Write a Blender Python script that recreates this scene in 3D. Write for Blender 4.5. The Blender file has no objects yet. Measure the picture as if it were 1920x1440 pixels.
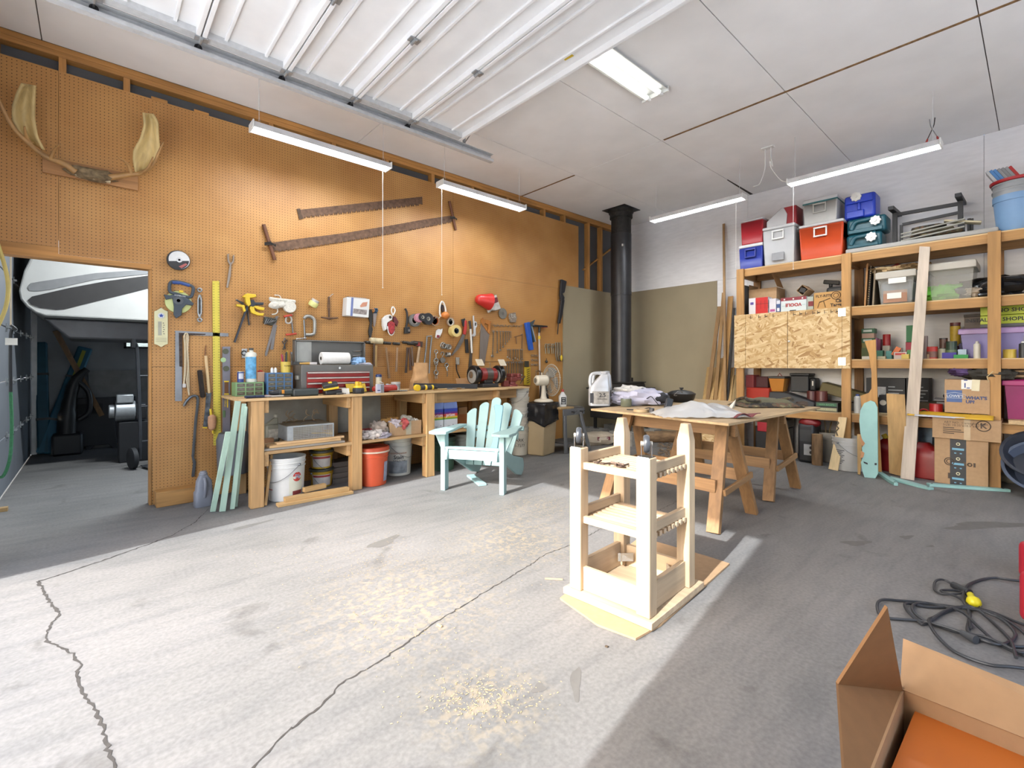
import bpy, math, random
from math import sin, cos, pi, radians as rad
from mathutils import Vector as V, Matrix as Mx, noise as NZ
random.seed(7)
SC = bpy.context.scene
COL = SC.collection
F = 882.05; YAW = rad(48.366); CY = 684.4; CX = 960.0; H = 1.175
YP = 4.957; XB = 7.0; CEIL = 3.60; XS = 6.42; XF = -0.61

def ray(px, py):
    r = (px - CX) / F; u = -(py - CY) / F
    return (r * sin(YAW) + cos(YAW), -r * cos(YAW) + sin(YAW), u)
def fl(px, py, z=0.0):
    d = ray(px, py); t = (z - H) / d[2]
    return V((d[0] * t, d[1] * t, z))
def oy(px, py, Y):
    d = ray(px, py); t = Y / d[1]
    return V((d[0] * t, Y, H + d[2] * t))
def ox(px, py, X):
    d = ray(px, py); t = X / d[0]
    return V((X, d[1] * t, H + d[2] * t))

# ---------- materials ----------
_mats = {}
def lin(h):
    h = h.lstrip('#'); o = []
    for i in (0, 2, 4):
        c = int(h[i:i + 2], 16) / 255
        o.append(c / 12.92 if c <= .04045 else ((c + .055) / 1.055) ** 2.4)
    return o
def base(key):
    m = bpy.data.materials.new(key); m.use_nodes = True
    nt = m.node_tree; n = nt.nodes; b = n['Principled BSDF']
    tc = n.new('ShaderNodeTexCoord'); mp = n.new('ShaderNodeMapping')
    nt.links.new(tc.outputs['Object'], mp.inputs['Vector'])
    return m, nt, n, b, mp
def ramp(n, a, c, p0=.3, p1=.7):
    r = n.new('ShaderNodeValToRGB')
    r.color_ramp.elements[0].position = p0; r.color_ramp.elements[1].position = p1
    r.color_ramp.elements[0].color = (*a, 1); r.color_ramp.elements[1].color = (*c, 1)
    return r
KA = .82
def sc3(c, k): return [min(1, x * k) for x in c]
def mt(h, rough=.55, metal=0, var=.12, sc=9, bump=0, stretch=(1, 1, 1), alpha=1, trans=0, detail=4):
    key = f'm_{h}_{rough}_{metal}_{var}_{sc}_{bump}_{stretch}_{alpha}_{trans}'
    if key in _mats: return _mats[key]
    m, nt, n, b, mp = base('surface_' + h.strip('#'))
    c = sc3(lin(h), KA)
    mp.inputs['Scale'].default_value = [s * sc for s in stretch]
    nz = n.new('ShaderNodeTexNoise'); nz.inputs['Detail'].default_value = detail; nz.inputs['Scale'].default_value = 1
    nt.links.new(mp.outputs[0], nz.inputs['Vector'])
    r = ramp(n, sc3(c, 1 - var), sc3(c, 1 + var))
    nt.links.new(nz.outputs['Fac'], r.inputs[0]); nt.links.new(r.outputs[0], b.inputs['Base Color'])
    b.inputs['Roughness'].default_value = rough; b.inputs['Metallic'].default_value = metal
    b.inputs['Alpha'].default_value = alpha
    b.inputs['Transmission Weight'].default_value = trans
    if bump:
        bp = n.new('ShaderNodeBump'); bp.inputs['Strength'].default_value = bump; bp.inputs['Distance'].default_value = .01
        nt.links.new(nz.outputs['Fac'], bp.inputs['Height']); nt.links.new(bp.outputs[0], b.inputs['Normal'])
    _mats[key] = m
    return m
def wood(h='#C89F6B', ax='x', dark=.72, rough=.6, sc=1.0, grey=0):
    key = f'w_{h}_{ax}_{dark}_{sc}'
    if key in _mats: return _mats[key]
    m, nt, n, b, mp = base('wood_' + h.strip('#') + ax)
    c = sc3(lin(h), KA); s = [38 * sc] * 3; s['xyz'.index(ax)] = 2.2 * sc
    mp.inputs['Scale'].default_value = s
    nz = n.new('ShaderNodeTexNoise'); nz.inputs['Detail'].default_value = 5; nz.inputs['Scale'].default_value = 1
    nz.inputs['Distortion'].default_value = .6
    nt.links.new(mp.outputs[0], nz.inputs['Vector'])
    r = ramp(n, sc3(c, dark), sc3(c, 1.1), .28, .62)
    mp2 = n.new('ShaderNodeMapping'); s2 = [7.0] * 3; s2['xyz'.index(ax)] = 1.6
    mp2.inputs['Scale'].default_value = s2
    nt.links.new(n['Texture Coordinate'].outputs['Object'], mp2.inputs['Vector'])
    nz2 = n.new('ShaderNodeTexNoise'); nz2.inputs['Scale'].default_value = 1
    nt.links.new(mp2.outputs[0], nz2.inputs['Vector'])
    r2 = ramp(n, (.80, .78, .76), (1.12, 1.1, 1.08), .3, .7)
    mx = n.new('ShaderNodeMix'); mx.data_type = 'RGBA'; mx.blend_type = 'MULTIPLY'; mx.inputs[0].default_value = 1
    nt.links.new(nz.outputs['Fac'], r.inputs[0]); nt.links.new(nz2.outputs['Fac'], r2.inputs[0])
    nt.links.new(r.outputs[0], mx.inputs[6]); nt.links.new(r2.outputs[0], mx.inputs[7])
    nt.links.new(mx.outputs[2], b.inputs['Base Color'])
    b.inputs['Roughness'].default_value = rough
    _mats[key] = m
    return m
def osb():
    if 'osb' in _mats: return _mats['osb']
    m, nt, n, b, mp = base('oriented_strand_board'); L = nt.links.new; outs = []
    for rot in (.35, -.75, 1.3):
        q = n.new('ShaderNodeMapping'); q.vector_type = 'TEXTURE'; q.inputs['Rotation'].default_value = (rot, .1, .1); q.inputs['Scale'].default_value = (.05, .022, .095)
        L(n['Texture Coordinate'].outputs['Object'], q.inputs['Vector'])
        vo = n.new('ShaderNodeTexVoronoi'); vo.inputs['Scale'].default_value = 1; L(q.outputs[0], vo.inputs['Vector'])
        sp = n.new('ShaderNodeSeparateColor'); L(vo.outputs['Color'], sp.inputs[0]); outs.append(sp)
    cur = outs[0].outputs[0]
    for k in (1, 2):
        g = n.new('ShaderNodeMath'); g.operation = 'GREATER_THAN'; g.inputs[1].default_value = .5; L(outs[k].outputs[1], g.inputs[0])
        mx = n.new('ShaderNodeMix'); L(g.outputs[0], mx.inputs[0]); L(cur, mx.inputs[2]); L(outs[k].outputs[0], mx.inputs[3]); cur = mx.outputs[0]
    r = ramp(n, lin('#8C683E'), lin('#CDB58C'), 0, 1); e = r.color_ramp.elements.new(.12); e.color = (*lin('#A98856'), 1)
    L(cur, r.inputs[0]); L(r.outputs[0], b.inputs['Base Color']); b.inputs['Roughness'].default_value = .6
    _mats['osb'] = m
    return m
def emis(h, s):
    key = f'e{h}{s}'
    if key in _mats: return _mats[key]
    m, nt, n, b, mp = base('lit_' + h.strip('#'))
    nz = n.new('ShaderNodeTexNoise'); nt.links.new(mp.outputs[0], nz.inputs['Vector'])
    r = ramp(n, sc3(lin(h), .97), lin(h)); nt.links.new(nz.outputs['Fac'], r.inputs[0])
    nt.links.new(r.outputs[0], b.inputs['Emission Color']); b.inputs['Emission Strength'].default_value = s
    _mats[key] = m
    return m

# ---------- mesh builder ----------
class B:
    def __init__(s): s.v = []; s.f = []
    def add(s, vs, fs):
        k = len(s.v); s.v += [tuple(p) for p in vs]; s.f += [[i + k for i in q] for q in fs]; return s
    def box(s, x0, y0, z0, x1, y1, z1):
        if x0 > x1: x0, x1 = x1, x0
        if y0 > y1: y0, y1 = y1, y0
        if z0 > z1: z0, z1 = z1, z0
        return s.add([(x, y, z) for z in (z0, z1) for y in (y0, y1) for x in (x0, x1)],
                     [(0, 2, 3, 1), (4, 5, 7, 6), (0, 1, 5, 4), (2, 6, 7, 3), (0, 4, 6, 2), (1, 3, 7, 5)])
    def cbox(s, c, sz): return s.box(*[c[i] - sz[i] / 2 for i in range(3)], *[c[i] + sz[i] / 2 for i in range(3)])
    def obox(s, c, sz, e):
        k = len(s.v); s.cbox((0, 0, 0), sz)
        from mathutils import Euler
        R = Euler(e).to_matrix()
        for i in range(k, len(s.v)): s.v[i] = tuple(R @ V(s.v[i]) + V(c))
        return s
    def beam(s, p, q, w, h, up=(0, 0, 1)):
        p = V(p); q = V(q); d = (q - p).normalized(); sd = d.cross(V(up)).normalized(); u = sd.cross(d)
        vs = []
        for o in (p, q):
            for a, b in ((-1, -1), (1, -1), (1, 1), (-1, 1)): vs.append(o + sd * (a * w / 2) + u * (b * h / 2))
        return s.add(vs, [(0, 1, 2, 3), (7, 6, 5, 4), (0, 4, 5, 1), (1, 5, 6, 2), (2, 6, 7, 3), (3, 7, 4, 0)])
    def tube(s, pts, r, n=8, closed=False):
        P = [V(p) for p in pts]; m = len(P); R = r if isinstance(r, (list, tuple)) else [r] * m
        vs = []; fs = []; u = None
        for i in range(m):
            if closed: t = P[(i + 1) % m] - P[i - 1]
            else: t = P[min(i + 1, m - 1)] - P[max(i - 1, 0)]
            if t.length < 1e-9: t = V((0, 0, 1))
            t.normalize()
            if u is None:
                u = t.orthogonal().normalized()
            else:
                u = u - t * u.dot(t)
                u = u.normalized() if u.length > 1e-6 else t.orthogonal().normalized()
            w = t.cross(u)
            for j in range(n):
                a = 2 * pi * j / n; vs.append(P[i] + (u * cos(a) + w * sin(a)) * R[i])
        for i in range(m if closed else m - 1):
            i2 = (i + 1) % m
            for j in range(n):
                j2 = (j + 1) % n; fs.append((i * n + j, i * n + j2, i2 * n + j2, i2 * n + j))
        if not closed: fs.append(tuple(range(n - 1, -1, -1))); fs.append(tuple((m - 1) * n + j for j in range(n)))
        return s.add(vs, fs)
    def cyl(s, p, q, r, r2=None, n=20): return s.tube([p, q], [r, r if r2 is None else r2], n)
    def ring(s, c, R, r, ax='y', n=24, k=8, a0=0, a1=2 * pi):
        full = abs(a1 - a0 - 2 * pi) < 1e-6; pts = []
        m = n if full else n + 1
        for i in range(m):
            a = a0 + (a1 - a0) * i / n; x, y = R * cos(a), R * sin(a)
            pts.append({'y': (c[0] + x, c[1], c[2] + y), 'z': (c[0] + x, c[1] + y, c[2]), 'x': (c[0], c[1] + x, c[2] + y)}[ax])
        return s.tube(pts, r, k, full)
    def lathe(s, prof, n=28, c=(0, 0, 0), ax='z', a0=0, a1=2 * pi):
        full = abs(a1 - a0 - 2 * pi) < 1e-6; m = n if full else n + 1; vs = []; fs = []
        for r, z in prof:
            for j in range(m):
                a = a0 + (a1 - a0) * j / n; x, y = r * cos(a), r * sin(a)
                p = {'z': (x, y, z), 'y': (x, -z, y), 'x': (z, x, y)}[ax]
                vs.append((p[0] + c[0], p[1] + c[1], p[2] + c[2]))
        for i in range(len(prof) - 1):
            for j in range(n):
                j2 = (j + 1) % m; fs.append((i * m + j, i * m + j2, (i + 1) * m + j2, (i + 1) * m + j))
        if full:
            if prof[0][0] > 1e-5: fs.append(tuple(range(m - 1, -1, -1)))
            if prof[-1][0] > 1e-5: fs.append(tuple((len(prof) - 1) * m + j for j in range(m)))
        return s.add(vs, fs)
    def prism(s, pts, d0, d1, pl='xz'):
        n = len(pts)
        g = {'xz': lambda a, b, d: (a, d, b), 'xy': lambda a, b, d: (a, b, d), 'yz': lambda a, b, d: (d, a, b)}[pl]
        vs = [g(a, b, d0) for a, b in pts] + [g(a, b, d1) for a, b in pts]
        fs = [tuple(range(n)), tuple(range(2 * n - 1, n - 1, -1))]
        fs += [(i, i + n, (i + 1) % n + n, (i + 1) % n) for i in range(n)]
        return s.add(vs, fs)
    def sph(s, c, r, nu=16, nv=10, jit=0, seed=0, e=1.0):
        if not isinstance(r, (tuple, list)): r = (r, r, r)
        vs = []; fs = []
        pw = lambda x: math.copysign(abs(x) ** e, x)
        for i in range(nv + 1):
            th = pi * i / nv
            for j in range(nu):
                ph = 2 * pi * j / nu
                d = V((pw(sin(th)) * pw(cos(ph)), pw(sin(th)) * pw(sin(ph)), pw(cos(th))))
                k = 1 + jit * NZ.noise(d * 2.1 + V((seed, seed * 1.7, 0))) + jit * .6 * NZ.noise(d * 5 + V((0, seed, seed)))
                vs.append((c[0] + d.x * r[0] * k, c[1] + d.y * r[1] * k, c[2] + d.z * r[2] * k))
        for i in range(nv):
            for j in range(nu):
                j2 = (j + 1) % nu; fs.append((i * nu + j, (i + 1) * nu + j, (i + 1) * nu + j2, i * nu + j2))
        return s.add(vs, fs)
    def grid(s, fn, nu, nv):
        vs = [fn(i / nu, j / nv) for j in range(nv + 1) for i in range(nu + 1)]
        fs = [(j * (nu + 1) + i, j * (nu + 1) + i + 1, (j + 1) * (nu + 1) + i + 1, (j + 1) * (nu + 1) + i) for j in range(nv) for i in range(nu)]
        return s.add(vs, fs)
    def loft(s, rings, cap=True):
        n = len(rings[0]); vs = [p for r in rings for p in r]
        fs = [(i * n + j, i * n + (j + 1) % n, (i + 1) * n + (j + 1) % n, (i + 1) * n + j) for i in range(len(rings) - 1) for j in range(n)]
        if cap: fs += [tuple(range(n - 1, -1, -1)), tuple((len(rings) - 1) * n + j for j in range(n))]
        return s.add(vs, fs)
    def txt(s, t, size, at=(0, 0, 0), face='xz', cyl=None, align='CENTER', ext=.0006, rot=0, bold=0):
        cu = bpy.data.curves.new('t', 'FONT'); cu.body = t; cu.size = size; cu.align_x = align; cu.align_y = 'CENTER'
        cu.extrude = ext; cu.offset = bold; cu.resolution_u = 2
        o = bpy.data.objects.new('t', cu); me = bpy.data.meshes.new_from_object(o)
        vs = []
        for v in me.vertices:
            x, y, z = v.co
            x, y = x * cos(rot) - y * sin(rot), x * sin(rot) + y * cos(rot)
            if cyl:
                R, a0 = cyl; a = a0 + x / R
                p = ((R + z + .0008) * sin(a), -(R + z + .0008) * cos(a), y)
            else:
                p = {'xz': (x, -z - ext, y), 'xy': (x, y, z + ext), 'yz-': (-z - ext, -x, y), 'yz+': (z + ext, x, y)}[face]
            vs.append((p[0] + at[0], p[1] + at[1], p[2] + at[2]))
        s.add(vs, [list(p.vertices) for p in me.polygons])
        bpy.data.meshes.remove(me); bpy.data.objects.remove(o); bpy.data.curves.remove(cu)
        return s
    def xf(s, M, k=0):
        for i in range(k, len(s.v)): s.v[i] = tuple(M @ V(s.v[i]))
        return s
    def obj(s, name, mat, parent=None, bev=0, smooth=38, loc=None, label=None, solid=0, sub=0, seg=2):
        me = bpy.data.meshes.new(name); me.from_pydata(s.v, [], s.f); me.validate(); 
        import bmesh
        bm = bmesh.new(); bm.from_mesh(me); bmesh.ops.recalc_face_normals(bm, faces=bm.faces); bm.to_mesh(me); bm.free()
        if smooth:
            for p in me.polygons: p.use_smooth = True
            me.set_sharp_from_angle(angle=rad(smooth))
        o = bpy.data.objects.new(name, me); COL.objects.link(o); me.materials.append(mat)
        if parent: o.parent = parent
        if loc is not None: o.location = loc
        if solid:
            md = o.modifiers.new('thickness', 'SOLIDIFY'); md.thickness = solid; md.offset = 0
        if sub:
            md = o.modifiers.new('subdivision', 'SUBSURF'); md.levels = md.render_levels = sub
        if bev:
            md = o.modifiers.new('bevel', 'BEVEL'); md.width = bev; md.segments = seg; md.limit_method = 'ANGLE'; md.angle_limit = rad(40)
        if label: o['label'] = label
        return o

def tag(o, label, cat, group=None, kind=None):
    o['label'] = label; o['category'] = cat
    if group: o['group'] = group
    if kind: o['kind'] = kind
    return o
def T(name, label, cat, loc=(0, 0, 0), rz=0, group=None, rot=None):
    o = bpy.data.objects.new(name, None); COL.objects.link(o); o.empty_display_size = .05
    o.location = loc; o.rotation_euler = rot or (0, 0, rz)
    return tag(o, label, cat, group)
def struct(o): o['kind'] = 'structure'; return o
def root(name, loc=(0, 0, 0)):
    o = bpy.data.objects.new(name, None); COL.objects.link(o); o.location = loc; o['kind'] = 'structure'; return o
def dup(o, loc=None, rz=None, label=None, group=None):
    c = o.copy(); COL.objects.link(c)
    if loc is not None: c.location = loc
    if rz is not None: c.rotation_euler = (0, 0, rz)
    if label: c['label'] = label
    if group: c['group'] = group
    def kids(a, b):
        for ch in a.children:
            d = ch.copy(); d.parent = b; COL.objects.link(d); kids(ch, d)
    kids(o, c)
    return c
def PW(px, py, d=.004): return oy(px, py, YP - d)         # a point on the pegboard
def wall(name, label, cat, px, py, group=None, d=.004):
    """a thing hung on the pegboard; returns it and a map from pixels to its local (x, z)"""
    o = PW(px, py, d); t = T(name, label, cat, o, 0, group)
    return t, (lambda a, b: (lambda p: (p.x - o.x, p.z - o.z))(PW(a, b, d)))
def onx(name, label, cat, px, py, X, group=None):
    """a thing facing the viewer on a plane x = X; local x runs right along the shelf"""
    o = ox(px, py, X); t = T(name, label, cat, o, -pi / 2, group)
    return t, (lambda a, b: (lambda p: (o.y - p.y, p.z - o.z))(ox(a, b, X)))
def pl(f, *pts): return [f(a, b) for a, b in pts]
def p3(f, y, *pts): return [(f(a, b)[0], y, f(a, b)[1]) for a, b in pts]
def smooth_path(pts, k=6, closed=False):
    P = [V(p) for p in pts]; n = len(P); out = []
    rng = range(n if closed else n - 1)
    for i in rng:
        a = P[i - 1] if (closed or i > 0) else P[i]; b = P[i]; c = P[(i + 1) % n]
        d = P[(i + 2) % n] if (closed or i + 2 < n) else c
        for j in range(k):
            t = j / k
            out.append(.5 * ((2 * b) + (c - a) * t + (2 * a - 5 * b + 4 * c - d) * t * t + (3 * b - a - 3 * c + d) * t ** 3))
    if not closed: out.append(P[-1])
    return out

# palette
STEEL = mt('#8E8F90', .35, .9, .15, 14); CHROME = mt('#C9CBCC', .18, 1, .06); DSTEEL = mt('#4A4845', .45, .8, .2, 20)
RUST = mt('#6E5442', .8, .25, .35, 25, .3); BLACK = mt('#1E1E20', .45); WHITE = mt('#E8E8E4', .5, 0, .05)
GALV = mt('#A9ADAF', .4, .6, .1, 30); RED = mt('#B3201E', .4, 0, .1); YEL = mt('#E2BE2A', .4, 0, .08)
CARD = mt('#AF8E6A', .8, 0, .07, 30, .05); CARD2 = mt('#A67C52', .8, 0, .07, 30, .05); PAPER = mt('#E9E6DD', .7, 0, .04)
INK = mt('#23232A', .6); PEGW = '#B97F35'
# ---------- setting ----------
def concrete():
    m, nt, n, b, mp = base('concrete')
    L = nt.links.new
    def noise(s, d=6, dist=0):
        z = n.new('ShaderNodeTexNoise'); z.inputs['Scale'].default_value = s; z.inputs['Detail'].default_value = d
        z.inputs['Distortion'].default_value = dist; L(mp.outputs[0], z.inputs['Vector']); return z
    a = noise(1.1, 8, .4); r1 = ramp(n, lin('#62615F'), lin('#747270'), .3, .7); L(a.outputs['Fac'], r1.inputs[0])
    c = noise(60, 3); r2 = ramp(n, (.82, .82, .82), (1.1, 1.1, 1.1), .3, .7); L(c.outputs['Fac'], r2.inputs[0])
    mpb = n.new('ShaderNodeMapping'); mpb.inputs['Scale'].default_value = (1.0, 5.5, 1); mpb.inputs['Rotation'].default_value = (0, 0, .35)
    L(n['Texture Coordinate'].outputs['Object'], mpb.inputs['Vector'])
    d = n.new('ShaderNodeTexNoise'); d.inputs['Scale'].default_value = 2.2; d.inputs['Detail'].default_value = 7; L(mpb.outputs[0], d.inputs['Vector'])
    r3 = ramp(n, (.87, .87, .88), (1.04, 1.03, 1.02), .33, .55); L(d.outputs['Fac'], r3.inputs[0])
    st = noise(3.1, 5, .8); r4 = ramp(n, (.72, .71, .7), (1, 1, 1), .28, .36); L(st.outputs['Fac'], r4.inputs[0])
    cur = r1.outputs[0]
    for r in (r2, r3, r4):
        mx = n.new('ShaderNodeMix'); mx.data_type = 'RGBA'; mx.blend_type = 'MULTIPLY'; mx.inputs[0].default_value = 1
        L(cur, mx.inputs[6]); L(r.outputs[0], mx.inputs[7]); cur = mx.outputs[2]
    # dusting of sawdust over part of the slab
    for (px, py, rad_, amt) in ((760, 1130, .62, .42), (960, 1010, .55, .42), (905, 1310, .30, .4), (1000, 950, .45, .25)):
        q = fl(px, py); vd = n.new('ShaderNodeVectorMath'); vd.operation = 'DISTANCE'; vd.inputs[1].default_value = q
        L(n['Texture Coordinate'].outputs['Object'], vd.inputs[0])
        mr = n.new('ShaderNodeMapRange'); mr.inputs[1].default_value = rad_; mr.inputs[2].default_value = rad_ * .25; mr.inputs[3].default_value = 0; mr.inputs[4].default_value = amt
        L(vd.outputs['Value'], mr.inputs[0])
        nn = noise(26, 4, .5); rr = ramp(n, (0, 0, 0), (1, 1, 1), .47, .62); L(nn.outputs['Fac'], rr.inputs[0])
        mm = n.new('ShaderNodeMath'); mm.operation = 'MULTIPLY'; L(mr.outputs[0], mm.inputs[0]); L(rr.outputs[0], mm.inputs[1])
        mx = n.new('ShaderNodeMix'); mx.data_type = 'RGBA'; L(mm.outputs[0], mx.inputs[0]); L(cur, mx.inputs[6])
        mx.inputs[7].default_value = (*lin('#9A8A6C'), 1); cur = mx.outputs[2]
    L(cur, b.inputs['Base Color']); b.inputs['Roughness'].default_value = .75
    bp = n.new('ShaderNodeBump'); bp.inputs['Strength'].default_value = .15; bp.inputs['Distance'].default_value = .003
    L(c.outputs['Fac'], bp.inputs['Height']); L(bp.outputs[0], b.inputs['Normal'])
    return m
CONC = concrete()
def peg():
    m, nt, n, b, mp = base('pegboard')
    L = nt.links.new
    nz = n.new('ShaderNodeTexNoise'); nz.inputs['Scale'].default_value = 2.3; nz.inputs['Detail'].default_value = 6; L(mp.outputs[0], nz.inputs['Vector'])
    r = ramp(n, lin('#A0703A'), lin('#B2844B'), .3, .7); L(nz.outputs['Fac'], r.inputs[0])
    sx = n.new('ShaderNodeSeparateXYZ'); L(mp.outputs[0], sx.inputs[0])
    sq = []
    for k, off in ((0, .013), (2, .0075)):
        d = n.new('ShaderNodeMath'); d.operation = 'DIVIDE'; d.inputs[1].default_value = .0254; L(sx.outputs[k], d.inputs[0])
        f = n.new('ShaderNodeMath'); f.operation = 'FRACT'; L(d.outputs[0], f.inputs[0])
        g = n.new('ShaderNodeMath'); g.operation = 'SUBTRACT'; g.inputs[1].default_value = .5; L(f.outputs[0], g.inputs[0])
        h = n.new('ShaderNodeMath'); h.operation = 'MULTIPLY'; L(g.outputs[0], h.inputs[0]); L(g.outputs[0], h.inputs[1]); sq.append(h)
    ad = n.new('ShaderNodeMath'); ad.operation = 'ADD'; L(sq[0].outputs[0], ad.inputs[0]); L(sq[1].outputs[0], ad.inputs[1])
    lt = n.new('ShaderNodeMath'); lt.operation = 'LESS_THAN'; lt.inputs[1].default_value = .0165; L(ad.outputs[0], lt.inputs[0])
    mx = n.new('ShaderNodeMix'); mx.data_type = 'RGBA'; L(lt.outputs[0], mx.inputs[0]); L(r.outputs[0], mx.inputs[6])
    mx.inputs[7].default_value = (*lin('#3A2410'), 1); L(mx.outputs[2], b.inputs['Base Color'])
    b.inputs['Roughness'].default_value = .5
    return m
PEG = peg()
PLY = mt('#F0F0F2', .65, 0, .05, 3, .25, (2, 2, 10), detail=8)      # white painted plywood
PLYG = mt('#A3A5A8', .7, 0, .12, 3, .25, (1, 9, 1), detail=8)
GYP = mt('#9E9279', .75, 0, .05, 2.5)
STUD = {a: wood('#BC8748', a) for a in 'xyz'}
BEN = {a: wood('#C39B69', a, .78) for a in 'xyz'}
DARKB = mt('#5B5D60', .8, 0, .15, 2)

floor = struct(B().box(XF, -2.6, -.12, XB + .1, 9.0, 0).obj('floor', CONC, smooth=0))
# cracks and stains belong to the slab
def ribbon(pts, w0, w1, z=.0012, seed=1):
    rnd = random.Random(seed); P = []
    for i in range(len(pts) - 1):
        a = fl(*pts[i]); c = fl(*pts[i + 1]); k = max(2, int((c - a).length / .018))
        for j in range(k):
            t = j / k; p = a.lerp(c, t); P.append(p + V((rnd.uniform(-1, 1), rnd.uniform(-1, 1), 0)) * .006)
    P.append(fl(*pts[-1])); b = B(); vs = []; n = len(P)
    for i, p in enumerate(P):
        d = (P[min(i + 1, n - 1)] - P[max(i - 1, 0)]); d = V((-d.y, d.x, 0)).normalized()
        w = (w0 + (w1 - w0) * i / n) * rnd.uniform(.4, 1.5) / 2
        vs += [(p.x + d.x * w, p.y + d.y * w, z), (p.x - d.x * w, p.y - d.y * w, z)]
    b.add(vs, [(2 * i, 2 * i + 1, 2 * i + 3, 2 * i + 2) for i in range(n - 1)])
    return b
CRK = mt('#3B3733', .95, 0, .2, 40)
ribbon([(390, 955), (365, 980), (320, 1005), (225, 1040), (130, 1072), (72, 1090)], .004, .013, seed=2).obj('crack', CRK, floor, smooth=0)
ribbon([(72, 1090), (85, 1118), (110, 1153), (86, 1185), (88, 1202), (135, 1226), (152, 1247), (144, 1262), (152, 1295), (180, 1335), (192, 1362), (205, 1420), (230, 1470)], .011, .008, seed=3).obj('crack', CRK, floor, smooth=0)
ribbon([(548, 1365), (612, 1315), (640, 1280), (700, 1248), (810, 1172), (880, 1128), (990, 1062), (1020, 1040), (1070, 1022), (1130, 990), (1230, 960), (1270, 940), (1290, 925)], .007, .003, seed=4).obj('crack', CRK, floor, smooth=0)
ribbon([(548, 1365), (500, 1410), (450, 1470)], .007, .007, seed=5).obj('crack', CRK, floor, smooth=0)
STN = mt('#66635F', .8, 0, .08, 20)
def blot(px, py, rx, ry, seed, rot=0):
    c = fl(px, py, .0009); rnd = random.Random(seed); vs = []
    for i in range(26):
        a = 2 * pi * i / 26; k = 1 + .35 * sin(3 * a + seed) * rnd.uniform(.4, 1)
        x, y = rx * cos(a) * k, ry * sin(a) * k
        vs.append((c.x + x * cos(rot) - y * sin(rot), c.y + x * sin(rot) + y * cos(rot), .0009))
    return B().add(vs, [tuple(range(26))])
for q in ((1606, 1018, .1, .04, 1, -.6), (1700, 1007, .06, .025, 2, -.3), (1850, 985, .35, .07, 3, -.6), (1080, 1280, .09, .018, 4, .7),
          (1010, 1290, .03, .02, 5), (1745, 1024, .03, .012, 6, -.4), (720, 1016, .13, .05, 7, .3), (470, 985, .14, .03, 8, .2)):
    blot(*q).obj('stain', STN, floor, smooth=0)

def ceilmat():
    m, nt, n, b, mp = base('ceiling_paint'); L = nt.links.new
    nz = n.new('ShaderNodeTexNoise'); nz.inputs['Scale'].default_value = 3; nz.inputs['Detail'].default_value = 8; L(mp.outputs[0], nz.inputs['Vector'])
    r = ramp(n, lin('#E6E6E6'), lin('#EEEEEE'), .3, .7); L(nz.outputs['Fac'], r.inputs[0]); L(r.outputs[0], b.inputs['Base Color'])
    b.inputs['Roughness'].default_value = .75
    return m
cb = B(); ys = [-2.6, -.932, .288, 1.508, 2.728, 3.948, YP]; xs = [XF, -.29, 2.15, 4.59, XB]
for i in range(len(xs) - 1):
    for j in range(len(ys) - 1):
        g = .0035; cb.box(xs[i] + g, ys[j] + g, CEIL, xs[i + 1] - g, ys[j + 1] - g, CEIL + .012)
ceiling = struct(cb.obj('ceiling', ceilmat(), smooth=0))
B().box(XF - .14, -2.74, CEIL + .0125, XB + .04, 9.05, CEIL + .06).obj('backing', mt('#6B655E', .9), ceiling, smooth=0)
B().box(4.575, -2.4, CEIL - .004, 4.60, 2.70, CEIL + .005).obj('joint_strip', mt('#8A6A45', .9, 0, .4, 30), ceiling, smooth=0)
B().box(4.578, 3.96, CEIL - .004, 4.60, YP, CEIL + .005).obj('joint_strip', mt('#8A6A45', .9, 0, .4, 30), ceiling, smooth=0)
B().prism([(6.2, 2.722), (6.2, 2.734), (6.98, 2.75), (6.98, 2.715)], CEIL - .004, CEIL + .004, 'xy').obj('joint_gap', mt('#3A3632', .9), ceiling, smooth=0)
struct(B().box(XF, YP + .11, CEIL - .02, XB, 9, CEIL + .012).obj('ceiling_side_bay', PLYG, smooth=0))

# pegboard wall
DX = PW(285, 800).x; DZ = 2.02; GX = PW(1055, 600).x; PXR = PW(1085, 420).x; SX = PW(850, 480).x
pb = B()
def panel(x0, x1, z0, z1, g=.0012): pb.box(x0 + g, YP, z0 + g, x1 - g, YP + .006, z1 - g)
panel(XF, -.2, DZ + .05, 3.41); pb.box(-.1988, YP, DZ, DX, YP + .006, 3.4088).box(DX, YP, 1.1612, SX - .0012, YP + .006, 3.4088)
panel(DX, SX, 0, 1.16)
panel(SX, PXR, 0, 2.36); panel(SX, PXR, 2.36, 3.41)
wall_left = struct(pb.obj('wall_left', PEG, smooth=0))
B().box(XF, YP + .002, CEIL - .04, XB, YP + .092, CEIL).box(XF, YP + .004, CEIL - .08, XB, YP + .092, CEIL - .041).obj('top_plate', STUD['x'], wall_left, bev=.002, smooth=0)
x = DX + .02; k = 0
for sx in [-.55, -.2, .18] + [DX + .9 + .61 * i for i in range(6)] + [5.05, 5.5, PW(1104, 430).x, PW(1128, 430).x, 6.85]:
    B().box(sx, YP + .007, DZ + .1 if sx < DX else .04, sx + .042, YP + .092, CEIL - .081).obj('stud', STUD['z'], wall_left, smooth=0)
for sx in (.36, .66, 1.35):
    B().box(sx, YP - .002, 3.405, sx + .11, YP + .007, 3.43).obj('block', STUD['x'], wall_left, smooth=0)
B().box(XF, YP + .094, DZ + .12, DX, YP + .104, CEIL).box(DX, YP + .094, 0, XB, YP + .104, CEIL).obj('backing_board', DARKB, wall_left, smooth=0)
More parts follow.
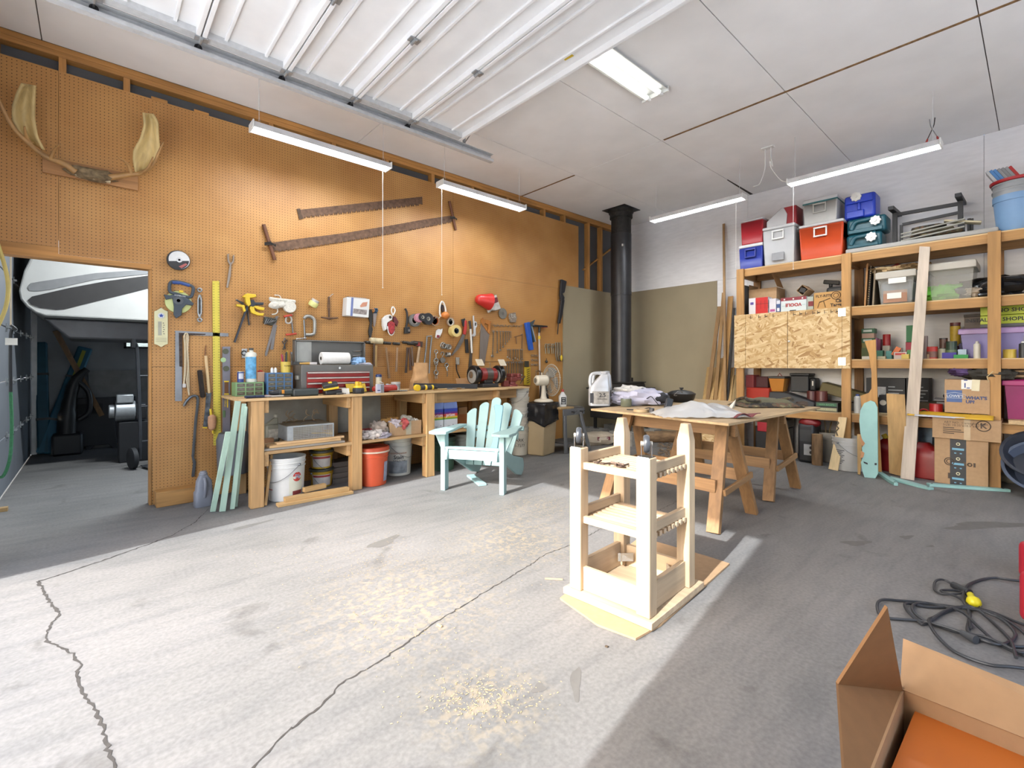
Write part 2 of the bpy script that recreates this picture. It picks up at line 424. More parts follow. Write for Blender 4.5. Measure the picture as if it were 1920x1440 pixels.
B().box(XF, YP - .004, DZ - .045, DX - .001, YP + .104, DZ - .002).box(XF, YP - .002, DZ - .002, -.2, YP, DZ + .05).obj('header', STUD['x'], wall_left, bev=.003, smooth=0)
B().box(DX - .02, YP - .001, 0, DX - .0005, YP + .104, DZ - .046).obj('jamb', STUD['z'], wall_left, bev=.003, smooth=0)
B().box(GX, YP - .014, 0, XB - .001, YP - .001, 2.42).obj('gypsum_panel', GYP, wall_left, smooth=0)
B().beam((6.05, YP + .085, 2.75), (6.85, YP + .085, 3.25), .02, .07, (0, 1, 0)).obj('brace', STUD['x'], wall_left, smooth=0)

# back wall
wb = B(); ycuts = [-2.6, ox(1845, 300, XB).y, ox(1402, 400, XB).y, YP + .1]; 
for i in range(3): wb.box(XB, ycuts[i] + .0015, 0, XB + .02, ycuts[i + 1] - .0015, 2.44); wb.box(XB, ycuts[i] + .0015, 2.443, XB + .02, ycuts[i + 1] - .0015, CEIL)
wall_back = struct(wb.obj('wall_back', PLY, smooth=0))
B().box(XB + .02, -2.6, 0, XB + .04, YP + .1, CEIL).obj('backing_board', DARKB, wall_back, smooth=0)
B().box(XB - .013, ox(1345, 600, XB).y, 0, XB - .001, YP - .015, 2.44).obj('gypsum_panel', GYP, wall_back, smooth=0)
HD_R = 3.05; WX0, WX1 = .4, 4.6                       # opening added in the unseen right wall to let in more daylight
struct(B().box(XF, -2.74, 0, WX0, -2.6, CEIL).box(WX1, -2.74, 0, XB, -2.6, CEIL).box(WX0, -2.74, HD_R, WX1, -2.6, CEIL).obj('wall_right', PLY, smooth=0))
# front wall: the open vehicle door the sun comes through, and a shut one in the side bay
Y0, Y1, HD = .60, 3.765, 3.05
wf = B().box(XF - .14, -2.6, 0, XF, Y0, CEIL).box(XF - .14, Y1, 0, XF, 6.0, CEIL).box(XF - .14, Y0, HD, XF, Y1, CEIL).box(XF - .14, 6.0, 3.0, XF, 8.75, CEIL).box(XF - .14, 8.75, 0, XF, 9.0, CEIL)
struct(wf.obj('wall_front', PLY, smooth=0))
# side bay
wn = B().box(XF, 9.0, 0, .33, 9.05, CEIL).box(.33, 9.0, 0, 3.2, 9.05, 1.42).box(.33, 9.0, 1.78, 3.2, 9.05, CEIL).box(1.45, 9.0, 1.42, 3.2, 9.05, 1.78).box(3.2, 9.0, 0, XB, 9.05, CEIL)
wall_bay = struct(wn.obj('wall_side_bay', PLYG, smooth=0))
w1 = root('window_1', (.33, 9.0, 1.42))
b = B()
for a in ((0, -.03, 0, .03, .05, .36), (1.09, -.03, 0, 1.12, .05, .36), (0, -.03, 0, 1.12, .05, .03), (0, -.03, .33, 1.12, .05, .36)): b.box(*a)
b.obj('window_frame', BLACK, w1, smooth=0)
B().box(.03, .02, .03, 1.09, .025, .33).obj('pane', mt('#D9E2E6', .25, 0, .05, 40, .4, trans=.9), w1, smooth=0)
# shut sectional door of the side bay
d1 = root('door_1', (XF, 6.0, 0)); DG = mt('#76797E', .6, 0, .06, 4)
for i in range(6):
    B().box(-.045, 0, .51 * i + .004, -.005, 2.75, .51 * i + .506).obj('panel', DG, d1, bev=.006)
for i in range(1, 6):
    for yy in (.45, 1.0, 1.6, 2.2, 2.68):
        B().box(-.005, yy - .03, .51 * i - .035, .004, yy + .03, .51 * i + .035).cyl((.012, yy - .035, .51 * i), (.012, yy + .035, .51 * i), .011).obj('hinge', GALV, d1)
B().box(.0, 2.78, 0, .05, 2.83, 3.0).obj('track', mt('#C9CACA', .4, .5), d1)
TRK = mt('#C6C8C9', .5, .15, .08, 30)
# raised door of the open bay, lying under the ceiling
d2 = root('door_2', (0, 0, 0)); DW = mt('#F0F0F0', .45, 0, .04, 5); ZD = 3.33
edges = [2.63, 2.10, 1.575, 1.05, .525, 0.0, -.45]
for i in range(len(edges) - 1):
    x1, x0 = edges[i], edges[i + 1]
    s = B().box(x0 + .004, .72, ZD + .035, x1 - .004, 3.70, ZD + .05)
    for xa, xb in ((x0 + .004, x0 + .03), (x1 - .03, x1 - .004)):
        s.box(xa, .72, ZD - .012, xb, 3.70, ZD + .035)
    s.box(x0 + .13, .72, ZD + .018, x0 + .15, 3.70, ZD + .035).box(x1 - .15, .72, ZD + .018, x1 - .13, 3.70, ZD + .035)
    p = s.obj('panel', DW, d2, bev=.003, smooth=0)
    B().box(x0 + .03, 3.635, ZD - .008, x1 - .03, 3.70, ZD + .034).obj('end_stile', TRK, p, smooth=0)
    for yy in (3.64, 2.72, 1.7):
        B().box(x0 - .035, yy, ZD - .02, x0 + .04, yy + .05, ZD - .012).cyl((x0, yy - .005, ZD - .026), (x0, yy + .055, ZD - .026), .011, n=10).obj('hinge', GALV, p)
    B().cyl((x0, 3.67, ZD - .02), (x0, 3.78, ZD - .02), .006).cyl((x0, 3.765, ZD - .02), (x0, 3.79, ZD - .02), .023).obj('roller', BLACK, p)
q = ox(1064, 107, 2.5); q = fl(1064, 107, ZD + .03)
B().obox((q.x, q.y, ZD + .034), (.05, .075, .003), (0, 0, .1)).obj('sticker', mt('#D8B92C', .5), d2, smooth=0)
for ty in (3.755, .66):
    B().box(XF + .3, ty + .045, ZD - .06, 3.08, ty + .05, ZD + .02).box(XF + .3, ty, ZD - .062, 3.08, ty + .045, ZD - .057).box(XF + .3, ty, ZD + .015, 3.08, ty + .05, ZD + .02).box(XF + .3, ty - .004, ZD - .062, 3.08, ty, ZD - .035).obj('track', TRK, d2, smooth=0)
    B().beam((2.75, ty + .055, ZD - .03), (2.75, ty + .055, CEIL), .003, .035, (1, 0, 0)).beam((2.72, ty + .055, ZD), (2.9, ty + .055, CEIL), .003, .03, (0, 1, 0)).obj('hanger', GALV, d2, smooth=0)
# ground outside the open door
AP = mt('#F2F2F0', .9, 0, .08, 2)
struct(B().box(-16, -16, -.2, XF - .02, 18, -.02).box(XF - .019, -16, -.2, 12, -2.62, -.02).box(XF - .019, 9.06, -.2, 12, 18, -.02).obj('trim_apron', AP, smooth=0))

# ---------- camera and light ----------
cam = bpy.data.objects.new('camera', bpy.data.cameras.new('camera')); COL.objects.link(cam); SC.camera = cam
cam.location = (0, 0, H); cam.rotation_euler = (pi / 2, 0, YAW - pi / 2)
cam.data.sensor_width = 36; cam.data.lens = 36 * F / 1920; cam.data.shift_y = (CY - 720) / 1920; cam.data.clip_start = .05
sun = bpy.data.objects.new('sun', bpy.data.lights.new('sun', 'SUN')); COL.objects.link(sun)
AZ, EL = rad(9.0), rad(36.3)
sun.rotation_euler = V((cos(EL) * cos(AZ), cos(EL) * sin(AZ), -sin(EL))).to_track_quat('-Z', 'Y').to_euler()
sun.data.energy = 4.4; sun.data.angle = rad(.6); sun.data.color = (.92, .965, 1)
W = bpy.data.worlds.new('sky'); SC.world = W; W.use_nodes = True
wn_ = W.node_tree.nodes; sky = wn_.new('ShaderNodeTexSky'); sky.sky_type = 'NISHITA'; sky.sun_disc = False
sky.sun_elevation = EL; sky.sun_rotation = rad(270); sky.air_density = 1.0; sky.dust_density = 3
hs = wn_.new('ShaderNodeHueSaturation'); hs.inputs['Saturation'].default_value = .9
W.node_tree.links.new(sky.outputs[0], hs.inputs['Color'])
W.node_tree.links.new(hs.outputs[0], wn_['Background'].inputs['Color']); wn_['Background'].inputs['Strength'].default_value = .46
por = bpy.data.lights.new('doorway', 'AREA'); por.shape = 'RECTANGLE'; por.size = Y1 - Y0; por.size_y = HD
po = bpy.data.objects.new('doorway', por); COL.objects.link(po); po.location = (XF - .16, (Y0 + Y1) / 2, HD / 2); po.rotation_euler = (pi / 2, 0, -pi / 2)
por.cycles.is_portal = True
p2 = bpy.data.lights.new('doorway', 'AREA'); p2.shape = 'RECTANGLE'; p2.size = WX1 - WX0; p2.size_y = HD_R; p2.cycles.is_portal = True  # portal for the added opening in the right wall
po2 = bpy.data.objects.new('doorway', p2); COL.objects.link(po2); po2.location = ((WX0 + WX1) / 2, -2.76, HD_R / 2); po2.rotation_euler = (pi / 2, 0, 0)
SC.view_settings.view_transform = 'Standard'; SC.view_settings.look = 'None'; SC.view_settings.gamma = 1; SC.view_settings.use_curve_mapping = False
SC.view_settings.exposure = 1.22
SC.cycles.use_denoising = True; SC.cycles.max_bounces = 10; SC.cycles.diffuse_bounces = 7; SC.cycles.sample_clamp_indirect = 6
SC.cycles.caustics_reflective = False; SC.cycles.caustics_refractive = False; SC.cycles.transparent_max_bounces = 12

# ---------- hanging shop lights ----------
TUBE = emis('#FFFFFF', 9)
LAMPW = 7.5
def shop_light(px0, py0, px1, py1, z, axis, label, group='hanging shop lights', cord=None):
    a = fl(px0, py0, z); c = fl(px1, py1, z); m = (a + c) / 2
    t = T('shop_light', label, 'light', (m.x, m.y, z), 0 if axis == 'x' else pi / 2, group)
    l = .60
    B().prism([(-.07, 0), (-.045, .055), (.045, .055), (.07, 0), (.062, 0), (.04, .048), (-.04, .048), (-.062, 0)], -l, l, 'yz').obj('housing', mt('#E2E3E6', .4), t, smooth=0)
    for s in (-1, 1): B().box(s * l, -.072, -.006, s * (l + .012), .072, .058).obj('end_cap', WHITE, t, bev=.004)
    for y in (-.028, .028): B().cyl((-l + .01, y, .012), (l - .01, y, .012), .016, n=14).obj('tube', TUBE, t)
    for s in (-1, 1):
        B().tube([(s * .55, -.03, .055), (s * .55, 0, .13), (s * .55, .03, .055)], .0015, 5).tube([(s * .55, 0, .13), (s * .55, 0, CEIL - z)], .0025, 6).obj('chain', mt('#D2D2D2', .5), t)
    if cord: B().tube([(cord, .05, .0), (cord, .05, -1.15 if axis == 'x' else -.9)], .002, 6).sph((cord, .05, -1.16 if axis == 'x' else -.91), .006).obj('pull_cord', WHITE, t)
    ld = bpy.data.lights.new('lamp', 'AREA'); ld.shape = 'RECTANGLE'; ld.size = 1.15; ld.size_y = .1; ld.energy = LAMPW; ld.color = (.88, .95, 1)
    lo = bpy.data.objects.new('lamp', ld); COL.objects.link(lo); lo.parent = t; lo.location = (0, 0, -.008)
    return t
shop_light(466, 240, 732, 320, 3.10, 'x', 'long white shop light hanging over the antlers side of the pegboard, nearest the track', cord=.57)
shop_light(820, 350, 985, 393, 3.10, 'x', 'white shop light hanging before the right end of the pegboard', cord=-.55)
shop_light(1222, 415, 1396, 374, 3.12, 'y', 'white shop light hanging to the right of the black stovepipe', cord=-.53)
shop_light(1480, 349, 1765, 273, 3.10, 'y', 'white shop light hanging above the coolers on the top shelf', cord=.55)
t = T('ceiling_light', 'two tube fluorescent fixture fixed flat on the ceiling beside the raised door', 'light', (3.12, 2.275, CEIL))
B().prism([(-.125, -.03), (-.06, -.002), (.06, -.002), (.125, -.03), (.118, -.03), (.055, -.01), (-.055, -.01), (-.118, -.03)], -.61, .61, 'yz').obj('reflector', mt('#D4D4D0', .35), t, smooth=0)
for y in (-.06, .06):
    B().cyl((-.59, y, -.045), (.59, y, -.045), .019, n=14).obj('tube', emis('#F4F6F2', 1.6), t)
    B().cyl((.56, y, -.045), (.605, y, -.045), .0205).obj('socket', WHITE, t)
B().box(.595, -.13, -.05, .61, .13, -.002).obj('end_plate', WHITE, t, smooth=0)

t = T('added_bay_light', 'unseen white fluorescent fixture added to brighten the side bay', 'light', (1.1, 5.95, 3.3)); B().box(-.6, -.08, .02, .6, .08, .07).obj('housing', WHITE, t, smooth=0); B().cyl((-.57, 0, 0), (.57, 0, 0), .018).obj('tube', TUBE, t); B().box(-.5, -.004, .071, -.49, .004, CEIL - 3.3).box(.49, -.004, .071, .5, .004, CEIL - 3.3).obj('hanger', GALV, t, smooth=0)  # fixture and its lamp added out of view to brighten the bay
ld = bpy.data.lights.new('lamp', 'AREA'); ld.shape = 'RECTANGLE'; ld.size = 1.15; ld.size_y = .1; ld.energy = 60; ld.color = (.88, .95, 1); lo = bpy.data.objects.new('lamp', ld); COL.objects.link(lo); lo.parent = t; lo.location = (0, 0, -.03)
# ---------- things hung on the pegboard ----------
def PD(o, a, b, d):            # local 3D point seen at pixel (a, b), d metres in front of the pegboard
    p = oy(a, b, YP - d); return (p.x - o.x, p.y - o.y, p.z - o.z)
def disc(b, c, R, d0, d1, hole=0, n=32):
    if hole: return b.lathe([(hole, d0), (R, d0), (R, d1), (hole, d1), (hole, d0)], n, (c[0], 0, c[1]), 'y')
    return b.lathe([(0, d0), (R * .97, d0), (R, d0 + .002), (R, d1 - .002), (R * .97, d1), (0, d1)], n, (c[0], 0, c[1]), 'y')

# antlers
t, f = wall('mounted_antlers', 'palmate moose antlers on a board high on the left of the pegboard', 'antlers', 170, 325)
o = PW(170, 325)
B().prism(pl(f, (79.5, 294), (79.5, 324), (258.5, 358.5), (258.5, 330)), -.022, 0).obj('board', wood('#B08050', 'x'), t, bev=.002)
ANT = wood('#CDB57C', 'z', .85); ANB = mt('#A87F4C', .5, 0, .25, 12)
def palm(L, R, d0, d1, name):
    n = len(L)
    def fn(u, v):
        k = v * (n - 1); i = min(int(k), n - 2); w = k - i
        a = [L[i][j] * (1 - w) + L[i + 1][j] * w for j in (0, 1)]; c = [R[i][j] * (1 - w) + R[i + 1][j] * w for j in (0, 1)]
        d = d0 + (d1 - d0) * v + .05 * sin(pi * u) * -1
        return PD(o, a[0] + (c[0] - a[0]) * u, a[1] + (c[1] - a[1]) * u, d)
    return B().grid(fn, 8, 18).obj(name, ANT, t, solid=.014, sub=0)
palm([(60, 268), (37, 250), (24, 225), (24, 200), (32, 175), (42, 157)], [(82, 281), (69, 255), (64, 220), (65, 190), (66, 172), (66, 160)], .14, .30, 'antler_palm')
palm([(255, 325), (250, 300), (251, 282), (264, 260), (271, 235), (269, 211)], [(275, 316), (292, 300), (299, 278), (297, 252), (296, 228), (287, 214)], .14, .30, 'antler_palm')
def horn(pts, r0, r1, name='tine'):
    P = smooth_path([PD(o, *p) for p in pts], 5); n = len(P)
    return B().tube(P, [r0 + (r1 - r0) * i / (n - 1) for i in range(n)], 10).obj(name, ANB, t)
horn([(142, 322, .08), (118, 306, .10), (98, 299, .12), (75, 286, .14), (50, 265, .18), (22, 235, .22), (0, 192, .27), (-12, 165, .30)], .024, .008, 'antler_beam')
horn([(205, 333, .08), (225, 330, .10), (243, 327, .12), (262, 325, .14), (277, 318, .18), (290, 303, .22), (298, 284, .25), (306, 267, .28)], .024, .005, 'antler_beam')
horn([(95, 297, .13), (100, 285, .17), (107, 276, .22), (114, 271, .26)], .014, .004); horn([(57, 268, .16), (49, 255, .2), (46, 237, .26)], .014, .005)
horn([(247, 326, .13), (240, 310, .17), (231, 301, .21), (222, 296, .24)], .014, .003); horn([(262, 326, .15), (277, 315, .22), (287, 294, .29)], .014, .004)
sb = B(); c = PD(o, 174, 327, .06)
sb.sph(c, (.155, .055, .045), 22, 12, .35, 3).obj('skull_cap', mt('#7D6A4E', .9, 0, .45, 30, .5), t)
B().prism(pl(f, (140, 332), (158, 331), (176, 337), (207, 343), (207, 346), (176, 341), (150, 336)), -.07, -.02).obj('bone_edge', mt('#DDD2B4', .6), t, bev=.003)

# the two old timber saws
def teeth(a, c, n, dep, bow=0):
    P = []
    for i in range(n):
        for k, e in ((0, 0), (.3, dep), (.5, dep * .2), (.7, dep), (.9, 0)):
            s = (i + k) / n; P.append((a[0] + (c[0] - a[0]) * s, a[1] + (c[1] - a[1]) * s + e + bow * sin(pi * s)))
    return P
t, f = wall('saw_blade', 'short rusty crosscut saw blade without handles, hung above the longer one', 'saw', 675, 390)
B().prism(pl(f, (557, 394), (791, 369), (792, 384), *teeth((786, 382), (566, 406), 26, 4.5), (562, 411)), -.006, -.002).obj('blade', RUST, t, smooth=0)
B().prism(pl(f, (556, 392), (562, 391), (568, 410), (561, 412)), -.009, -.001).obj('end_strap', mt('#5A4636', .8, .2, .3, 30), t, smooth=0)
t, f = wall('crosscut_saw', 'long rusty two man crosscut saw with an upright wooden handle at each end', 'saw', 675, 440)
bl = [(505, 456), (560, 448), (640, 438), (720, 425), (800, 411), (848, 404), (850, 416)] + teeth((846, 415), (520, 470), 40, 3, 3) + [(508, 470)]
B().prism(pl(f, *bl), -.007, -.003).obj('blade', RUST, t, smooth=0)
for A, C_, Mid in (((493, 422), (514, 488), (505, 460)), ((841, 378), (853, 432), (848, 411))):
    a = (*f(*A), ); c = (*f(*C_), )
    B().tube(smooth_path([(a[0], -.02, a[1]), ((a[0] + c[0]) / 2, -.02, (a[1] + c[1]) / 2), (c[0], -.02, c[1])], 4), .017, 12).obj('handle', wood('#6B4026', 'z', .7), t)
    m = f(*Mid); bb = B()
    for k in range(3): bb.tube([(m[0] - .05, -.03, m[1] + .01 * k - .01), (m[0], -.042, m[1] + .012 * k), (m[0] + .05, -.03, m[1] - .008 * k + .01)], .005, 6)
    bb.obj('wire_binding', DSTEEL, t)

# left cluster
t, f = wall('disc_pack', 'round spindle of flat cutting discs with a white label above the tape reel', 'disc pack', 334, 489)
R = (f(356, 489)[0] - f(312, 489)[0]) / 2
disc(B(), (0, 0), R, 0, .035).obj('case', mt('#33363A', .3), t)
disc(B(), (.004, .002), R * .9, .035, .0375, .02).obj('label', mt('#DCDBD9', .5), t)
B().prism([(R * .88 * cos(a), R * .88 * sin(a)) for a in [rad(195 + i * 12) for i in range(15)]], -.039, -.0377).obj('dark_band', mt('#2E2D30', .5), t, smooth=0)
B().prism([(.0, -.055), (.05, -.02), (.062, -.03), (.02, -.068)], -.0405, -.0391).obj('red_patch', mt('#B0605C', .5), t, smooth=0)
disc(B(), (.004, .002), .022, .0375, .0415, .009).obj('hub', mt('#C8C8CA', .4), t)
t, f = wall('tape_reel', 'blue and grey long tape measure reel with a yellow green drum, hung at the left', 'tape measure', 334, 565)
disc(B(), f(334, 567), .095, .004, .03).obj('drum', mt('#C8CF8A', .5), t)
GB = mt('#3C4650', .5, 0, .1)
B().prism(pl(f, (322, 560), (310, 563), (306, 553), (317, 555), (330, 552), (350, 560), (362, 570), (360, 574), (348, 572), (340, 580), (339, 592), (329, 598), (324, 590), (325, 576)), -.05, -.03).obj('frame', GB, t, bev=.004)
disc(B(), f(333, 565), .035, .05, .058, .014).obj('hub', mt('#4D5257', .5), t)
hb = smooth_path(p3(f, -.04, (318, 548), (317, 535), (323, 529), (340, 531), (357, 537), (361, 543), (357, 557), (346, 557), (330, 552)), 4, True)
B().tube(hb, .013, 8, True).obj('handle', GB, t)
B().tube(p3(f, -.046, (322, 531), (338, 532), (354, 537)), .013, 8).obj('grip', mt('#2E4F94', .5), t)
B().cbox((*f(338, 548)[:1], -.055, f(338, 548)[1]), (.03, .02, .018)).obj('latch', YEL, t, bev=.003)
B().txt('KOMELON', .016, (f(336, 556)[0], -.053, f(336, 556)[1]), rot=-.1).obj('lettering', mt('#D8DADC'), t, smooth=0)
t, f = wall('turnbuckle', 'grey steel turnbuckle hanging right of the tape reel', 'hardware', 374, 570)
b = B(); 
for dx in (-3, 3): b.tube(p3(f, -.012, (374 + dx * .6, 556), (374 + dx, 562), (374 + dx, 586), (374 + dx * .6, 592)), .006, 8)
b.cyl((*p3(f, -.012, (374, 553))[0],), (*p3(f, -.012, (374, 558))[0],), .011).cyl(*p3(f, -.012, (374, 590), (374, 595)), .011).obj('body', GALV, t)
for yy, nm in ((544, 'eye'), (600, 'eye')):
    c = f(374, yy); B().ring((c[0], -.012, c[1]), .015, .006).obj(nm, GALV, t)
B().cyl(*p3(f, -.012, (374, 562), (374, 588)), .007).obj('screw', DSTEEL, t)
t, f = wall('thermometer', 'cream thermometer plaque with a blue emblem beside the doorway edge', 'thermometer', 301.5, 616)
B().prism(pl(f, (289, 584), (294, 582), (302, 577), (309, 582), (314.5, 584), (314.5, 645), (309, 647), (302, 651), (295, 647), (289, 645)), -.012, 0).obj('plaque', mt('#D9D3A9', .5, 0, .05), t, bev=.002)
disc(B(), f(302, 592), .024, .0122, .014).obj('medallion', mt('#D5D8D8', .5), t)
c = f(302, 592); B().add([(c[0] + r * cos(a), -.0152, c[1] + r * sin(a)) for i in range(10) for a, r in [(pi / 2 + i * pi / 5, .018 if i % 2 == 0 else .009)]], [tuple(range(10))]).obj('emblem', mt('#26439A', .5), t, smooth=0)
B().prism(pl(f, (296, 603), (303, 603), (303, 629), (296, 629)), -.0135, -.0121).obj('scale', mt('#A8A594', .4), t, smooth=0)
b = B()
for i in range(6): p = f(306 + (i % 2), 606 + i * 4); b.box(p[0] - .004, -.0132, p[1] - .003, p[0] + .005, -.0121, p[1] + .003)
for i in range(3): p = f(291.5, 634 + i * 3); q = f(312, 634 + i * 3); b.box(p[0], -.0127, p[1] - .001, q[0], -.0121, p[1] + .001)
b.obj('markings', mt('#4A4A4C'), t, smooth=0)
t, f = wall('yellow_straightedge', 'long yellow drywall ruler hanging full height from the pegboard', 'ruler', 405.5, 675)
B().prism(pl(f, (398, 527), (411, 527), (414, 835), (400, 835)), -.007, -.004).obj('ruler', mt('#D9C64A', .45, 0, .06, 6), t, smooth=0)
b = B()
for i in range(62):
    y = 533 + i * 4.9
    for xx in (400.3 + i * .03, 409.6 + i * .03): p = f(xx, y); b.box(p[0] - .007, -.0078, p[1] - .0015, p[0] + .007, -.0071, p[1] + .0015)
b.obj('tick_marks', mt('#5D5530'), t, smooth=0)
t, f = wall('pickle_fork', 'two pronged steel fork tool hung above the yellow ruler', 'tool', 430, 505)
B().prism(pl(f, (425, 477), (428, 477), (429, 489), (432, 494), (435, 490), (436, 479), (438.5, 479), (438, 492), (433, 497), (432, 518), (427, 540), (423.5, 540), (427, 515), (430, 497), (426, 491)), -.02, -.006).obj('fork', mt('#A3958A', .35, .8), t, bev=.002)

# bar clamps and the cluster left of the tool chest
t, f = wall('bar_clamp', 'large yellow and black trigger bar clamp hung sloping left of the white rope', 'clamp', 465, 590)
B().beam(*p3(f, -.03, (463, 572), (438, 642)), .014, .034, (0, 1, 0)).obj('bar', mt('#333842', .4, .3), t, smooth=0)
B().prism(pl(f, (459, 551), (477, 553), (478, 558), (466, 560), (468, 572), (463, 576), (458, 568), (457, 559), (452, 558)), -.06, -.012).obj('jaw', YEL, t, bev=.005)
B().prism(pl(f, (441, 571), (456, 573), (459, 584), (455, 586), (452, 577), (441, 575)), -.05, -.02).obj('handle', YEL, t, bev=.004)
B().prism(pl(f, (468, 573), (478, 574), (489, 577), (494, 578), (492, 583), (481, 581), (474, 577), (476, 584), (485, 588), (493, 588), (491, 593), (480, 592), (469, 587), (466, 579)), -.05, -.02).obj('trigger', YEL, t, bev=.004)
B().prism(pl(f, (466, 564), (473, 563), (476, 568), (492, 568), (491, 573), (477, 573), (472, 576), (465, 574)), -.055, -.022).obj('release', mt('#2E333B', .5), t, bev=.004)
t, f = wall('small_bar_clamp', 'small black and yellow bar clamp tucked behind the large one', 'clamp', 455, 570)
B().beam(*p3(f, -.009, (462, 570), (466.5, 610)), .008, .018, (0, 1, 0)).obj('bar', mt('#363A40', .4, .3), t, smooth=0)
B().prism(pl(f, (441, 563), (443, 561), (457, 568), (456, 572)), -.012, -.004).obj('handle', mt('#33373C', .5), t, bev=.002)
b = B(); P = []
for i in range(7): P += [(502 + i % 2, 560 + i * 1.0), (552 - i, 565 + i * .6)]
t, f = wall('white_rope', 'bundle of white cotton rope tied in a figure of eight', 'rope', 525, 572)
b = B(); ROPE = mt('#D9D4C8', .85, 0, .12, 60, .4)
b.tube(smooth_path(p3(f, -.03, (503, 560), (515, 562), (535, 564), (552, 566)), 4), [.012] + [.016] * 11 + [.013], 8)
b.tube(smooth_path(p3(f, -.028, (504, 563), (518, 566), (536, 567), (551, 568)), 4), .012, 8)
b.sph((*p3(f, -.035, (513, 573))[0],), (.055, .03, .035), 16, 10, .25, 2).sph((*p3(f, -.03, (526, 572))[0],), (.05, .03, .03), 16, 10, .2, 5)
disc(b, f(541, 576), .058, .01, .05)
b.obj('coil', ROPE, t)
B().tube(smooth_path(p3(f, -.03, (517, 577), (519, 584), (515, 589), (508, 590)), 5), .006, 6).obj('loose_end', ROPE, t); B().tube(smooth_path(p3(f, -.03, (525, 560), (522, 555), (513, 554)), 5), .005, 6).obj('loose_end', ROPE, t)
t, f = wall('twine_spool', 'small pale yellow jar shaped spool of twine', 'spool', 585, 570)
k = B().lathe([(0, -.032), (.042, -.032), (.046, -.025), (.046, .012), (.04, .02), (0, .02)], 20).obj('spool', mt('#D9D68C', .6), t)
B().lathe([(0, .02), (.036, .02), (.038, .042), (0, .042)], 20).obj('cap', mt('#CFCBC6', .4), t)
for ch in t.children: ch.location = (0, -.05, 0); ch.rotation_euler = (.35, .45, 0)
t, f = wall('branding_iron', 'rusty upside down T shaped iron tool', 'tool', 617, 575)
b = B()
for dx in (-1.6, 1.6): b.tube(p3(f, -.015, (615.5 + dx * .6, 557), (615.5 + dx, 575), (616 + dx * .3, 595)), .0055, 6)
b.tube(p3(f, -.015, (601, 595), (617, 597.5), (633, 596)), [.007, .012, .006], 8).obj('iron', RUST, t)
B().tube(p3(f, -.01, (617, 557), (620, 554), (624, 551)), .003, 6).obj('hook', GALV, t)

# picture box
t, f = wall('photo_carton', 'small white carton with a picture of dishes hung tilted on the pegboard', 'box', 663, 574)
B().prism(pl(f, (643, 559), (685, 563), (683, 597), (641, 593)), -.11, -.004).obj('carton', mt('#DADAD8', .6, 0, .04), t, bev=.002)
B().prism(pl(f, (651, 560), (655, 560.3), (653, 594), (649, 593.6)), -.1115, -.1101).obj('blue_band', mt('#6C78A8', .6), t, smooth=0)
B().prism(pl(f, (655, 580), (680, 583), (679, 592), (654, 589)), -.1115, -.1101).obj('picture', mt('#8E8480', .6, 0, .5, 45), t, smooth=0)
B().prism(pl(f, (672, 569), (681, 568), (679, 576), (668, 578), (667, 575)), -.1115, -.1101).obj('hand_print', mt('#C48A70', .6), t, smooth=0)
B().prism(pl(f, (644, 558), (676, 561), (683, 563), (650, 560)), -.112, -.03).obj('flap', mt('#B5ABA2', .7), t, smooth=0)

# left lower cluster
t, f = wall('framing_square', 'large worn steel framing square at the left of the pegboard', 'square', 345, 680)
B().prism(pl(f, (328.5, 620), (428, 625), (428, 631), (341, 628), (341, 752), (328, 752)), -.007, -.004).obj('square', mt('#8D8E92', .4, .6, .15, 8), t, smooth=0)
B().prism(pl(f, (335, 624), (386, 626), (384, 628), (341, 629), (342, 688), (336, 687)), -.0085, -.0071).obj('rust_patch', mt('#4A3C34', .8, .2, .6, 45), t, smooth=0)
t, f = wall('cream_cord', 'long doubled cream sash cord looped over a hook', 'cord', 349, 680)
b = B(); CR = mt('#D2C0A0', .85, 0, .1, 60)
b.tube(smooth_path(p3(f, -.02, (344, 722), (346, 690), (346, 650), (345, 630), (349, 625), (352, 632), (351, 655), (352, 690), (350, 715), (354, 740)), 5), .0065, 7)
b.tube(smooth_path(p3(f, -.014, (345, 722), (348, 690), (348.5, 640), (350, 628), (351, 650), (353, 690), (353.5, 715), (354, 741)), 5), .0055, 7).obj('cord', CR, t)
B().cbox((*p3(f, -.02, (345, 723))[0],), (.025, .02, .035)).obj('tape_wrap', mt('#CFC7C0'), t, bev=.005)
t, f = wall('bench_brush', 'dark bristle bench brush with a pale bowed wooden handle', 'brush', 380, 710)
B().beam(*p3(f, -.03, (373, 694), (379, 745)), .03, .075, (0, 1, 0)).obj('bristles', mt('#2C231E', .95, 0, .35, 90, .8, (1, 1, .15)), t, bev=.008)
B().tube(smooth_path(p3(f, -.02, (385, 667), (386, 680), (388, 700), (391, 737)), 4), [.013] * 12 + [.011], 10).obj('handle', wood('#D8B98B', 'z', .85), t)
B().tube(p3(f, -.01, (384, 668), (384.5, 655), (386, 648)), .004, 6).obj('hang_loop', mt('#8A5A3A'), t)
t, f = wall('stir_paddle', 'paint splattered steel scraper blade hung below the brush handle', 'scraper', 387, 768)
B().prism(pl(f, (386, 736), (396, 736), (392, 772), (388, 800), (380, 800), (384, 765)), -.02, -.014).obj('blade', mt('#575B60', .5, .3, .7, 26), t, bev=.001)
B().prism(pl(f, (379, 800), (388, 800), (387, 803), (379, 802)), -.021, -.013).obj('tip', YEL, t, smooth=0)
t, f = wall('pry_bar', 'grey steel wrecking bar with a hooked claw hung low beside the cord', 'pry bar', 365, 810)
P = smooth_path(p3(f, -.025, (344, 760), (349, 752), (357, 744), (366, 742), (370, 748), (369, 765), (366, 790), (363, 830), (361, 855)), 4)
B().tube(P, .0115, 6).obj('shank', mt('#63676B', .4, .6), t)
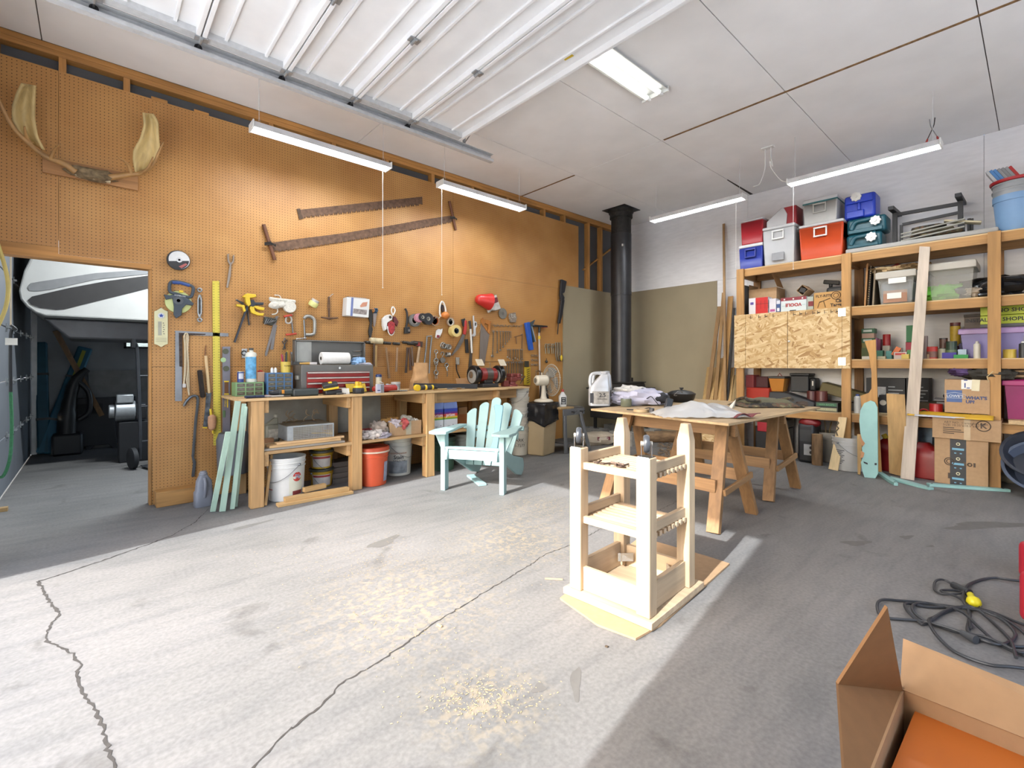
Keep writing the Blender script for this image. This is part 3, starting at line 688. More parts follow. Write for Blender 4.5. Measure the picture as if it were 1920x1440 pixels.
B().prism(pl(f, (358, 852), (362, 853), (367, 866), (364, 893), (358, 893), (361, 868)), -.028, -.016).obj('chisel_end', mt('#5C5F63', .45, .6), t, bev=.003)
B().beam(*p3(f, -.025, (349, 752), (343, 762)), .008, .026, (0, 1, 0)).obj('claw', mt('#6A6D71', .4, .6), t, bev=.002)
t, f = wall('string_winder', 'yellow chalk stick wound with pink mason string', 'string', 395, 790)
B().cyl(*p3(f, -.04, (393, 766), (398, 812)), .010, .008).obj('stick', YEL, t)
B().lathe([(.006, -.075), (.028, -.055), (.034, 0), (.032, .05), (.012, .068)], 18, p3(f, -.04, (396, 791))[0]).obj('string', mt('#CC9A74', .9, 0, .15, 120, .5, (.2, .2, 3)), t)
t, f = wall('spirit_level', 'long grey spirit level hanging right of the yellow ruler', 'level', 423, 755)
B().prism(pl(f, (416, 650), (430.5, 650), (431, 862), (416.5, 862)), -.026, -.008).obj('beam', mt('#7C7880', .4, .3, .06), t, bev=.002)
for yy in (659, 691): disc(B(), f(422 if yy == 659 else 423, yy), .025, .026, .03).obj('vial', mt('#4A4B30', .3), t)
disc(B(), f(417.5, 675), .022, .026, .03).obj('vial', mt('#9DBB84', .3), t)
B().prism(pl(f, (420, 716), (427, 716), (427, 737), (420, 737)), -.0275, -.0261).obj('hand_hole', mt('#6B4420', .7), t, smooth=0)
b = B()
for y0 in (714, 737.5): b.prism(pl(f, (419, y0), (428, y0), (428, y0 + 2.2), (419, y0 + 2.2)), -.0295, -.0261)
b.prism(pl(f, (424.5, 744), (426.5, 744), (426.5, 764), (424.5, 764)), -.0275, -.0261).obj('yellow_marks', YEL, t, smooth=0)
B().txt('STABILA', .022, (f(421.5, 754)[0], -.027, f(421.5, 754)[1]), rot=pi / 2).obj('lettering', YEL, t, smooth=0)
B().prism(pl(f, (416.5, 769), (421.5, 769), (421.5, 782), (416.5, 782)), -.031, -.0261).obj('vial', mt('#5E7A52', .3), t, bev=.004)
t, f = wall('key_tag', 'small silver tag hung between the level and the cleaner bottle', 'tag', 457, 662)
B().prism(pl(f, (453, 654), (463, 654), (463, 672), (453, 671)), -.008, -.003).obj('tag', mt('#B9B9BA', .35, .4, .25, 50), t, bev=.002)
b = B().ring((0, -.012, 0), .02, .005, n=18); b.obj('ring', DSTEEL, t)
t, f = wall('angle_square', 'dark metal clamp block hung at the top of the two file strips', 'tool', 505, 602)
B().prism(pl(f, (494, 594), (515, 598), (517, 603), (508, 611), (492, 607)), -.05, -.01).obj('block', mt('#45443C', .5, .4, .4, 30), t, bev=.003)
b = B()
for i in range(5): b.cyl((*p3(f, -.055, (493 + i * 3, 609 - i))[0],), (*p3(f, -.055, (498 + i * 4, 598 + i))[0],), .004, n=8)
b.obj('rods', STEEL, t)
for k, (nm, lab, P) in enumerate((('file_strip', 'longer of two bare steel strips hung side by side under the rope', [(516, 593), (521, 593), (500, 667), (497, 668), (496, 664)]),
                    ('file_strip', 'shorter of two bare steel strips hung side by side under the rope', [(514, 610), (519, 610), (512, 656), (506, 655)]))):
    t, f = wall(nm, lab, 'steel strip', 508, 630, d=.004 + .002 * (1 - k))
    B().prism(pl(f, *P), -.004 - .006 * (1 - k), -.001 - .006 * (1 - k)).obj('strip', mt('#827B78', .4, .7), t, smooth=0)
t, f = wall('spring_clamp', 'orange tipped grey F clamp left of the C clamp', 'clamp', 543, 610)
B().tube(smooth_path(p3(f, -.03, (534, 602), (536, 594), (542, 594), (545, 600), (542, 606), (536, 606)), 4, True), .008, 8, True).obj('loop', mt('#B5B0A8', .5), t)
B().beam(*p3(f, -.02, (545, 600), (548, 626)), .008, .02, (0, 1, 0)).obj('bar', STEEL, t, smooth=0)
for a, c in (((530, 594), (546, 591)), ((534, 628), (554, 626))): B().beam(*p3(f, -.03, a, c), .02, .026, (0, 1, 0)).obj('jaw_pad', mt('#C0442A', .5), t, bev=.005)
t, f = wall('c_clamp', 'big galvanized C clamp hung above the tool chest', 'clamp', 578, 615)
P = smooth_path(p3(f, -.03, (568, 598), (572, 594), (580, 594), (587, 600), (588, 612), (587, 625), (581, 628), (571, 628)), 4)
B().tube(P, .017, 8).obj('frame', mt('#A5A39C', .45, .6), t)
B().cyl(*p3(f, -.03, (568, 600), (570, 636)), .009).obj('screw', STEEL, t)
B().cyl(*p3(f, -.04, (553, 635.5), (572, 634)), .005).obj('tommy_bar', CHROME, t)
t, f = wall('wire_cutters', 'small pliers with red tips hung above the cup of pens', 'pliers', 533, 645)
B().tube(p3(f, -.015, (528, 640), (532, 645), (534, 655)), .005, 6).tube(p3(f, -.015, (537, 637), (533, 645), (530, 656)), .005, 6).obj('handles', mt('#3A3A3C', .5), t)
B().tube(p3(f, -.015, (531, 640), (534, 634)), .006, 6).obj('jaws', STEEL, t)
t, f = wall('wall_outlet', 'grey outlet box with plugs on the pegboard beside the tool chest', 'outlet', 549, 670)
B().prism(pl(f, (544, 660), (555, 660), (555, 685), (545, 685)), -.03, 0).obj('box', mt('#8B8B8C', .45, .4), t, bev=.004)
B().prism(pl(f, (544, 664), (550, 664), (550, 676), (544, 676)), -.055, -.0305).obj('plug', mt('#5A5B50', .6), t, bev=.004)
B().tube(smooth_path(p3(f, -.05, (546, 675), (549, 684), (556, 694), (562, 705)), 5), .005, 6).obj('cord', BLACK, t)
# middle cluster
t, f = wall('tin_snips', 'long dark grass shears hung left of the scissors', 'shears', 693, 605)
B().prism(pl(f, (689, 581), (695, 580), (697, 592), (695, 612), (697, 618), (694, 633), (691.5, 634), (689, 622), (692, 605), (688, 590)), -.03, -.008).obj('shears', mt('#3E3B38', .5, .4), t, bev=.003)
t, f = wall('scissors', 'scissors with orange and blue handles', 'scissors', 701, 595)
for c in ((698, 582), (704, 582)):
    p = f(*c); B().ring((p[0], -.018, p[1]), .017, .006, n=18).obj('handle', mt('#C37A35' if c[0] == 698 else '#29506E', .4), t)
B().prism(pl(f, (698, 588), (705, 588), (703, 605), (701, 613), (699, 611)), -.02, -.012).obj('blades', mt('#A69A94', .35, .6), t, smooth=0)
B().prism(pl(f, (700, 578), (707, 578), (706, 592), (700, 592)), -.016, -.008).obj('grip', mt('#27455C', .4), t, bev=.003)
t, f = wall('fabric_roll_hanger', 'white roll and red patterned glove hung together on a white loop', 'glove', 728, 605)
B().tube(smooth_path(p3(f, -.05, (733, 592), (730, 583), (733, 576), (737, 583), (733, 592)), 5), .007, 7).obj('loop', WHITE, t)
B().prism(pl(f, (714, 598), (720, 592), (727, 590), (732, 594), (731, 600), (722, 606), (721, 618), (717, 621), (714, 610)), -.06, -.01).obj('white_roll', mt('#DCDAD6', .6), t, bev=.006)
disc(B(), f(727, 595.5), .016, .0605, .063).obj('hole', mt('#4A3A2A'), t)
B().prism(pl(f, (723, 607), (728, 603), (735, 606), (735, 620), (731, 627), (727, 627), (723, 619)), -.075, -.03).obj('red_glove', mt('#A02F33', .7, 0, .4, 60), t, bev=.008)
B().tube(smooth_path(p3(f, -.06, (722, 612), (724, 624), (729, 629), (734, 624), (735, 614)), 4), .006, 6).obj('white_trim', WHITE, t)
B().prism(pl(f, (733, 594), (738, 594), (744, 604), (741, 613), (735, 606)), -.05, -.02).obj('second_glove', mt('#5E2428', .7, 0, .4, 60), t, bev=.006)
t, f = wall('strap_wrench', 'black rubber strap wrench', 'wrench', 760, 602)
B().tube(smooth_path(p3(f, -.02, (758, 579), (761, 585), (762, 598), (760, 614)), 4), .013, 8).obj('handle', mt('#2B2A28', .6), t)
B().prism(pl(f, (756, 614), (765, 613), (766, 625), (756, 626)), -.045, -.008).obj('head', mt('#262625', .5), t, bev=.004)
disc(B(), f(763, 620), .016, .045, .05).obj('bolt', CHROME, t)
def tape(lab, px, py, R, depth, hole, h, d=.03, name='tape_roll', cat='tape roll', core='#D8D2C4', g='tape rolls on the pegboard'):
    t, f = wall(name, lab, cat, px, py, g)
    disc(B(), (0, 0), R, d, d + depth, hole + .004).obj('tape', mt(h, .5, 0, .06), t)
    disc(B(), (0, 0), hole + .0035, d + .001, d + depth - .001, hole).obj('core', mt(core, .6), t)
    B().cyl((0, .004, 0), (0, -d - depth - .02, hole * .8), .004, n=8).obj('hook', GALV, t)
tape('grey duct tape roll at the back of the row', 775, 601, .075, .04, .04, '#70706C', .004)
tape('pink flagging tape roll', 779, 597, .052, .045, .016, '#C98A9A', .05)
tape('small black tape roll before the pink one', 783, 596, .046, .022, .016, '#222224', .10)
tape('large black tape roll', 795, 599, .070, .055, .02, '#232428', .05)
tape('thin clear tape ring with an orange core right of the black rolls', 811, 602, .062, .03, .046, '#9A8468', .03, core='#B8602E')
tape('grey tape ring hung above the masking tape', 842, 604, .053, .025, .037, '#A19080', .02)
tape('fat masking tape roll with a green side', 848, 621, .075, .075, .033, '#D5BC78', .02, core='#3B4754')
t, f = wall('dust_mask', 'white and orange dust mask hung by its strap', 'mask', 828, 583)
B().tube(smooth_path(p3(f, -.03, (823, 572), (826, 566), (830, 570), (833, 582), (832, 592), (823, 592), (822, 580)), 4, True), .011, 8, True).obj('strap_frame', mt('#DCD8D0', .5), t)
B().sph((*p3(f, -.05, (831, 592))[0],), (.055, .05, .045), 18, 10, .1).obj('cup', mt('#CE7A34', .5), t)
B().prism(pl(f, (826, 571), (830, 573), (831, 583), (828, 585), (825, 577)), -.025, -.01).obj('dark_opening', mt('#2E1C1C', .7), t, smooth=0)
B().tube(smooth_path(p3(f, -.03, (824, 592), (820, 597), (814, 596), (810, 593)), 4), .006, 6).obj('cord', mt('#C9B79C'), t)
t, f = wall('seed_pouch', 'small white pouch with a red mark left of the masking tape', 'pouch', 821, 626)
B().prism(pl(f, (816, 620), (820, 617), (825, 618), (828, 616), (827, 623), (823, 631), (821, 635), (814.5, 634)), -.03, -.008).obj('pouch', mt('#D8D6D4', .6), t, bev=.006)
B().prism(pl(f, (817, 628), (822, 629), (821, 634), (816, 633)), -.0315, -.0301).obj('mark', mt('#7C2A32'), t, smooth=0)
t, f = wall('red_funnel', 'red plastic funnel lying against the board with a bag behind it', 'funnel', 907, 563)
B().loft([[(V(PD(PW(907, 563), *c, .075)) + V((cos(a) * rx, sin(a) * ry, sin(a) * .0 + cos(a) * sl))) for a in [2 * pi * i / 20 for i in range(20)]] for c, rx, ry, sl in (((895, 562), .03, .05, .0), ((902, 561), .035, .06, .0), ((910, 561), .04, .065, .0), ((921, 556), .03, .068, .02))])
b = B(); P = []
t0 = V(PD(PW(907, 563), 893, 560, .07)); t1 = V(PD(PW(907, 563), 918, 566, .08)); ax = (t1 - t0).normalized()
rings = []
for s, r in ((0, .03), (.05, .048), (.2, .066), (.55, .085), (.8, .1), (1, .115)):
    c = t0.lerp(t1, s); u = ax.orthogonal().normalized(); w = ax.cross(u)
    rings.append([tuple(c + u * r * cos(a) * 1 + w * r * sin(a)) for a in [2 * pi * i / 24 for i in range(24)]])
b.loft(rings).obj('bowl', mt('#C8302C', .35), t)
t, f = wall('seed_bag', 'crumpled white and maroon plastic bag right of the red funnel', 'bag', 924, 570)
B().prism(pl(f, (918, 562), (926, 553), (930, 566), (935, 580), (925, 583), (918, 583), (912, 588), (909, 578)), -.06, -.02).obj('bag', mt('#C9C4BC', .5, 0, .2, 20, .5), t, bev=.012)
B().prism(pl(f, (919, 560), (927, 558), (929, 567), (915, 572)), -.0615, -.0601).obj('maroon_print', mt('#6E2A33'), t, smooth=0)
t, f = wall('sanding_disc', 'round grey sanding disc', 'disc', 942, 588)
disc(B(), (0, 0), .075, .006, .012).obj('disc', mt('#77736A', .8, 0, .15, 30), t)
disc(B(), (0, 0), .02, .012, .014).obj('center', mt('#5E5A54', .8), t)
t, f = wall('screw_bag', 'small clear bag of white screws', 'bag', 959, 595)
B().prism(pl(f, (953, 588), (964, 586), (967, 596), (965, 605), (955, 605), (952, 594)), -.03, -.006).obj('bag', mt('#8A7C6E', .5, 0, .5, 60), t, bev=.008)
b = B(); rnd = random.Random(4)
for i in range(16): p = f(955 + rnd.random() * 9, 590 + rnd.random() * 7); b.obox((p[0], -.033, p[1]), (.018, .005, .005), (0, rnd.random() * 3, 0))
b.obj('screws', mt('#D2CEC4', .5), t, smooth=0)

# hammers on the rack behind the bench
def hammer(lab, a, c, head, hc, hh, wc, L=.05, r=.016, name='hammer', cat='hammer', group='hammers on the pegboard'):
    t, f = wall(name, lab, cat, *head, group)
    P = smooth_path(p3(f, -.05, a, ((a[0] + c[0]) / 2, (a[1] + c[1]) / 2), c), 4)
    n = len(P); B().tube(P, [r * (.8 + .5 * abs(i / (n - 1) - .35)) for i in range(n)], 10).obj('handle', wc, t)
    hb = B().cyl((-L, -.05, .004), (L, -.05, 0), hh, n=16)
    hb.obj('head', hc, t, bev=.003)
    return t, f
hammer('white headed rubber mallet with a blue and cream handle', (701, 648), (700, 688), (701.5, 640), mt('#CDBE9A', .7, 0, .2, 25), .034, wood('#C7A368', 'z'), .072, .017, 'rubber_mallet', 'mallet')
for q in (((698, 645), (697, 686), (689, 643), 'dark ball peen hammer half behind the white mallet', '#5A4430'), ((720, 652), (726, 709), (722, 644), 'hammer with the longest pale handle on the pegboard', '#9B7A58'), ((741, 652), (739, 697), (739, 645), 'hammer with a straight pale wooden handle left of the paper bag', '#9A7C5E'),
          ((760, 652), (757, 699), (757, 643), 'hammer with a dark grooved handle', '#3F2E22'), ((763, 652), (766, 694), (766, 645), 'hammer with a thin brown handle beside the grooved one', '#54392A'), ((768, 650), (770, 686), (773, 644), 'small hammer with a greyish handle next to the hatchet', '#5E4A3C')):
    hammer(q[3], q[0], q[1], q[2], DSTEEL, .017, wood(q[4], 'z'), .042, .014)
t, f = wall('hatchet', 'hatchet with a red painted head and pale handle', 'hatchet', 781, 646)
B().prism(pl(f, (772, 639), (790, 641), (789, 651), (782, 650), (775, 649)), -.04, -.018).obj('head', mt('#4A3A34', .6, .4), t, bev=.003)
B().prism(pl(f, (775, 642), (784, 642), (785, 649), (777, 648)), -.0415, -.0401).obj('red_paint', mt('#93302C', .6), t, smooth=0)
B().tube(p3(f, -.03, (784, 650), (780, 680)), .017, 10).obj('handle', wood('#B39877', 'z'), t)
t, f = wall('hoof_nippers', 'pair of long bare steel nippers hung open above the paper bag', 'nippers', 802, 660)
B().tube(smooth_path(p3(f, -.02, (794, 680), (797, 655), (799, 630)), 4), .010, 8).tube(smooth_path(p3(f, -.02, (803, 700), (805, 660), (808, 632)), 4), .010, 8).obj('arms', STEEL, t)
B().tube(p3(f, -.02, (798, 631), (808, 630)), .006, 6).obj('bridge', GALV, t)
# shackles and pulleys
SH = [('chain_shackle', 'round galvanized shackle at the top of the hardware group', 828, 648), ('chain_shackle', 'smaller shackle right of the round one', 837, 650),
      ('eye_bolt', 'double ended eye bolt on the left of the hardware group', 816, 664), ('pulley_block', 'small round pulley block with a hook', 827, 668), ('spring_hook', 'coiled spring hook by the saw tip', 838, 665),
      ('ring_bolt', 'ring bolt hanging lowest at the left', 816, 686), ('snap_hook', 'snap hook with a dangling pin right of the ring bolt', 835, 688)]
for i, (nm, lab, px, py) in enumerate(SH):
    t, f = wall(nm, lab, 'hardware', px, py, 'rigging hardware on the pegboard'); b = B()
    if i in (0, 1):
        b.ring((0, -.03, 0), .033 - .01 * i, .010, n=20).ring((.01, -.05, -.005), .026, .008, n=18).cyl((-.03, -.05, -.03), (.03, -.05, -.035), .007, n=10)
    elif i in (2, 5):
        b.ring((0, -.02, .03), .022, .007, n=18).cyl((0, -.02, .01), (0, -.02, -.06), .008, n=10).ring((0, -.02, -.085), .028, .009, n=18)
        if i == 5: b.tube([(-.01, -.02, -.11), (-.012, -.02, -.16)], .005, 6).tube([(.012, -.02, -.11), (.014, -.02, -.16)], .005, 6)
    elif i == 3:
        b.ring((0, -.03, .03), .022, .006, n=18, a0=-1, a1=3.6); disc(b, (.002, -.05), .035, .015, .045); b.cyl((0, -.03, .01), (0, -.03, -.03), .006, n=8)
    elif i == 4:
        for k in range(4): b.ring((-.02 + .014 * k, -.025, 0), .026, .005, ax='x', n=14)
    else:
        b.ring((.005, -.02, .02), .024, .008, n=18).cyl((0, -.02, 0), (.01, -.03, -.05), .012, n=10).tube([(.01, -.03, -.06), (.016, -.02, -.12)], .006, 6)
    b.obj('metal', mt('#9A9994', .35, .8, .2, 30), t)
t, f = wall('airbrush_tool', 'small black and silver tool clipped low on the board beside the grinder', 'tool', 855, 683)
B().prism(pl(f, (853, 670), (859, 670), (859, 684), (854, 684)), -.03, -.004).obj('clip', mt('#A29C92', .4, .4), t, bev=.003)
B().tube(smooth_path(p3(f, -.03, (853, 683), (854, 695), (858, 705), (861, 712)), 4), .008, 8).obj('nozzle', BLACK, t)
# long tools
t, f = wall('pruning_saw', 'curved pruning saw with a red and black handle', 'saw', 865, 620)
B().prism(pl(f, (866, 625), (870, 628), (867, 640), (858, 655), (846, 667), (844.5, 666), (855, 648), (862, 634)), -.022, -.018).obj('blade', STEEL, t, smooth=0)
B().prism(pl(f, (869, 601), (873, 601), (873.5, 615), (871, 628), (866, 627), (868, 614)), -.03, -.01).obj('red_grip', mt('#B5332D', .5), t, bev=.004)
B().prism(pl(f, (863, 599), (870, 597), (870, 613), (866, 612)), -.028, -.012).obj('black_cap', BLACK, t, bev=.003)
t, f = wall('dowel_baton', 'white tube with a black rubber grip hung between the saws', 'baton', 879, 630)
B().cyl(*p3(f, -.05, (876, 602), (878, 617)), .016).obj('black_grip', BLACK, t)
B().cyl(*p3(f, -.05, (878, 617), (880.5, 662)), .013).obj('tube', mt('#CFCBC4', .4), t)
t, f = wall('black_sheath', 'narrow black sheath hung behind the white tube', 'sheath', 874, 648)
B().prism(pl(f, (870.5, 636), (876, 636), (877.5, 662), (872, 662)), -.022, -.004).obj('sheath', BLACK, t, bev=.003)
B().tube(p3(f, -.015, (873, 636), (874, 628), (880, 618)), .006, 6).obj('strap', mt('#8E6A44'), t)
t, f = wall('keyhole_saw', 'long dark blade hung behind the white tube down to the bench', 'saw', 884, 660)
B().prism(pl(f, (882, 632), (886, 632), (884, 692), (877.5, 692), (880, 662)), -.008, -.005).obj('blade', mt('#5A524A', .5, .6), t, smooth=0)
t, f = wall('caulking_gun', 'white caulking gun with a toothed rod', 'caulking gun', 888, 612)
B().prism(pl(f, (885, 592), (886.5, 592), (887, 602), (891.5, 604), (892, 612), (889.5, 616), (890, 628), (887, 631.5), (882, 630), (886, 625)), -.03, -.01).obj('body', mt('#C6C6C6', .4), t, bev=.003)
B().prism(pl(f, (888, 605), (890.5, 605.5), (890, 611), (887.5, 611)), -.0312, -.0301).obj('handle_hole', mt('#3A3530'), t, smooth=0)
B().tube(smooth_path(p3(f, -.02, (889, 606), (896, 609), (899, 616), (895, 627), (889, 631)), 4), .004, 6).obj('wire', mt('#9B7F5C'), t)
t, f = wall('hand_saw', 'panel hand saw with an orange wooden handle hanging blade down', 'saw', 907, 640)
B().prism(pl(f, (900.5, 606), (905, 610), (916.5, 628), (907, 686), (897.5, 686), (899, 640)), -.012, -.009).obj('blade', mt('#8E8680', .4, .6, .1, 40, 0, (3, 3, .2)), t, smooth=0)
B().prism(pl(f, (901, 599), (905, 596), (906, 600), (911, 599), (917, 603), (919.5, 602), (918.5, 607), (918, 620), (916, 627), (912, 622), (914, 617), (914.5, 609), (908, 606), (906, 609), (911, 614), (913, 619), (911, 621), (905, 612), (902, 608)), -.022, -.001).obj('handle', wood('#B97734', 'z'), t, bev=.002)
t, f = wall('chain_bundle', 'short chain looped along the board above the wrenches', 'chain', 940, 611); b = B()
for i in range(22):
    p = f(923 + i * 2.5, 610 + (i % 3) * .8 + i * .05); b.ring((p[0], -.02 - .006 * (i % 2), p[1]), .013 if i < 9 else .009, .0035, ax='y' if i % 2 else 'z', n=10, k=6)
b.obj('links', mt('#8E8A80', .4, .8), t)
# wrenches
WR = mt('#9A958C', .35, .85, .15, 20)
def wrench(px, y0, y1, lab, g, w=.012, slant=0, d=.004, both=True):
    t, f = wall('wrench', lab, 'wrench', px, (y0 + y1) / 2, g, d)
    a = p3(f, -.015, (px, y0))[0]; c = p3(f, -.015, (px + slant, y1))[0]
    b = B().beam(a, c, .006, w, (0, 1, 0))
    b.ring(a, w * .75, w * .32, n=14, k=6)
    b.ring(c, w * .95, w * .42, n=12, k=6, a0=-pi / 2 + .75, a1=1.5 * pi - .75)
    b.obj('wrench', WR, t)
wl = [924, 931, 937, 942, 946.5, 950, 953.5, 956.5]; yl = [668, 661, 657, 651, 645, 641, 637, 633]
for i, x in enumerate(wl):
    wrench(x, 622, yl[i], ('largest adjustable wrench, first of the graded upper row' if i == 0 else f'combination wrench, {["","second","third","fourth","fifth","sixth","seventh","last and shortest"][i]} of the graded upper row below the chain'), 'graded wrenches in the upper row', .018 if i == 0 else .014 - .001 * i, -2 if i == 0 else 0)
wx = [951, 955, 961, 965.5, 970, 975, 978]
for i, x in enumerate(wx):
    wrench(x, 656, 670 + (i % 3) * 2 + i * .6, f'short wrench, {["first","second","third","fourth","fifth","sixth","last"][i]} from the left in the middle row', 'short wrenches in the middle row', .012)
wx = [943, 948, 952.5, 958, 962, 967, 972, 975, 978]
for i, x in enumerate(wx):
    wrench(x, 680, 704 + (i % 2) * 3, f'long flat wrench, {["first","second","third","fourth","fifth","sixth","seventh","eighth","last"][i]} from the left in the bottom row above the vise', 'long wrenches in the bottom row', .014)
t, f = wall('wrench_rail', 'thin metal rail the bottom row of wrenches hangs from', 'rail', 945, 678)
B().tube(p3(f, -.012, (908, 678), (980, 678)), .0035, 6).obj('rail', mt('#6E5A48', .6, .5), t)
t, f = wall('thin_rod', 'single thin rod left of the bottom wrench row', 'rod', 917.5, 690)
B().tube(p3(f, -.012, (917.5, 680), (917.5, 701)), .004, 6).obj('rod', WR, t)
t, f = wall('small_vise_clamp', 'dark small bracket hung right of the upper wrenches', 'bracket', 970, 635)
B().tube(smooth_path(p3(f, -.015, (963, 632), (970, 630), (978, 628)), 4), .005, 6).tube(p3(f, -.015, (978, 626), (977, 654)), .006, 6).tube(p3(f, -.015, (966, 632), (967, 645)), .006, 6).obj('metal', RUST, t)
t, f = wall('blue_clamp', 'bright blue pipe clamp hung near the wrenches', 'clamp', 989, 630)
B().prism(pl(f, (981, 606), (988, 604), (990, 618), (995.5, 656), (989, 657), (984, 625)), -.06, -.015).obj('body', mt('#2458B4', .4), t, bev=.004)
B().tube(p3(f, -.07, (991, 613), (998, 641)), .007, 8).obj('lever', mt('#8FA6B8', .3, .5), t)
B().prism(pl(f, (988, 608), (1001, 600), (998, 606), (996, 613), (1001, 640), (998, 642), (993, 620)), -.03, -.005).obj('dark_clamp', mt('#3C4A52', .5), t, bev=.002)
t, f = wall('floor_squeegee', 'long white pole with a black and red squeegee head leaning on the pegboard', 'squeegee', 1009, 680)
B().cyl(*p3(f, -.03, (1008, 622), (1010.5, 747)), .0125).obj('pole', mt('#C3B7AE', .4), t)
B().beam(*p3(f, -.04, (996, 611), (1022, 613)), .03, .035, (0, 1, 0)).obj('head', BLACK, t, bev=.005)
B().cyl(*p3(f, -.035, (1008, 612), (1008, 624)), .018).obj('socket', BLACK, t)
B().cyl(*p3(f, -.03, (1008.3, 630), (1008.5, 636)), .02).obj('yellow_collar', YEL, t)
B().beam(*p3(f, -.055, (1012, 615), (1021, 614)), .008, .012, (0, 1, 0)).obj('red_strip', mt('#A23A30'), t, smooth=0)
t, f = wall('feeler_card', 'yellow card of drill bits hung beside the vise', 'card', 987, 700)
B().prism(pl(f, (982.5, 688), (993, 688), (993, 722), (981.5, 722)), -.018, -.003).obj('card', mt('#C8A92C', .5), t, bev=.002)
b = B()
for i in range(7): b.beam(*p3(f, -.021, (986, 694 + i * 4), (991, 691.5 + i * 4)), .006, .009, (0, 1, 0))
b.obj('bits', mt('#3A3226'), t, smooth=0)
B().prism(pl(f, (982.5, 677), (989, 677), (989, 688), (982.5, 688)), -.03, -.008).obj('holder', mt('#3A382C', .5), t, bev=.002)
rnd = random.Random(9)
for r in range(3):
    for k in range(3):
        t, f = wall('socket_ring', f'small steel ring, {["left","middle","right"][k]} one in the {["top","middle","lowest"][r]} line beside the white pole', 'ring', 996 + k * 4.5, 667 + r * 8.5, 'steel rings beside the pole')
        B().ring((0, -.02, 0), .013, .004, n=12, k=6).obj('ring', mt('#8A857C', .35, .8), t)
t, f = wall('wire_coil', 'coil of brown wire hanging on the pole hook', 'wire', 1004, 702); b = B()
for k in range(4): b.ring((.003 * k, -.05 - .006 * k, 0), .05 + .006 * (k % 2), .003, n=20, k=6)
b.obj('coil', mt('#6E5436', .5, .3), t)
for i in range(5):
    x = [1021, 1024.5, 1028, 1032, 1036][i]
    t, f = wall('g_clamp', f'small pale clamp, {["first","second","third","fourth","fifth"][i]} of the left bunch near the wall panel', 'clamp', x, 655, 'small clamps near the wall panel')
    B().tube(smooth_path(p3(f, -.02 - .01 * (i % 2), (x + 2, 645), (x - 1, 648), (x, 656), (x + .5, 663)), 3), .007, 6).obj('frame', mt('#958E7A', .5, .4), t)
    B().tube(p3(f, -.03, (x - 2, 652), (x + 2.5, 650)), .004, 6).obj('screw', STEEL, t)
for i in range(3):
    x = [1040, 1044, 1048][i]
    t, f = wall('drop_hook', f'long galvanized hook, {["first","second","third"][i]} of the right bunch near the wall panel', 'hook', x, 658, 'long hooks near the wall panel')
    B().tube(smooth_path(p3(f, -.02, (x, 642), (x + .5, 655), (x + .5, 668), (x + 3, 677)), 4), .008, 7).obj('hook', mt('#8E8F88', .4, .6), t)
t, f = wall('yellow_tag', 'yellow plastic handle at the edge of the tan wall panel', 'handle', 1050, 671, d=.022)
B().sph((0, -.03, 0), (.022, .014, .045), 14, 10).obj('grip', YEL, t)
t, f = wall('grease_nipple', 'small dark fitting hung under the left clamps', 'fitting', 1023, 678)
B().sph((0, -.02, 0), (.022, .02, .02), 12, 8, .5, 2).cyl((0, -.02, 0), (0, -.02, .05), .005).obj('metal', DSTEEL, t)
t, f = wall('air_rifle', 'black long gun hung upright, muzzle down, at the right end of the pegboard', 'gun', 1048, 560, d=.02)
B().prism(pl(f, (1049, 524), (1059, 528), (1055, 549), (1051, 551), (1055, 558), (1054, 565), (1049, 566), (1047, 553)), -.045, -.008).obj('stock', mt('#26262A', .45), t, bev=.006)
B().prism(pl(f, (1049, 563), (1055, 563), (1051, 590), (1047, 607), (1043, 606), (1046, 585)), -.045, -.012).obj('fore_end', mt('#232327', .45), t, bev=.005)
B().cyl(*p3(f, -.03, (1045, 600), (1042.5, 627)), .008).obj('barrel', mt('#2E2B2A', .4, .6), t)
B().tube(smooth_path(p3(f, -.028, (1050, 561), (1045, 563), (1047, 568)), 4), .004, 6).obj('trigger_guard', STEEL, t)
# hooks: anything on the pegboard whose mesh does not reach the board gets a peg
def peg_hooks():
    for t in [o for o in COL.objects if o.parent is None and o.type == 'EMPTY' and abs(o.location.y - YP) < .03 and 'category' in o.keys()]:
        best = None; top = None
        for c in t.children:
            if c.type != 'MESH': continue
            for v in c.data.vertices:
                p = c.matrix_basis @ v.co
                if best is None or p.y > best: best = p.y
                if top is None or p.z > top.z: top = p.copy()
        w = YP - t.location.y
        if best is not None and best < w - .002:
            B().cyl((top.x, w + .004, top.z - .006), (top.x, top.y - .004, top.z - .004), .003, n=8).obj('hook', GALV, t)
peg_hooks()

# ---------- helpers for boxes seen face on ----------
def fbY(name, label, cat, x0, x1, yt, z, Y, group=None):
    p = oy(x0, 700, Y); q = oy(x1, 700, Y); w = q.x - p.x
    h = oy((x0 + x1) / 2, yt, Y).z - z
    return T(name, label, cat, ((p.x + q.x) / 2, Y, z), 0, group), w, h
def fbX(name, label, cat, x0, x1, yt, z, X, group=None):
    p = ox(x0, 700, X); q = ox(x1, 700, X); w = p.y - q.y
    h = ox((x0 + x1) / 2, yt, X).z - z
    return T(name, label, cat, (X, (p.y + q.y) / 2, z), -pi / 2, group), w, h
def bx(w, d, z0, z1, x=0): return B().box(x - w / 2, 0, z0, x + w / 2, d, z1)
def rag(c, r, seed, name, mat, t, j=.5, e=1): return B().sph(c, r, 22, 14, j, seed, e).obj(name, mat, t)

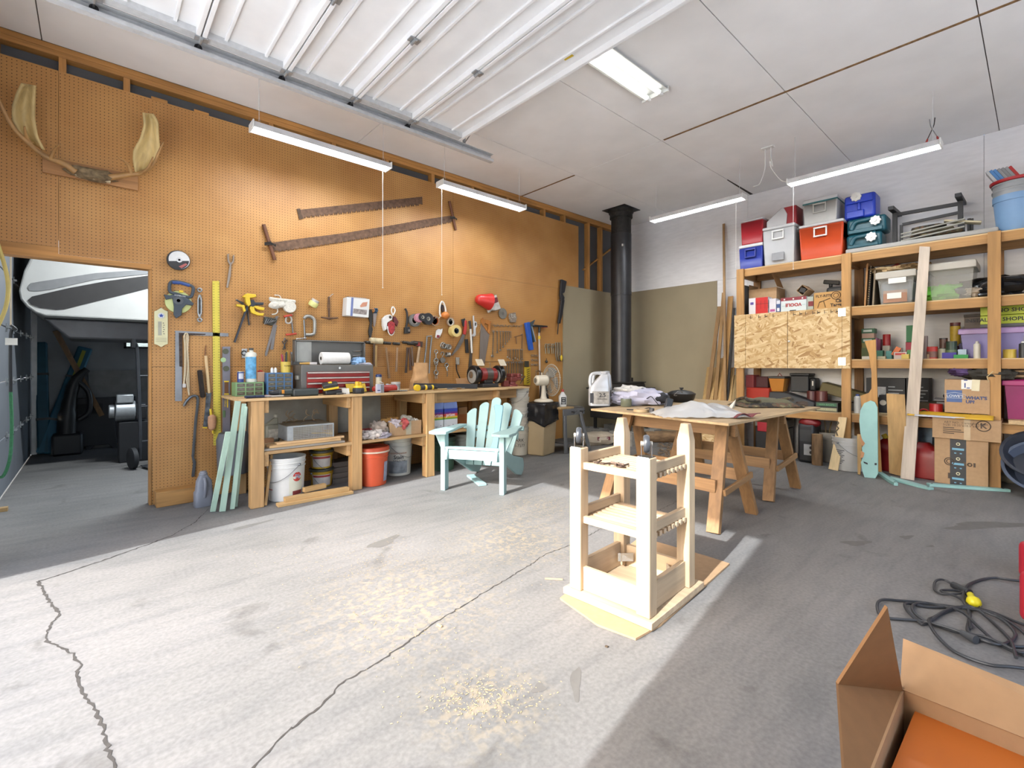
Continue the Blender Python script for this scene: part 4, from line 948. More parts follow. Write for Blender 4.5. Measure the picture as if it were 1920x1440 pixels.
# ---------- workbench ----------
YF = 4.27; BT = .90
wbn = T('workbench', 'long plywood topped workbench on thick wooden posts along the pegboard', 'workbench', (0, YF, 0))
BX = [.955, 1.80, 2.60, 3.62]; xr = 4.05
B().box(.86, -.015, BT - .02, 3.72, .66, BT).obj('bench_top', wood('#C9A87A', 'x', .82), wbn, bev=.002, smooth=0)
B().box(3.72, .06, BT - .02, xr + .1, .66, BT - .001).obj('bench_top', wood('#C9A87A', 'x', .82), wbn, bev=.002, smooth=0)
for i, x in enumerate(BX):
    B().box(x, 0 if i < 3 else .16, 0, x + (.1 if i < 3 else .085), .09 if i < 3 else .25, BT - .021).obj('leg', BEN['z'], wbn, bev=.004)
    B().box(x, .57, 0, x + .09, .655, BT - .021).obj('leg', BEN['z'], wbn, bev=.004)
    B().box(x + (.101 if i == 0 else -.041), .02, BT - .125, x + (.139 if i == 0 else -.003), .64, BT - .022).obj('rail', BEN['y'], wbn, bev=.002)
    if i < 3: B().box(x + (.101 if i == 0 else -.041), .02, .33, x + (.139 if i == 0 else -.003), .64, .43).obj('rail', BEN['y'], wbn, bev=.002)
B().box(xr, .30, 0, xr + .09, .39, BT - .021).obj('leg', wood('#B07A45', 'z'), wbn, bev=.004)
B().box(BX[2] + .1, .02, BT - .125, BX[2] + .138, .12, BT - .022).obj('block', BEN['z'], wbn, bev=.002)
B().box(2.7, .10, BT - .14, 3.62, .138, BT - .022).obj('rail', BEN['x'], wbn, bev=.002); B().box(3.71, .2, BT - .14, xr, .24, BT - .022).obj('rail', BEN['x'], wbn, bev=.002)
B().box(1.056, .005, .43, 2.6, .64, .455).box(2.7, .03, .43, 3.6, .64, .455).obj('shelf', wood('#BF9B6C', 'x', .8), wbn, smooth=0)
B().box(1.0, .645, .46, 2.4, .655, BT - .02).obj('back_panel', mt('#A29C90', .8), wbn, smooth=0)
# items standing on the bench
t, w, h = fbY('parts_organizer', 'low green cabinet of small clear drawers at the left end of the bench', 'organizer', 442, 495, 717, BT, 4.64)
GR = mt('#86AB78', .5, .2, .06)
def organizer(t, w, h, d, m, nc, nr):
    b = B().box(-w / 2, .012, 0, w / 2, d, h).obj('cabinet', m, t, bev=.002)
    f = B()
    for i in range(nc + 1): x = -w / 2 + .006 + (w - .012) * i / nc; f.box(x - .004, 0, .004, x + .004, .0118, h)
    for j in range(nr + 1): z = .006 + (h - .012) * j / nr; f.box(-w / 2, .001, z - .003, w / 2, .0117, z + .003)
    f.obj('front_frame', m, t, smooth=0)
    for i in range(nc):
        for j in range(nr):
            x0 = -w / 2 + .011 + (w - .012) * i / nc; z0 = .010 + (h - .012) * j / nr; x1 = x0 + (w - .012) / nc - .010; z1 = z0 + (h - .012) / nr - .008
            p = B().box(x0, .003, z0, x1, .0115, z1).obj('drawer', mt('#5E5848', .2, 0, .35, 60), t, smooth=0)
            B().box((x0 + x1) / 2 - .012, -.004, z1 - .012, (x0 + x1) / 2 + .012, .0028, z1 - .008).obj('pull', mt('#8C8878', .3), p, smooth=0)
organizer(t, w, h, .17, GR, 3, 3); gh = h
t, w, h = fbY('parts_organizer', 'taller blue cabinet of small clear drawers beside the tool chest', 'organizer', 501, 549, 699, BT, 4.62)
organizer(t, w, h, .18, mt('#4E7AA8', .5, .2, .06), 3, 5); bh = h
t = T('glue_can', 'small blue and white can on the green drawer cabinet', 'can', oy(451, 700, 4.70) * 1)
t.location.z = BT + gh + .001
B().lathe([(0, 0), (.026, 0), (.026, .09), (0, .09)], 20).obj('body', mt('#2E4487', .4), t)
B().lathe([(.0264, .03), (.0268, .03), (.0268, .08), (.0264, .08)], 12, (0, 0, 0), 'z', -pi * .75, -pi * .25).obj('label', mt('#C9CCD4', .5), t)
B().lathe([(.027, .09), (.027, .097), (0, .097)], 20).obj('lid', mt('#B4B2A8', .4, .5), t)
t = T('cleaner_bottle', 'tall white cleaner bottle with a sky blue and orange label', 'bottle', oy(471, 700, 4.72)); t.location.z = BT + gh + .001
B().lathe([(0, 0), (.045, 0), (.047, .01), (.047, .24), (.04, .262), (.017, .272), (.017, .285), (0, .285)], 24).obj('bottle', mt('#DAD8CC', .4), t)
B().lathe([(.0474, .03), (.0478, .03), (.0478, .225), (.0474, .225)], 20, (0, 0, 0), 'z', -pi * .95, -pi * .25).obj('label', mt('#5FA0C8', .5, 0, .5, 22), t)
B().lathe([(.0474, .02), (.0478, .02), (.0478, .235), (.0474, .235)], 6, (0, 0, 0), 'z', -pi * .24, -pi * .05).obj('orange_edge', mt('#D8862F', .5), t)
B().lathe([(.019, .285), (.019, .305), (0, .305)], 18).obj('cap', mt('#4A4640', .5), t)
t, w, h = fbY('wood_block', 'pale wooden block on the green drawer cabinet', 'block', 482, 496, 700, BT + gh + .001, 4.70)
bx(w, .06, 0, .09).obj('block', wood('#BC9A80', 'z', .9), t, bev=.002); B().tube([(-.02, .03, .092), (0, .02, .1), (.02, .03, .094)], .007, 6).obj('red_cap', RED, t)
for k, px in enumerate((510, 516.5)):
    t = T('eye_drop_bottle', 'tiny white bottle, ' + ('left' if k == 0 else 'right') + ' of the pair on the blue drawer cabinet', 'bottle', oy(px, 700, 4.66), group='tiny white bottles'); t.location.z = BT + bh + .001
    B().lathe([(0, 0), (.013, 0), (.013, .035), (.007, .04), (.007, .047), (0, .047)], 14).obj('bottle', WHITE, t)
t = T('pen_cup', 'yellow plastic cup standing on the blue drawer cabinet', 'cup', oy(535.5, 700, 4.68)); t.location.z = BT + bh + .001; PC = t.location.copy()
B().lathe([(0, 0), (.040, 0), (.042, .1), (.0395, .1), (.038, .004), (0, .004)], 24).obj('cup', mt('#D8BC54', .5), t)
B().txt('BONDO', .018, (0, 0, .062), cyl=(.0415, .25)).obj('lettering', mt('#5A4A1C'), t, smooth=0)
for k, (hx, a, b_, l) in enumerate((('#B02A2C', -.25, .1, .10), ('#9E4B7A', -.12, -.2, .09), ('#24242A', .05, .15, .115), ('#5464A0', .1, -.12, .10), ('#2A3A2E', -.05, .2, .12), ('#C8A030', .02, -.02, .13))):
    nm = ['red', 'pink', 'black', 'blue', 'dark green', 'yellow tipped'][k]
    t = T('pen', f'{nm} pen in the yellow cup', 'pen', PC + V((-.018 + .007 * k, .01 * (k % 2), .006)), group='pens in the yellow cup', rot=(b_ * .4, a * .5, 0))
    B().cyl((0, 0, 0), (0, 0, l + .06), .006, n=8).cyl((0, 0, l + .06), (0, 0, l + .07), .006, .002, n=8).obj('barrel', mt(hx, .4), t)
# red tool chest
t, w, h = fbY('tool_chest', 'grey tool chest with red drawers and its lid raised', 'tool chest', 566, 701, 684, BT, 4.50)
TG = mt('#6C6A66', .4, .3, .06); w2 = w / 2
B().box(-w2, .012, 0, w2, .27, h).obj('body', TG, t, bev=.004)
for j in range(4):
    z0 = .012 + j * (h - .075) / 4; z1 = z0 + (h - .075) / 4 - .004
    p = B().box(-w2 + .045, .002, z0, w2 - .045, .0118, z1).obj('drawer', mt('#8E1F1C' if j != 2 else '#A5281F', .35, .2, .08), t, bev=.002)
    B().box(-w2 + .05, -.012, z1 - .014, w2 - .05, .0018, z1 - .003).obj('pull', mt('#C2BEB6', .3, .6), p, bev=.002)
B().cyl((0, .012, h - .03), (0, -.002, h - .03), .012, n=14).obj('lock', CHROME, t)
lid = B().box(-w2, .255, h + .002, w2, .275, h + .24).box(-w2, .2, h + .03, -w2 + .012, .254, h + .24).box(w2 - .012, .2, h + .03, w2, .254, h + .24).box(-w2, .2, h + .228, w2, .254, h + .24).obj('lid', TG, t, bev=.002)
B().box(-w2 + .03, .25, h + .03, -w2 + .17, .2545, h + .225).obj('mirror_plate', mt('#AAA8A2', .35, .4), lid, smooth=0)
for k in range(2): B().cyl((w2 - .12, .245, h + .14 - .045 * k), (w2 - .03, .245, h + .145 - .045 * k), .006, n=8).obj('clip', CHROME, lid)
B().box(-w2 - .025, .06, h - .14, -w2 - .001, .12, h - .1).obj('side_latch', mt('#9A988E', .4, .5), t, bev=.004)
tz = BT + h; tl = t.location.copy()
t = T('paper_towel_roll', 'white paper towel roll lying on the tool chest', 'paper towel', (oy(628, 680, 4.6).x, 4.60, tz + .062))
B().lathe([(.018, -.135), (.058, -.135), (.06, -.13), (.06, .13), (.058, .135), (.018, .135), (.018, -.135)], 32, ax='x').obj('roll', mt('#E2E0DC', .85, 0, .03, 40, .1), t)
B().lathe([(.0178, -.136), (.0165, -.136), (.0165, .136), (.0178, .136), (.0178, -.136)], 20, ax='x').obj('core', mt('#9B8A74', .8), t)
t = T('chip_brush', 'small paint brush with a tan handle beside the paper towel roll', 'brush', (oy(578, 690, 4.53).x, 4.53, tz + .012), .1)
B().cyl((-.08, 0, 0), (.01, 0, .002), .006, .012, n=12).obj('handle', wood('#C79C50', 'x'), t); B().box(.01, -.02, -.01, .075, .02, .012).obj('head', mt('#C8C2C0', .6), t, bev=.003)
t = T('wipe_packet', 'crumpled blue and white packet at the right end of the tool chest top', 'packet', (oy(673, 680, 4.56).x, 4.58, tz + .035))
rag((0, 0, .0), (.075, .045, .042), 4, 'packet', mt('#7FA4CC', .5, 0, .55, 18), t, .5)
rag((.05, -.02, -.025), (.08, .03, .012), 8, 'paper', mt('#C9CAD8', .6, 0, .2, 18), t, .5)
# clutter on the bench
def on(name, label, cat, px, Y, z=BT + .0012, rz=0, group=None):
    p = oy(px, 700, Y); return T(name, label, cat, (p.x, Y, z), rz, group)
t = on('cordless_drill', 'black cordless drill lying at the left front of the bench', 'drill', 538, 4.36)
B().cyl((-.07, 0, .035), (.04, 0, .035), .033, n=18).obj('motor', mt('#2C332F', .5), t, bev=.003); B().cyl((-.14, 0, .035), (-.07, 0, .035), .016, .03, n=16).obj('chuck', BLACK, t)
B().box(-.05, -.034, .028, -.03, -.03, .06).obj('orange_badge', mt('#D08A28'), t, smooth=0)
t = on('drill_case', 'dark green grey battery charger beside the black drill', 'charger', 572, 4.35)
B().box(-.11, -.04, 0, .11, .06, .062).obj('case', mt('#343B3A', .5), t, bev=.012); B().box(-.11, -.02, .0625, .08, .04, .066).obj('ridge', mt('#262B2B', .5), t, bev=.002)
t = on('clamp_tool', 'dark blue handled nippers lying at the left front edge of the bench', 'pliers', 478, 4.33)
B().tube(smooth_path([(-.07, -.02, .012), (-.02, -.005, .012), (.06, .02, .012)], 4), .011, 8).obj('handle', mt('#22304E', .5), t); B().tube(smooth_path([(-.07, .03, .012), (-.01, .006, .012), (.07, -.01, .012)], 4), .01, 8).obj('handle', mt('#22304E', .5), t)
for k, (px, Y, hx, l, a, nm) in enumerate(((492, 4.36, '#5B4A46', .16, .25, 'brown handled'), (506, 4.33, '#9A9692', .17, -.05, 'bare steel'), (514, 4.42, '#B07A66', .15, .1, 'copper wire'), (527, 4.31, '#A7A29A', .16, .12, 'pale'), (640, 4.30, '#55524E', .1, .3, 'short dark'), (745, 4.36, '#6A5B45', .18, -.2, 'brown'), (762, 4.42, '#B99A66', .3, .06, 'tan'), (835, 4.35, '#C0A16C', .3, .02, 'pale wooden'), (850, 4.42, '#3A3430', .22, -.1, 'black'), (862, 4.37, '#8C6A3C', .2, .08, 'brown'))):
    t = on('hand_tool', f'{nm} slender tool lying on the bench, number {k + 1} along from the left among the loose tools' if 0 else f'{nm} slender hand tool lying flat on the bench ' + ['by the blue nippers', 'before the blue drawer cabinet', 'in front of the blue drawers', 'left of the black drill', 'before the tool chest', 'by the red bottle', 'left of the yellow grinder', 'before the long black bar', 'beside the long black bar', 'right of the yellow grinder'][k], 'hand tool', px, Y, BT + .0015, a)
    B().cyl((-l / 2, 0, .009), (.02, 0, .009), .0085, n=10).obj('handle', mt(hx, .5), t); B().cyl((.02, 0, .009), (l / 2, 0, .009), .004, n=8).obj('shank', STEEL, t)
t = on('battery_charger', 'yellow and black tool battery resting on a flat black battery', 'battery', 622, 4.36)
B().box(-.07, -.04, 0, .085, .05, .042).obj('lower_pack', mt('#232427', .45), t, bev=.01)
B().obox((-.015, 0, .085), (.13, .09, .045), (.25, -.15, -.25)).obj('upper_pack', mt('#2A2B2C', .5), t, bev=.008)
B().obox((-.013, -.006, .066), (.135, .094, .018), (.25, -.15, -.25)).obj('yellow_base', YEL, t, bev=.004)
B().obox((-.012, .012, .111), (.03, .05, .003), (.25, -.15, -.25)).obj('yellow_badge', YEL, t, smooth=0)
t = on('drill_battery', 'yellow topped round black battery before the tool chest', 'battery', 672, 4.38)
B().lathe([(0, 0), (.055, 0), (.058, .005), (.058, .045), (.05, .055), (0, .055)], 8).obj('pack', mt('#26262A', .5), t, bev=.004)
B().lathe([(.05, .055), (.042, .075), (0, .078)], 10).obj('shoulder', YEL, t); B().cyl((-.012, 0, .075), (-.012, 0, .115), .022, .019).cyl((.015, 0, .075), (.015, 0, .11), .018, .016).obj('post', mt('#D9AE22', .45), t)
t = on('manual_booklet', 'yellow booklet propped behind the round battery', 'booklet', 668, 4.46); B().obox((0, 0, .05), (.2, .004, .09), (-.5, 0, .02)).obj('cover', mt('#C2A020', .5, 0, .2, 20), t, smooth=0)
t = on('paper_card', 'small white card leaning on the bench before the tool chest', 'card', 648, 4.37); B().obox((0, 0, .026), (.07, .003, .055), (-.3, 0, 0)).obj('card', PAPER, t, smooth=0)
t = on('lube_bottle', 'red bottle lying on its side on the bench', 'bottle', 722, 4.40)
B().lathe([(0, -.13), (.02, -.13), (.026, -.12), (.03, -.09), (.036, -.06), (.036, .11), (.03, .122), (0, .122)], 22, (0, 0, .037), 'x').obj('bottle', mt('#A02D26', .4), t)
t = on('pill_box', 'small white and blue carton standing in front of the red bottle', 'carton', 712, 4.335)
B().box(-.036, -.02, 0, .036, .02, .085).obj('carton', mt('#B7BACB', .6), t, bev=.001); B().box(.002, -.0208, .001, .0362, -.0202, .08).obj('grey_side', mt('#77777C', .6), t, smooth=0); B().box(-.034, -.021, .02, -.004, -.0202, .03).obj('blue_print', mt('#33457E'), t, smooth=0); B().obox((.02, .0, .1), (.035, .04, .002), (0, .5, 0)).obj('flap', PAPER, t, smooth=0)
t = on('tube_can', 'blue capped cream canister behind the small carton', 'canister', 710, 4.52)
B().lathe([(0, 0), (.03, 0), (.03, .15), (0, .15)], 20).obj('body', mt('#C8BFA4', .5), t); B().lathe([(.0315, .15), (.0315, .172), (.02, .18), (0, .18)], 20).obj('cap', mt('#243C6E', .4), t); B().lathe([(.0304, 0), (.031, 0), (.031, .04), (.0304, .04)], 20).obj('band', mt('#2B4484', .5), t)
t = on('screw_jar', 'clear jar with a pale lid on the bench left of the paper bag', 'jar', 742, 4.52); B().lathe([(0, 0), (.045, 0), (.047, .01), (.047, .075), (0, .075)], 20).obj('jar', mt('#A5A7A8', .15, 0, .3, 40), t); B().lathe([(.049, .075), (.049, .095), (0, .095)], 20).obj('lid', mt('#BDB9B4', .4), t)
t = on('parts_bag', 'clear plastic bag of grey fittings on the bench', 'bag', 733, 4.50); rag((-.02, .0, .035), (.06, .03, .036), 6, 'bag', mt('#8F9194', .3, 0, .4, 40), t, .5)
t = on('paper_cone', 'small folded white paper on the bench beside the red bottle', 'paper', 742, 4.42); B().lathe([(.04, 0), (.022, .05), (0, .052)], 4).obj('paper', PAPER, t, smooth=0)
t = on('fitting_pile', 'small heap of shiny fittings on the bench before the paper bag', 'fittings', 754, 4.36)
for k in range(7): B().cyl((.025 * (k % 4) - .03, .02 * (k // 4), .009), (.025 * (k % 4) - .012, .02 * (k // 4) + .01, .009), .008, n=10).obj('fitting', mt('#A9B0B2', .3, .6), t)
t = on('paper_bag', 'crumpled brown paper lunch bag standing at the back of the bench', 'bag', 786, 4.62)
rings = []; rnd = random.Random(5)
for i in range(13):
    z = .30 * i / 12; k = 1 - .12 * (i / 12); dp = .06 * (1 - .8 * max(0, (i - 4) / 8)); rings.append([])
    for j in range(24):
        a = 2 * pi * j / 24; x = .1 * k * (1.1 if i < 5 else .95) * math.copysign(abs(cos(a)) ** .5, cos(a)); y = dp * math.copysign(abs(sin(a)) ** .5, sin(a))
        n_ = NZ.noise(V((x * 16, y * 16, z * 14))) * .016; rings[-1].append((x + .03 * i / 12 + n_, y + n_ + .01 * i / 12, z))
B().loft(rings).obj('bag', mt('#B58C60', .85, 0, .12, 14, .15), t)
t = on('angle_grinder', 'yellow and black corded angle grinder lying at the bench front', 'grinder', 797, 4.34, BT + .036)
B().cyl((-.09, -.012, 0), (-.09, .03, .0), .034, n=18).obj('guard', YEL, t, bev=.003); B().cyl((-.06, 0, 0), (.08, 0, 0), .027, .024).obj('body', mt('#2E2E30', .5), t); B().cyl((-.01, 0, 0), (.012, 0, 0), .0285).cyl((.075, 0, 0), (.095, 0, 0), .026).obj('yellow_band', YEL, t); B().cyl((.095, 0, 0), (.15, 0, -.004), .022, .016).obj('tail', BLACK, t)
t = on('steel_bar', 'long black square bar lying across the back of the bench', 'bar', 838, 4.44, BT + .028, -.12)
B().beam((-.36, .1, .02), (.36, -.05, 0), .05, .054).obj('bar', mt('#26272A', .45, .2), t, bev=.004)
t = on('bench_grinder', 'red bench grinder with two black wheel guards', 'bench grinder', 912, 4.56); t.scale = (1.35, 1.35, 1.35)
B().cyl((-.09, 0, .115), (.09, 0, .115), .062, n=24).obj('motor', mt('#8C2B28', .4), t, bev=.006); B().cyl((-.03, 0, .115), (.04, 0, .115), .0635, n=24).obj('name_band', mt('#5B5550', .4, .3), t)
for s in (-1, 1):
    g = B().cyl((s * .115, 0, .115), (s * .165, 0, .115), .085, n=26).obj('wheel_guard', mt('#1F2022', .3, .3), t, bev=.008)
    B().cyl((s * .11, -.005, .1), (s * .17, -.005, .1), .06, n=22).obj('wheel', mt('#8F8D88', .5), t); B().cyl((s * .166, 0, .115), (s * .178, 0, .115), .03).obj('cover_nut', CHROME, g)
    B().obox((s * .13, -.07, .225), (.075, .004, .07), (-.6, 0, 0)).obj('eye_shield', mt('#C2B49C', .3), t, smooth=0)
    B().cyl((s * .14, -.06, .19), (s * .14, -.03, .16), .006, n=8).obj('shield_arm', BLACK, t)
B().box(-.09, -.07, 0, .09, .07, .035).box(-.05, -.04, .035, .05, .04, .07).obj('base', mt('#2A2A2C', .5), t, bev=.006)
t = on('cardboard_flap', 'brown cardboard scrap leaning behind the grinder', 'cardboard', 870, 4.72); B().obox((0, 0, .055), (.22, .004, .12), (-.4, 0, 0)).obj('card', CARD2, t, smooth=0)
t = on('bench_vise', 'dull red bench vise bolted at the right end of the bench', 'vise', 960, 4.56, BT + .0005)
B().lathe([(0, 0), (.075, 0), (.075, .02), (.05, .03), (.05, .06), (0, .06)], 20).obj('swivel_base', mt('#7A3836', .5, .2), t); VR = mt('#84403C', .5, .2, .15)
B().box(-.06, -.05, .06, .05, .05, .12).box(-.05, -.055, .12, .0, .055, .165).obj('body', VR, t, bev=.01); B().box(.05, -.045, .075, .13, .045, .11).box(.055, -.055, .11, .11, .055, .165).obj('sliding_jaw', VR, t, bev=.01)
B().cyl((.13, 0, .09), (.19, 0, .09), .012).cyl((.185, -.05, .13), (.185, .04, .03), .006).obj('screw_handle', STEEL, t)
B().box(-.16, -.035, 0, -.08, .035, .075).obj('anvil', VR, t, bev=.006)

# below the bench: shelf
S1 = .4565
t, w, h = fbY('metal_box_trap', 'galvanized live animal trap with a wire mesh side on the bench shelf', 'trap', 539, 626, 777, S1 + .06, 4.33)
hh = .125; d = .30
B().box(-w / 2, 0, hh - .004, w / 2, d, hh).box(-w / 2, d - .004, 0, w / 2, d, hh - .004).box(-w / 2, 0, 0, w / 2, d, .004).obj('shell', mt('#9A8F78', .5, .5, .15), t, smooth=0)
B().box(-w / 2 - .002, .002, .0, -w / 2 + .002, d, hh).box(-w / 2, -.002, 0, -w / 2 + .045, .002, hh).box(w / 2 - .01, -.002, 0, w / 2, .002, hh).box(-w / 2, -.003, hh - .012, w / 2, .002, hh + .002).obj('end_plate', GALV, t, smooth=0)
b = B()
for i in range(30): x = -w / 2 + .048 + (w - .06) * i / 29; b.box(x - .0015, -.001, .002, x + .0015, .002, hh - .01)
for i in range(8): z = .01 + (hh - .02) * i / 7; b.box(-w / 2 + .045, -.0025, z - .0012, w / 2 - .01, -.0011, z + .0012)
b.obj('mesh_side', mt('#C9C6BE', .4, .4), t, smooth=0)
B().tube(smooth_path([(-.06, .1, hh), (-.03, .1, hh + .015), (.05, .1, hh + .015), (.08, .1, hh)], 4), .003, 6).obj('handle', STEEL, t)
def boards(lst, g):
    for k, (nm, lab, x0, x1, Y, z, dp, th, hx, rz) in enumerate(lst):
        p = oy(x0, 800, Y); q = oy(x1, 800, Y); t = T(nm, lab, 'board', ((p.x + q.x) / 2, Y, z), rz, g)
        l = (q.x - p.x) / 2; B().box(-l, 0, 0, l, dp, th).obj('board', wood(hx, 'x', .85), t, bev=.0015, smooth=0)
boards([('trim_board', 'grey painted board along the front lip of the bench shelf', 491, 647, 4.285, S1 + .001, .09, .018, '#9C968C', 0),
        ('trim_board', 'long tan board on the shelf under the live trap', 491, 646, 4.40, S1 + .001, .2, .02, '#B7986E', 0),
        ('trim_board', 'pale pine board second from the top before the live trap', 505, 640, 4.30, S1 + .02, .085, .02, '#D3AE7C', .02),
        ('trim_board', 'pale pine board topmost before the live trap', 519, 646, 4.315, S1 + .0405, .07, .018, '#DDB98A', .02),
        ('trim_board', 'short pale board at the left end of the bench shelf', 495, 524, 4.42, S1 + .0215, .07, .018, '#D8B88C', 0.05),
        ('trim_board', 'reddish short board stacked at the left end of the bench shelf', 494, 514, 4.50, S1 + .0215, .07, .05, '#A97C54', 0)], 'boards on the bench shelf')
t, w, h = fbY('oil_jug', 'grey oil jug with a peeling label at the left of the bench shelf', 'jug', 499, 525, 765, S1 + .02, 4.60)
bx(w, .1, 0, .16).obj('body', mt('#8A8674', .5), t, bev=.015); B().loft([[(-w / 2 + .01, .01, .16), (w / 2 - .01, .01, .16), (w / 2 - .01, .09, .16), (-w / 2 + .01, .09, .16)], [(.02, .03, .22), (.05, .03, .22), (.05, .06, .22), (.02, .06, .22)]]).obj('shoulder', mt('#8A8674', .5), t, bev=.008); B().cyl((.035, .045, .22), (.035, .045, .25), .018).obj('cap', mt('#A8A496'), t); bx(w * .7, .002, .03, .12).xf(Mx.Translation((0, -.0035, 0))).obj('label', mt('#B7B0A0', .6, 0, .4, 30), t, smooth=0)
t = on('twig_bundle', 'curled pale wood shavings behind the live trap', 'shavings', 566, 4.66, S1 + .0015); b = B(); rnd = random.Random(3)
for k in range(9): b.ring((rnd.uniform(-.1, .16), .05, .2 + rnd.uniform(-.03, .07)), rnd.uniform(.02, .05), .006, n=12, k=6, a0=rnd.random() * 3, a1=4 + rnd.random() * 2)
b.box(-.14, .0, 0, .2, .12, .18).obj('shavings', mt('#A08A70', .9, 0, .3, 20), t, smooth=0)
t, w, h = fbY('rag_carton', 'battered cardboard box stuffed with rags on the bench shelf', 'box', 731, 790, 783, S1 + .001, 4.33)
B().box(-w / 2, 0, 0, w / 2, .004, .14).box(-w / 2, .26, 0, w / 2, .264, .14).box(-w / 2, .005, 0, -w / 2 + .004, .259, .14).box(w / 2 - .004, .005, 0, w / 2, .259, .14).box(-w / 2 + .005, .005, 0, w / 2 - .005, .259, .004).obj('carton', CARD, t, smooth=0)
B().box(0, -.0015, 0, .06, -.0003, .139).obj('tape', mt('#B6AE98', .4), t, smooth=0)
cx = t.location.copy()
for k, (dx, dy, z, r, hx, nm) in enumerate(((-.1, .05, .145, (.07, .06, .045), '#BFB4B8', 'pale striped'), (-.12, .14, .15, (.11, .07, .05), '#B98A4A', 'mustard'), (-.01, .04, .14, (.06, .06, .05), '#A84A48', 'red'), (.07, .1, .16, (.08, .08, .05), '#B5AFA2', 'off white'), (.14, .06, .15, (.035, .04, .035), '#DAD6CC', 'small white'))):
    t = T('rag', f'{nm} rag piled in the cardboard box on the bench shelf', 'rag', cx + V((dx, dy, z - .03)), group='rags in the box'); rag((0, 0, 0), r, k + 3, 'cloth', mt(hx, .9, 0, .25, 22), t, .55)
for k, (px, Y, z, r, hx, nm) in enumerate(((692, 4.42, .05, (.11, .08, .045), '#9A4440', 'dusty red'), (684, 4.34, .045, (.07, .05, .04), '#B9AEAA', 'pale crumpled'), (703, 4.33, .045, (.08, .05, .045), '#C4BBB4', 'white and grey'), (711, 4.38, .08, (.09, .07, .075), '#A8998C', 'tall taupe'), (719, 4.31, .03, (.08, .045, .03), '#B0A8B2', 'lilac grey'))):
    t = T('rag', f'{nm} rag heaped loose on the bench shelf left of the box', 'rag', (oy(px, 800, Y).x, Y, S1 + z - .003), group='loose rags on the shelf'); rag((0, 0, 0), r, k + 11, 'cloth', mt(hx, .9, 0, .3, 20), t, .6)
for k, (x0, x1, nm) in enumerate(((813, 833, 'left'), (834, 858, 'right'))):
    t, w, h = fbY('paint_carton', f'{nm} of two white cartons with a rainbow band on the bench shelf', 'carton', x0 - 3, x1, 758, S1 + .001, 4.36, 'rainbow banded cartons')
    bx(w - .003, .16, 0, .235).obj('carton', mt('#D5D6DA', .5, 0, .03), t, bev=.002)
    for j, (hx, z0, z1) in enumerate((('#2B3F98', .200, .235), ('#5B2A80', .180, .1995), ('#C23B3A', .150, .1795), ('#D8B02C', .132, .1495), ('#6BA536', .118, .1315), ('#1F1F26', .0, .014))):
        B().box(-w / 2 + .0016, -.0012, z0, w / 2 - .0016, -.0002, z1).obj('colour_band', mt(hx, .5), t, smooth=0)
    B().prism([(-w / 2 + .002, .236), (w / 2 - .002, .236), (w / 2 - .012, .305), (-w / 2 + .006, .30)], .0, .004).obj('top_flap', mt('#6E80B4', .5), t, smooth=0)
    B().txt('prism', .052, (.0, -.002, .164), bold=.0006).obj('lettering', WHITE, t, smooth=0)
    B().box(-.04, -.0008, .045, -.005, -.0002, .049).box(-.035, -.0008, .034, -.015, -.0002, .04).box(.03, -.0008, .05, .04, -.0002, .06).obj('fine_print', mt('#70727A'), t, smooth=0)
t, w, h = fbY('small_carton', 'open orange brown carton behind the rainbow cartons', 'carton', 858, 878, 770, S1 + .001, 4.52); bx(w, .15, 0, .14).obj('carton', mt('#A5622E', .7), t, smooth=0); bx(w * .8, .08, .1405, .22).obj('inner_box', CARD2, t, smooth=0)
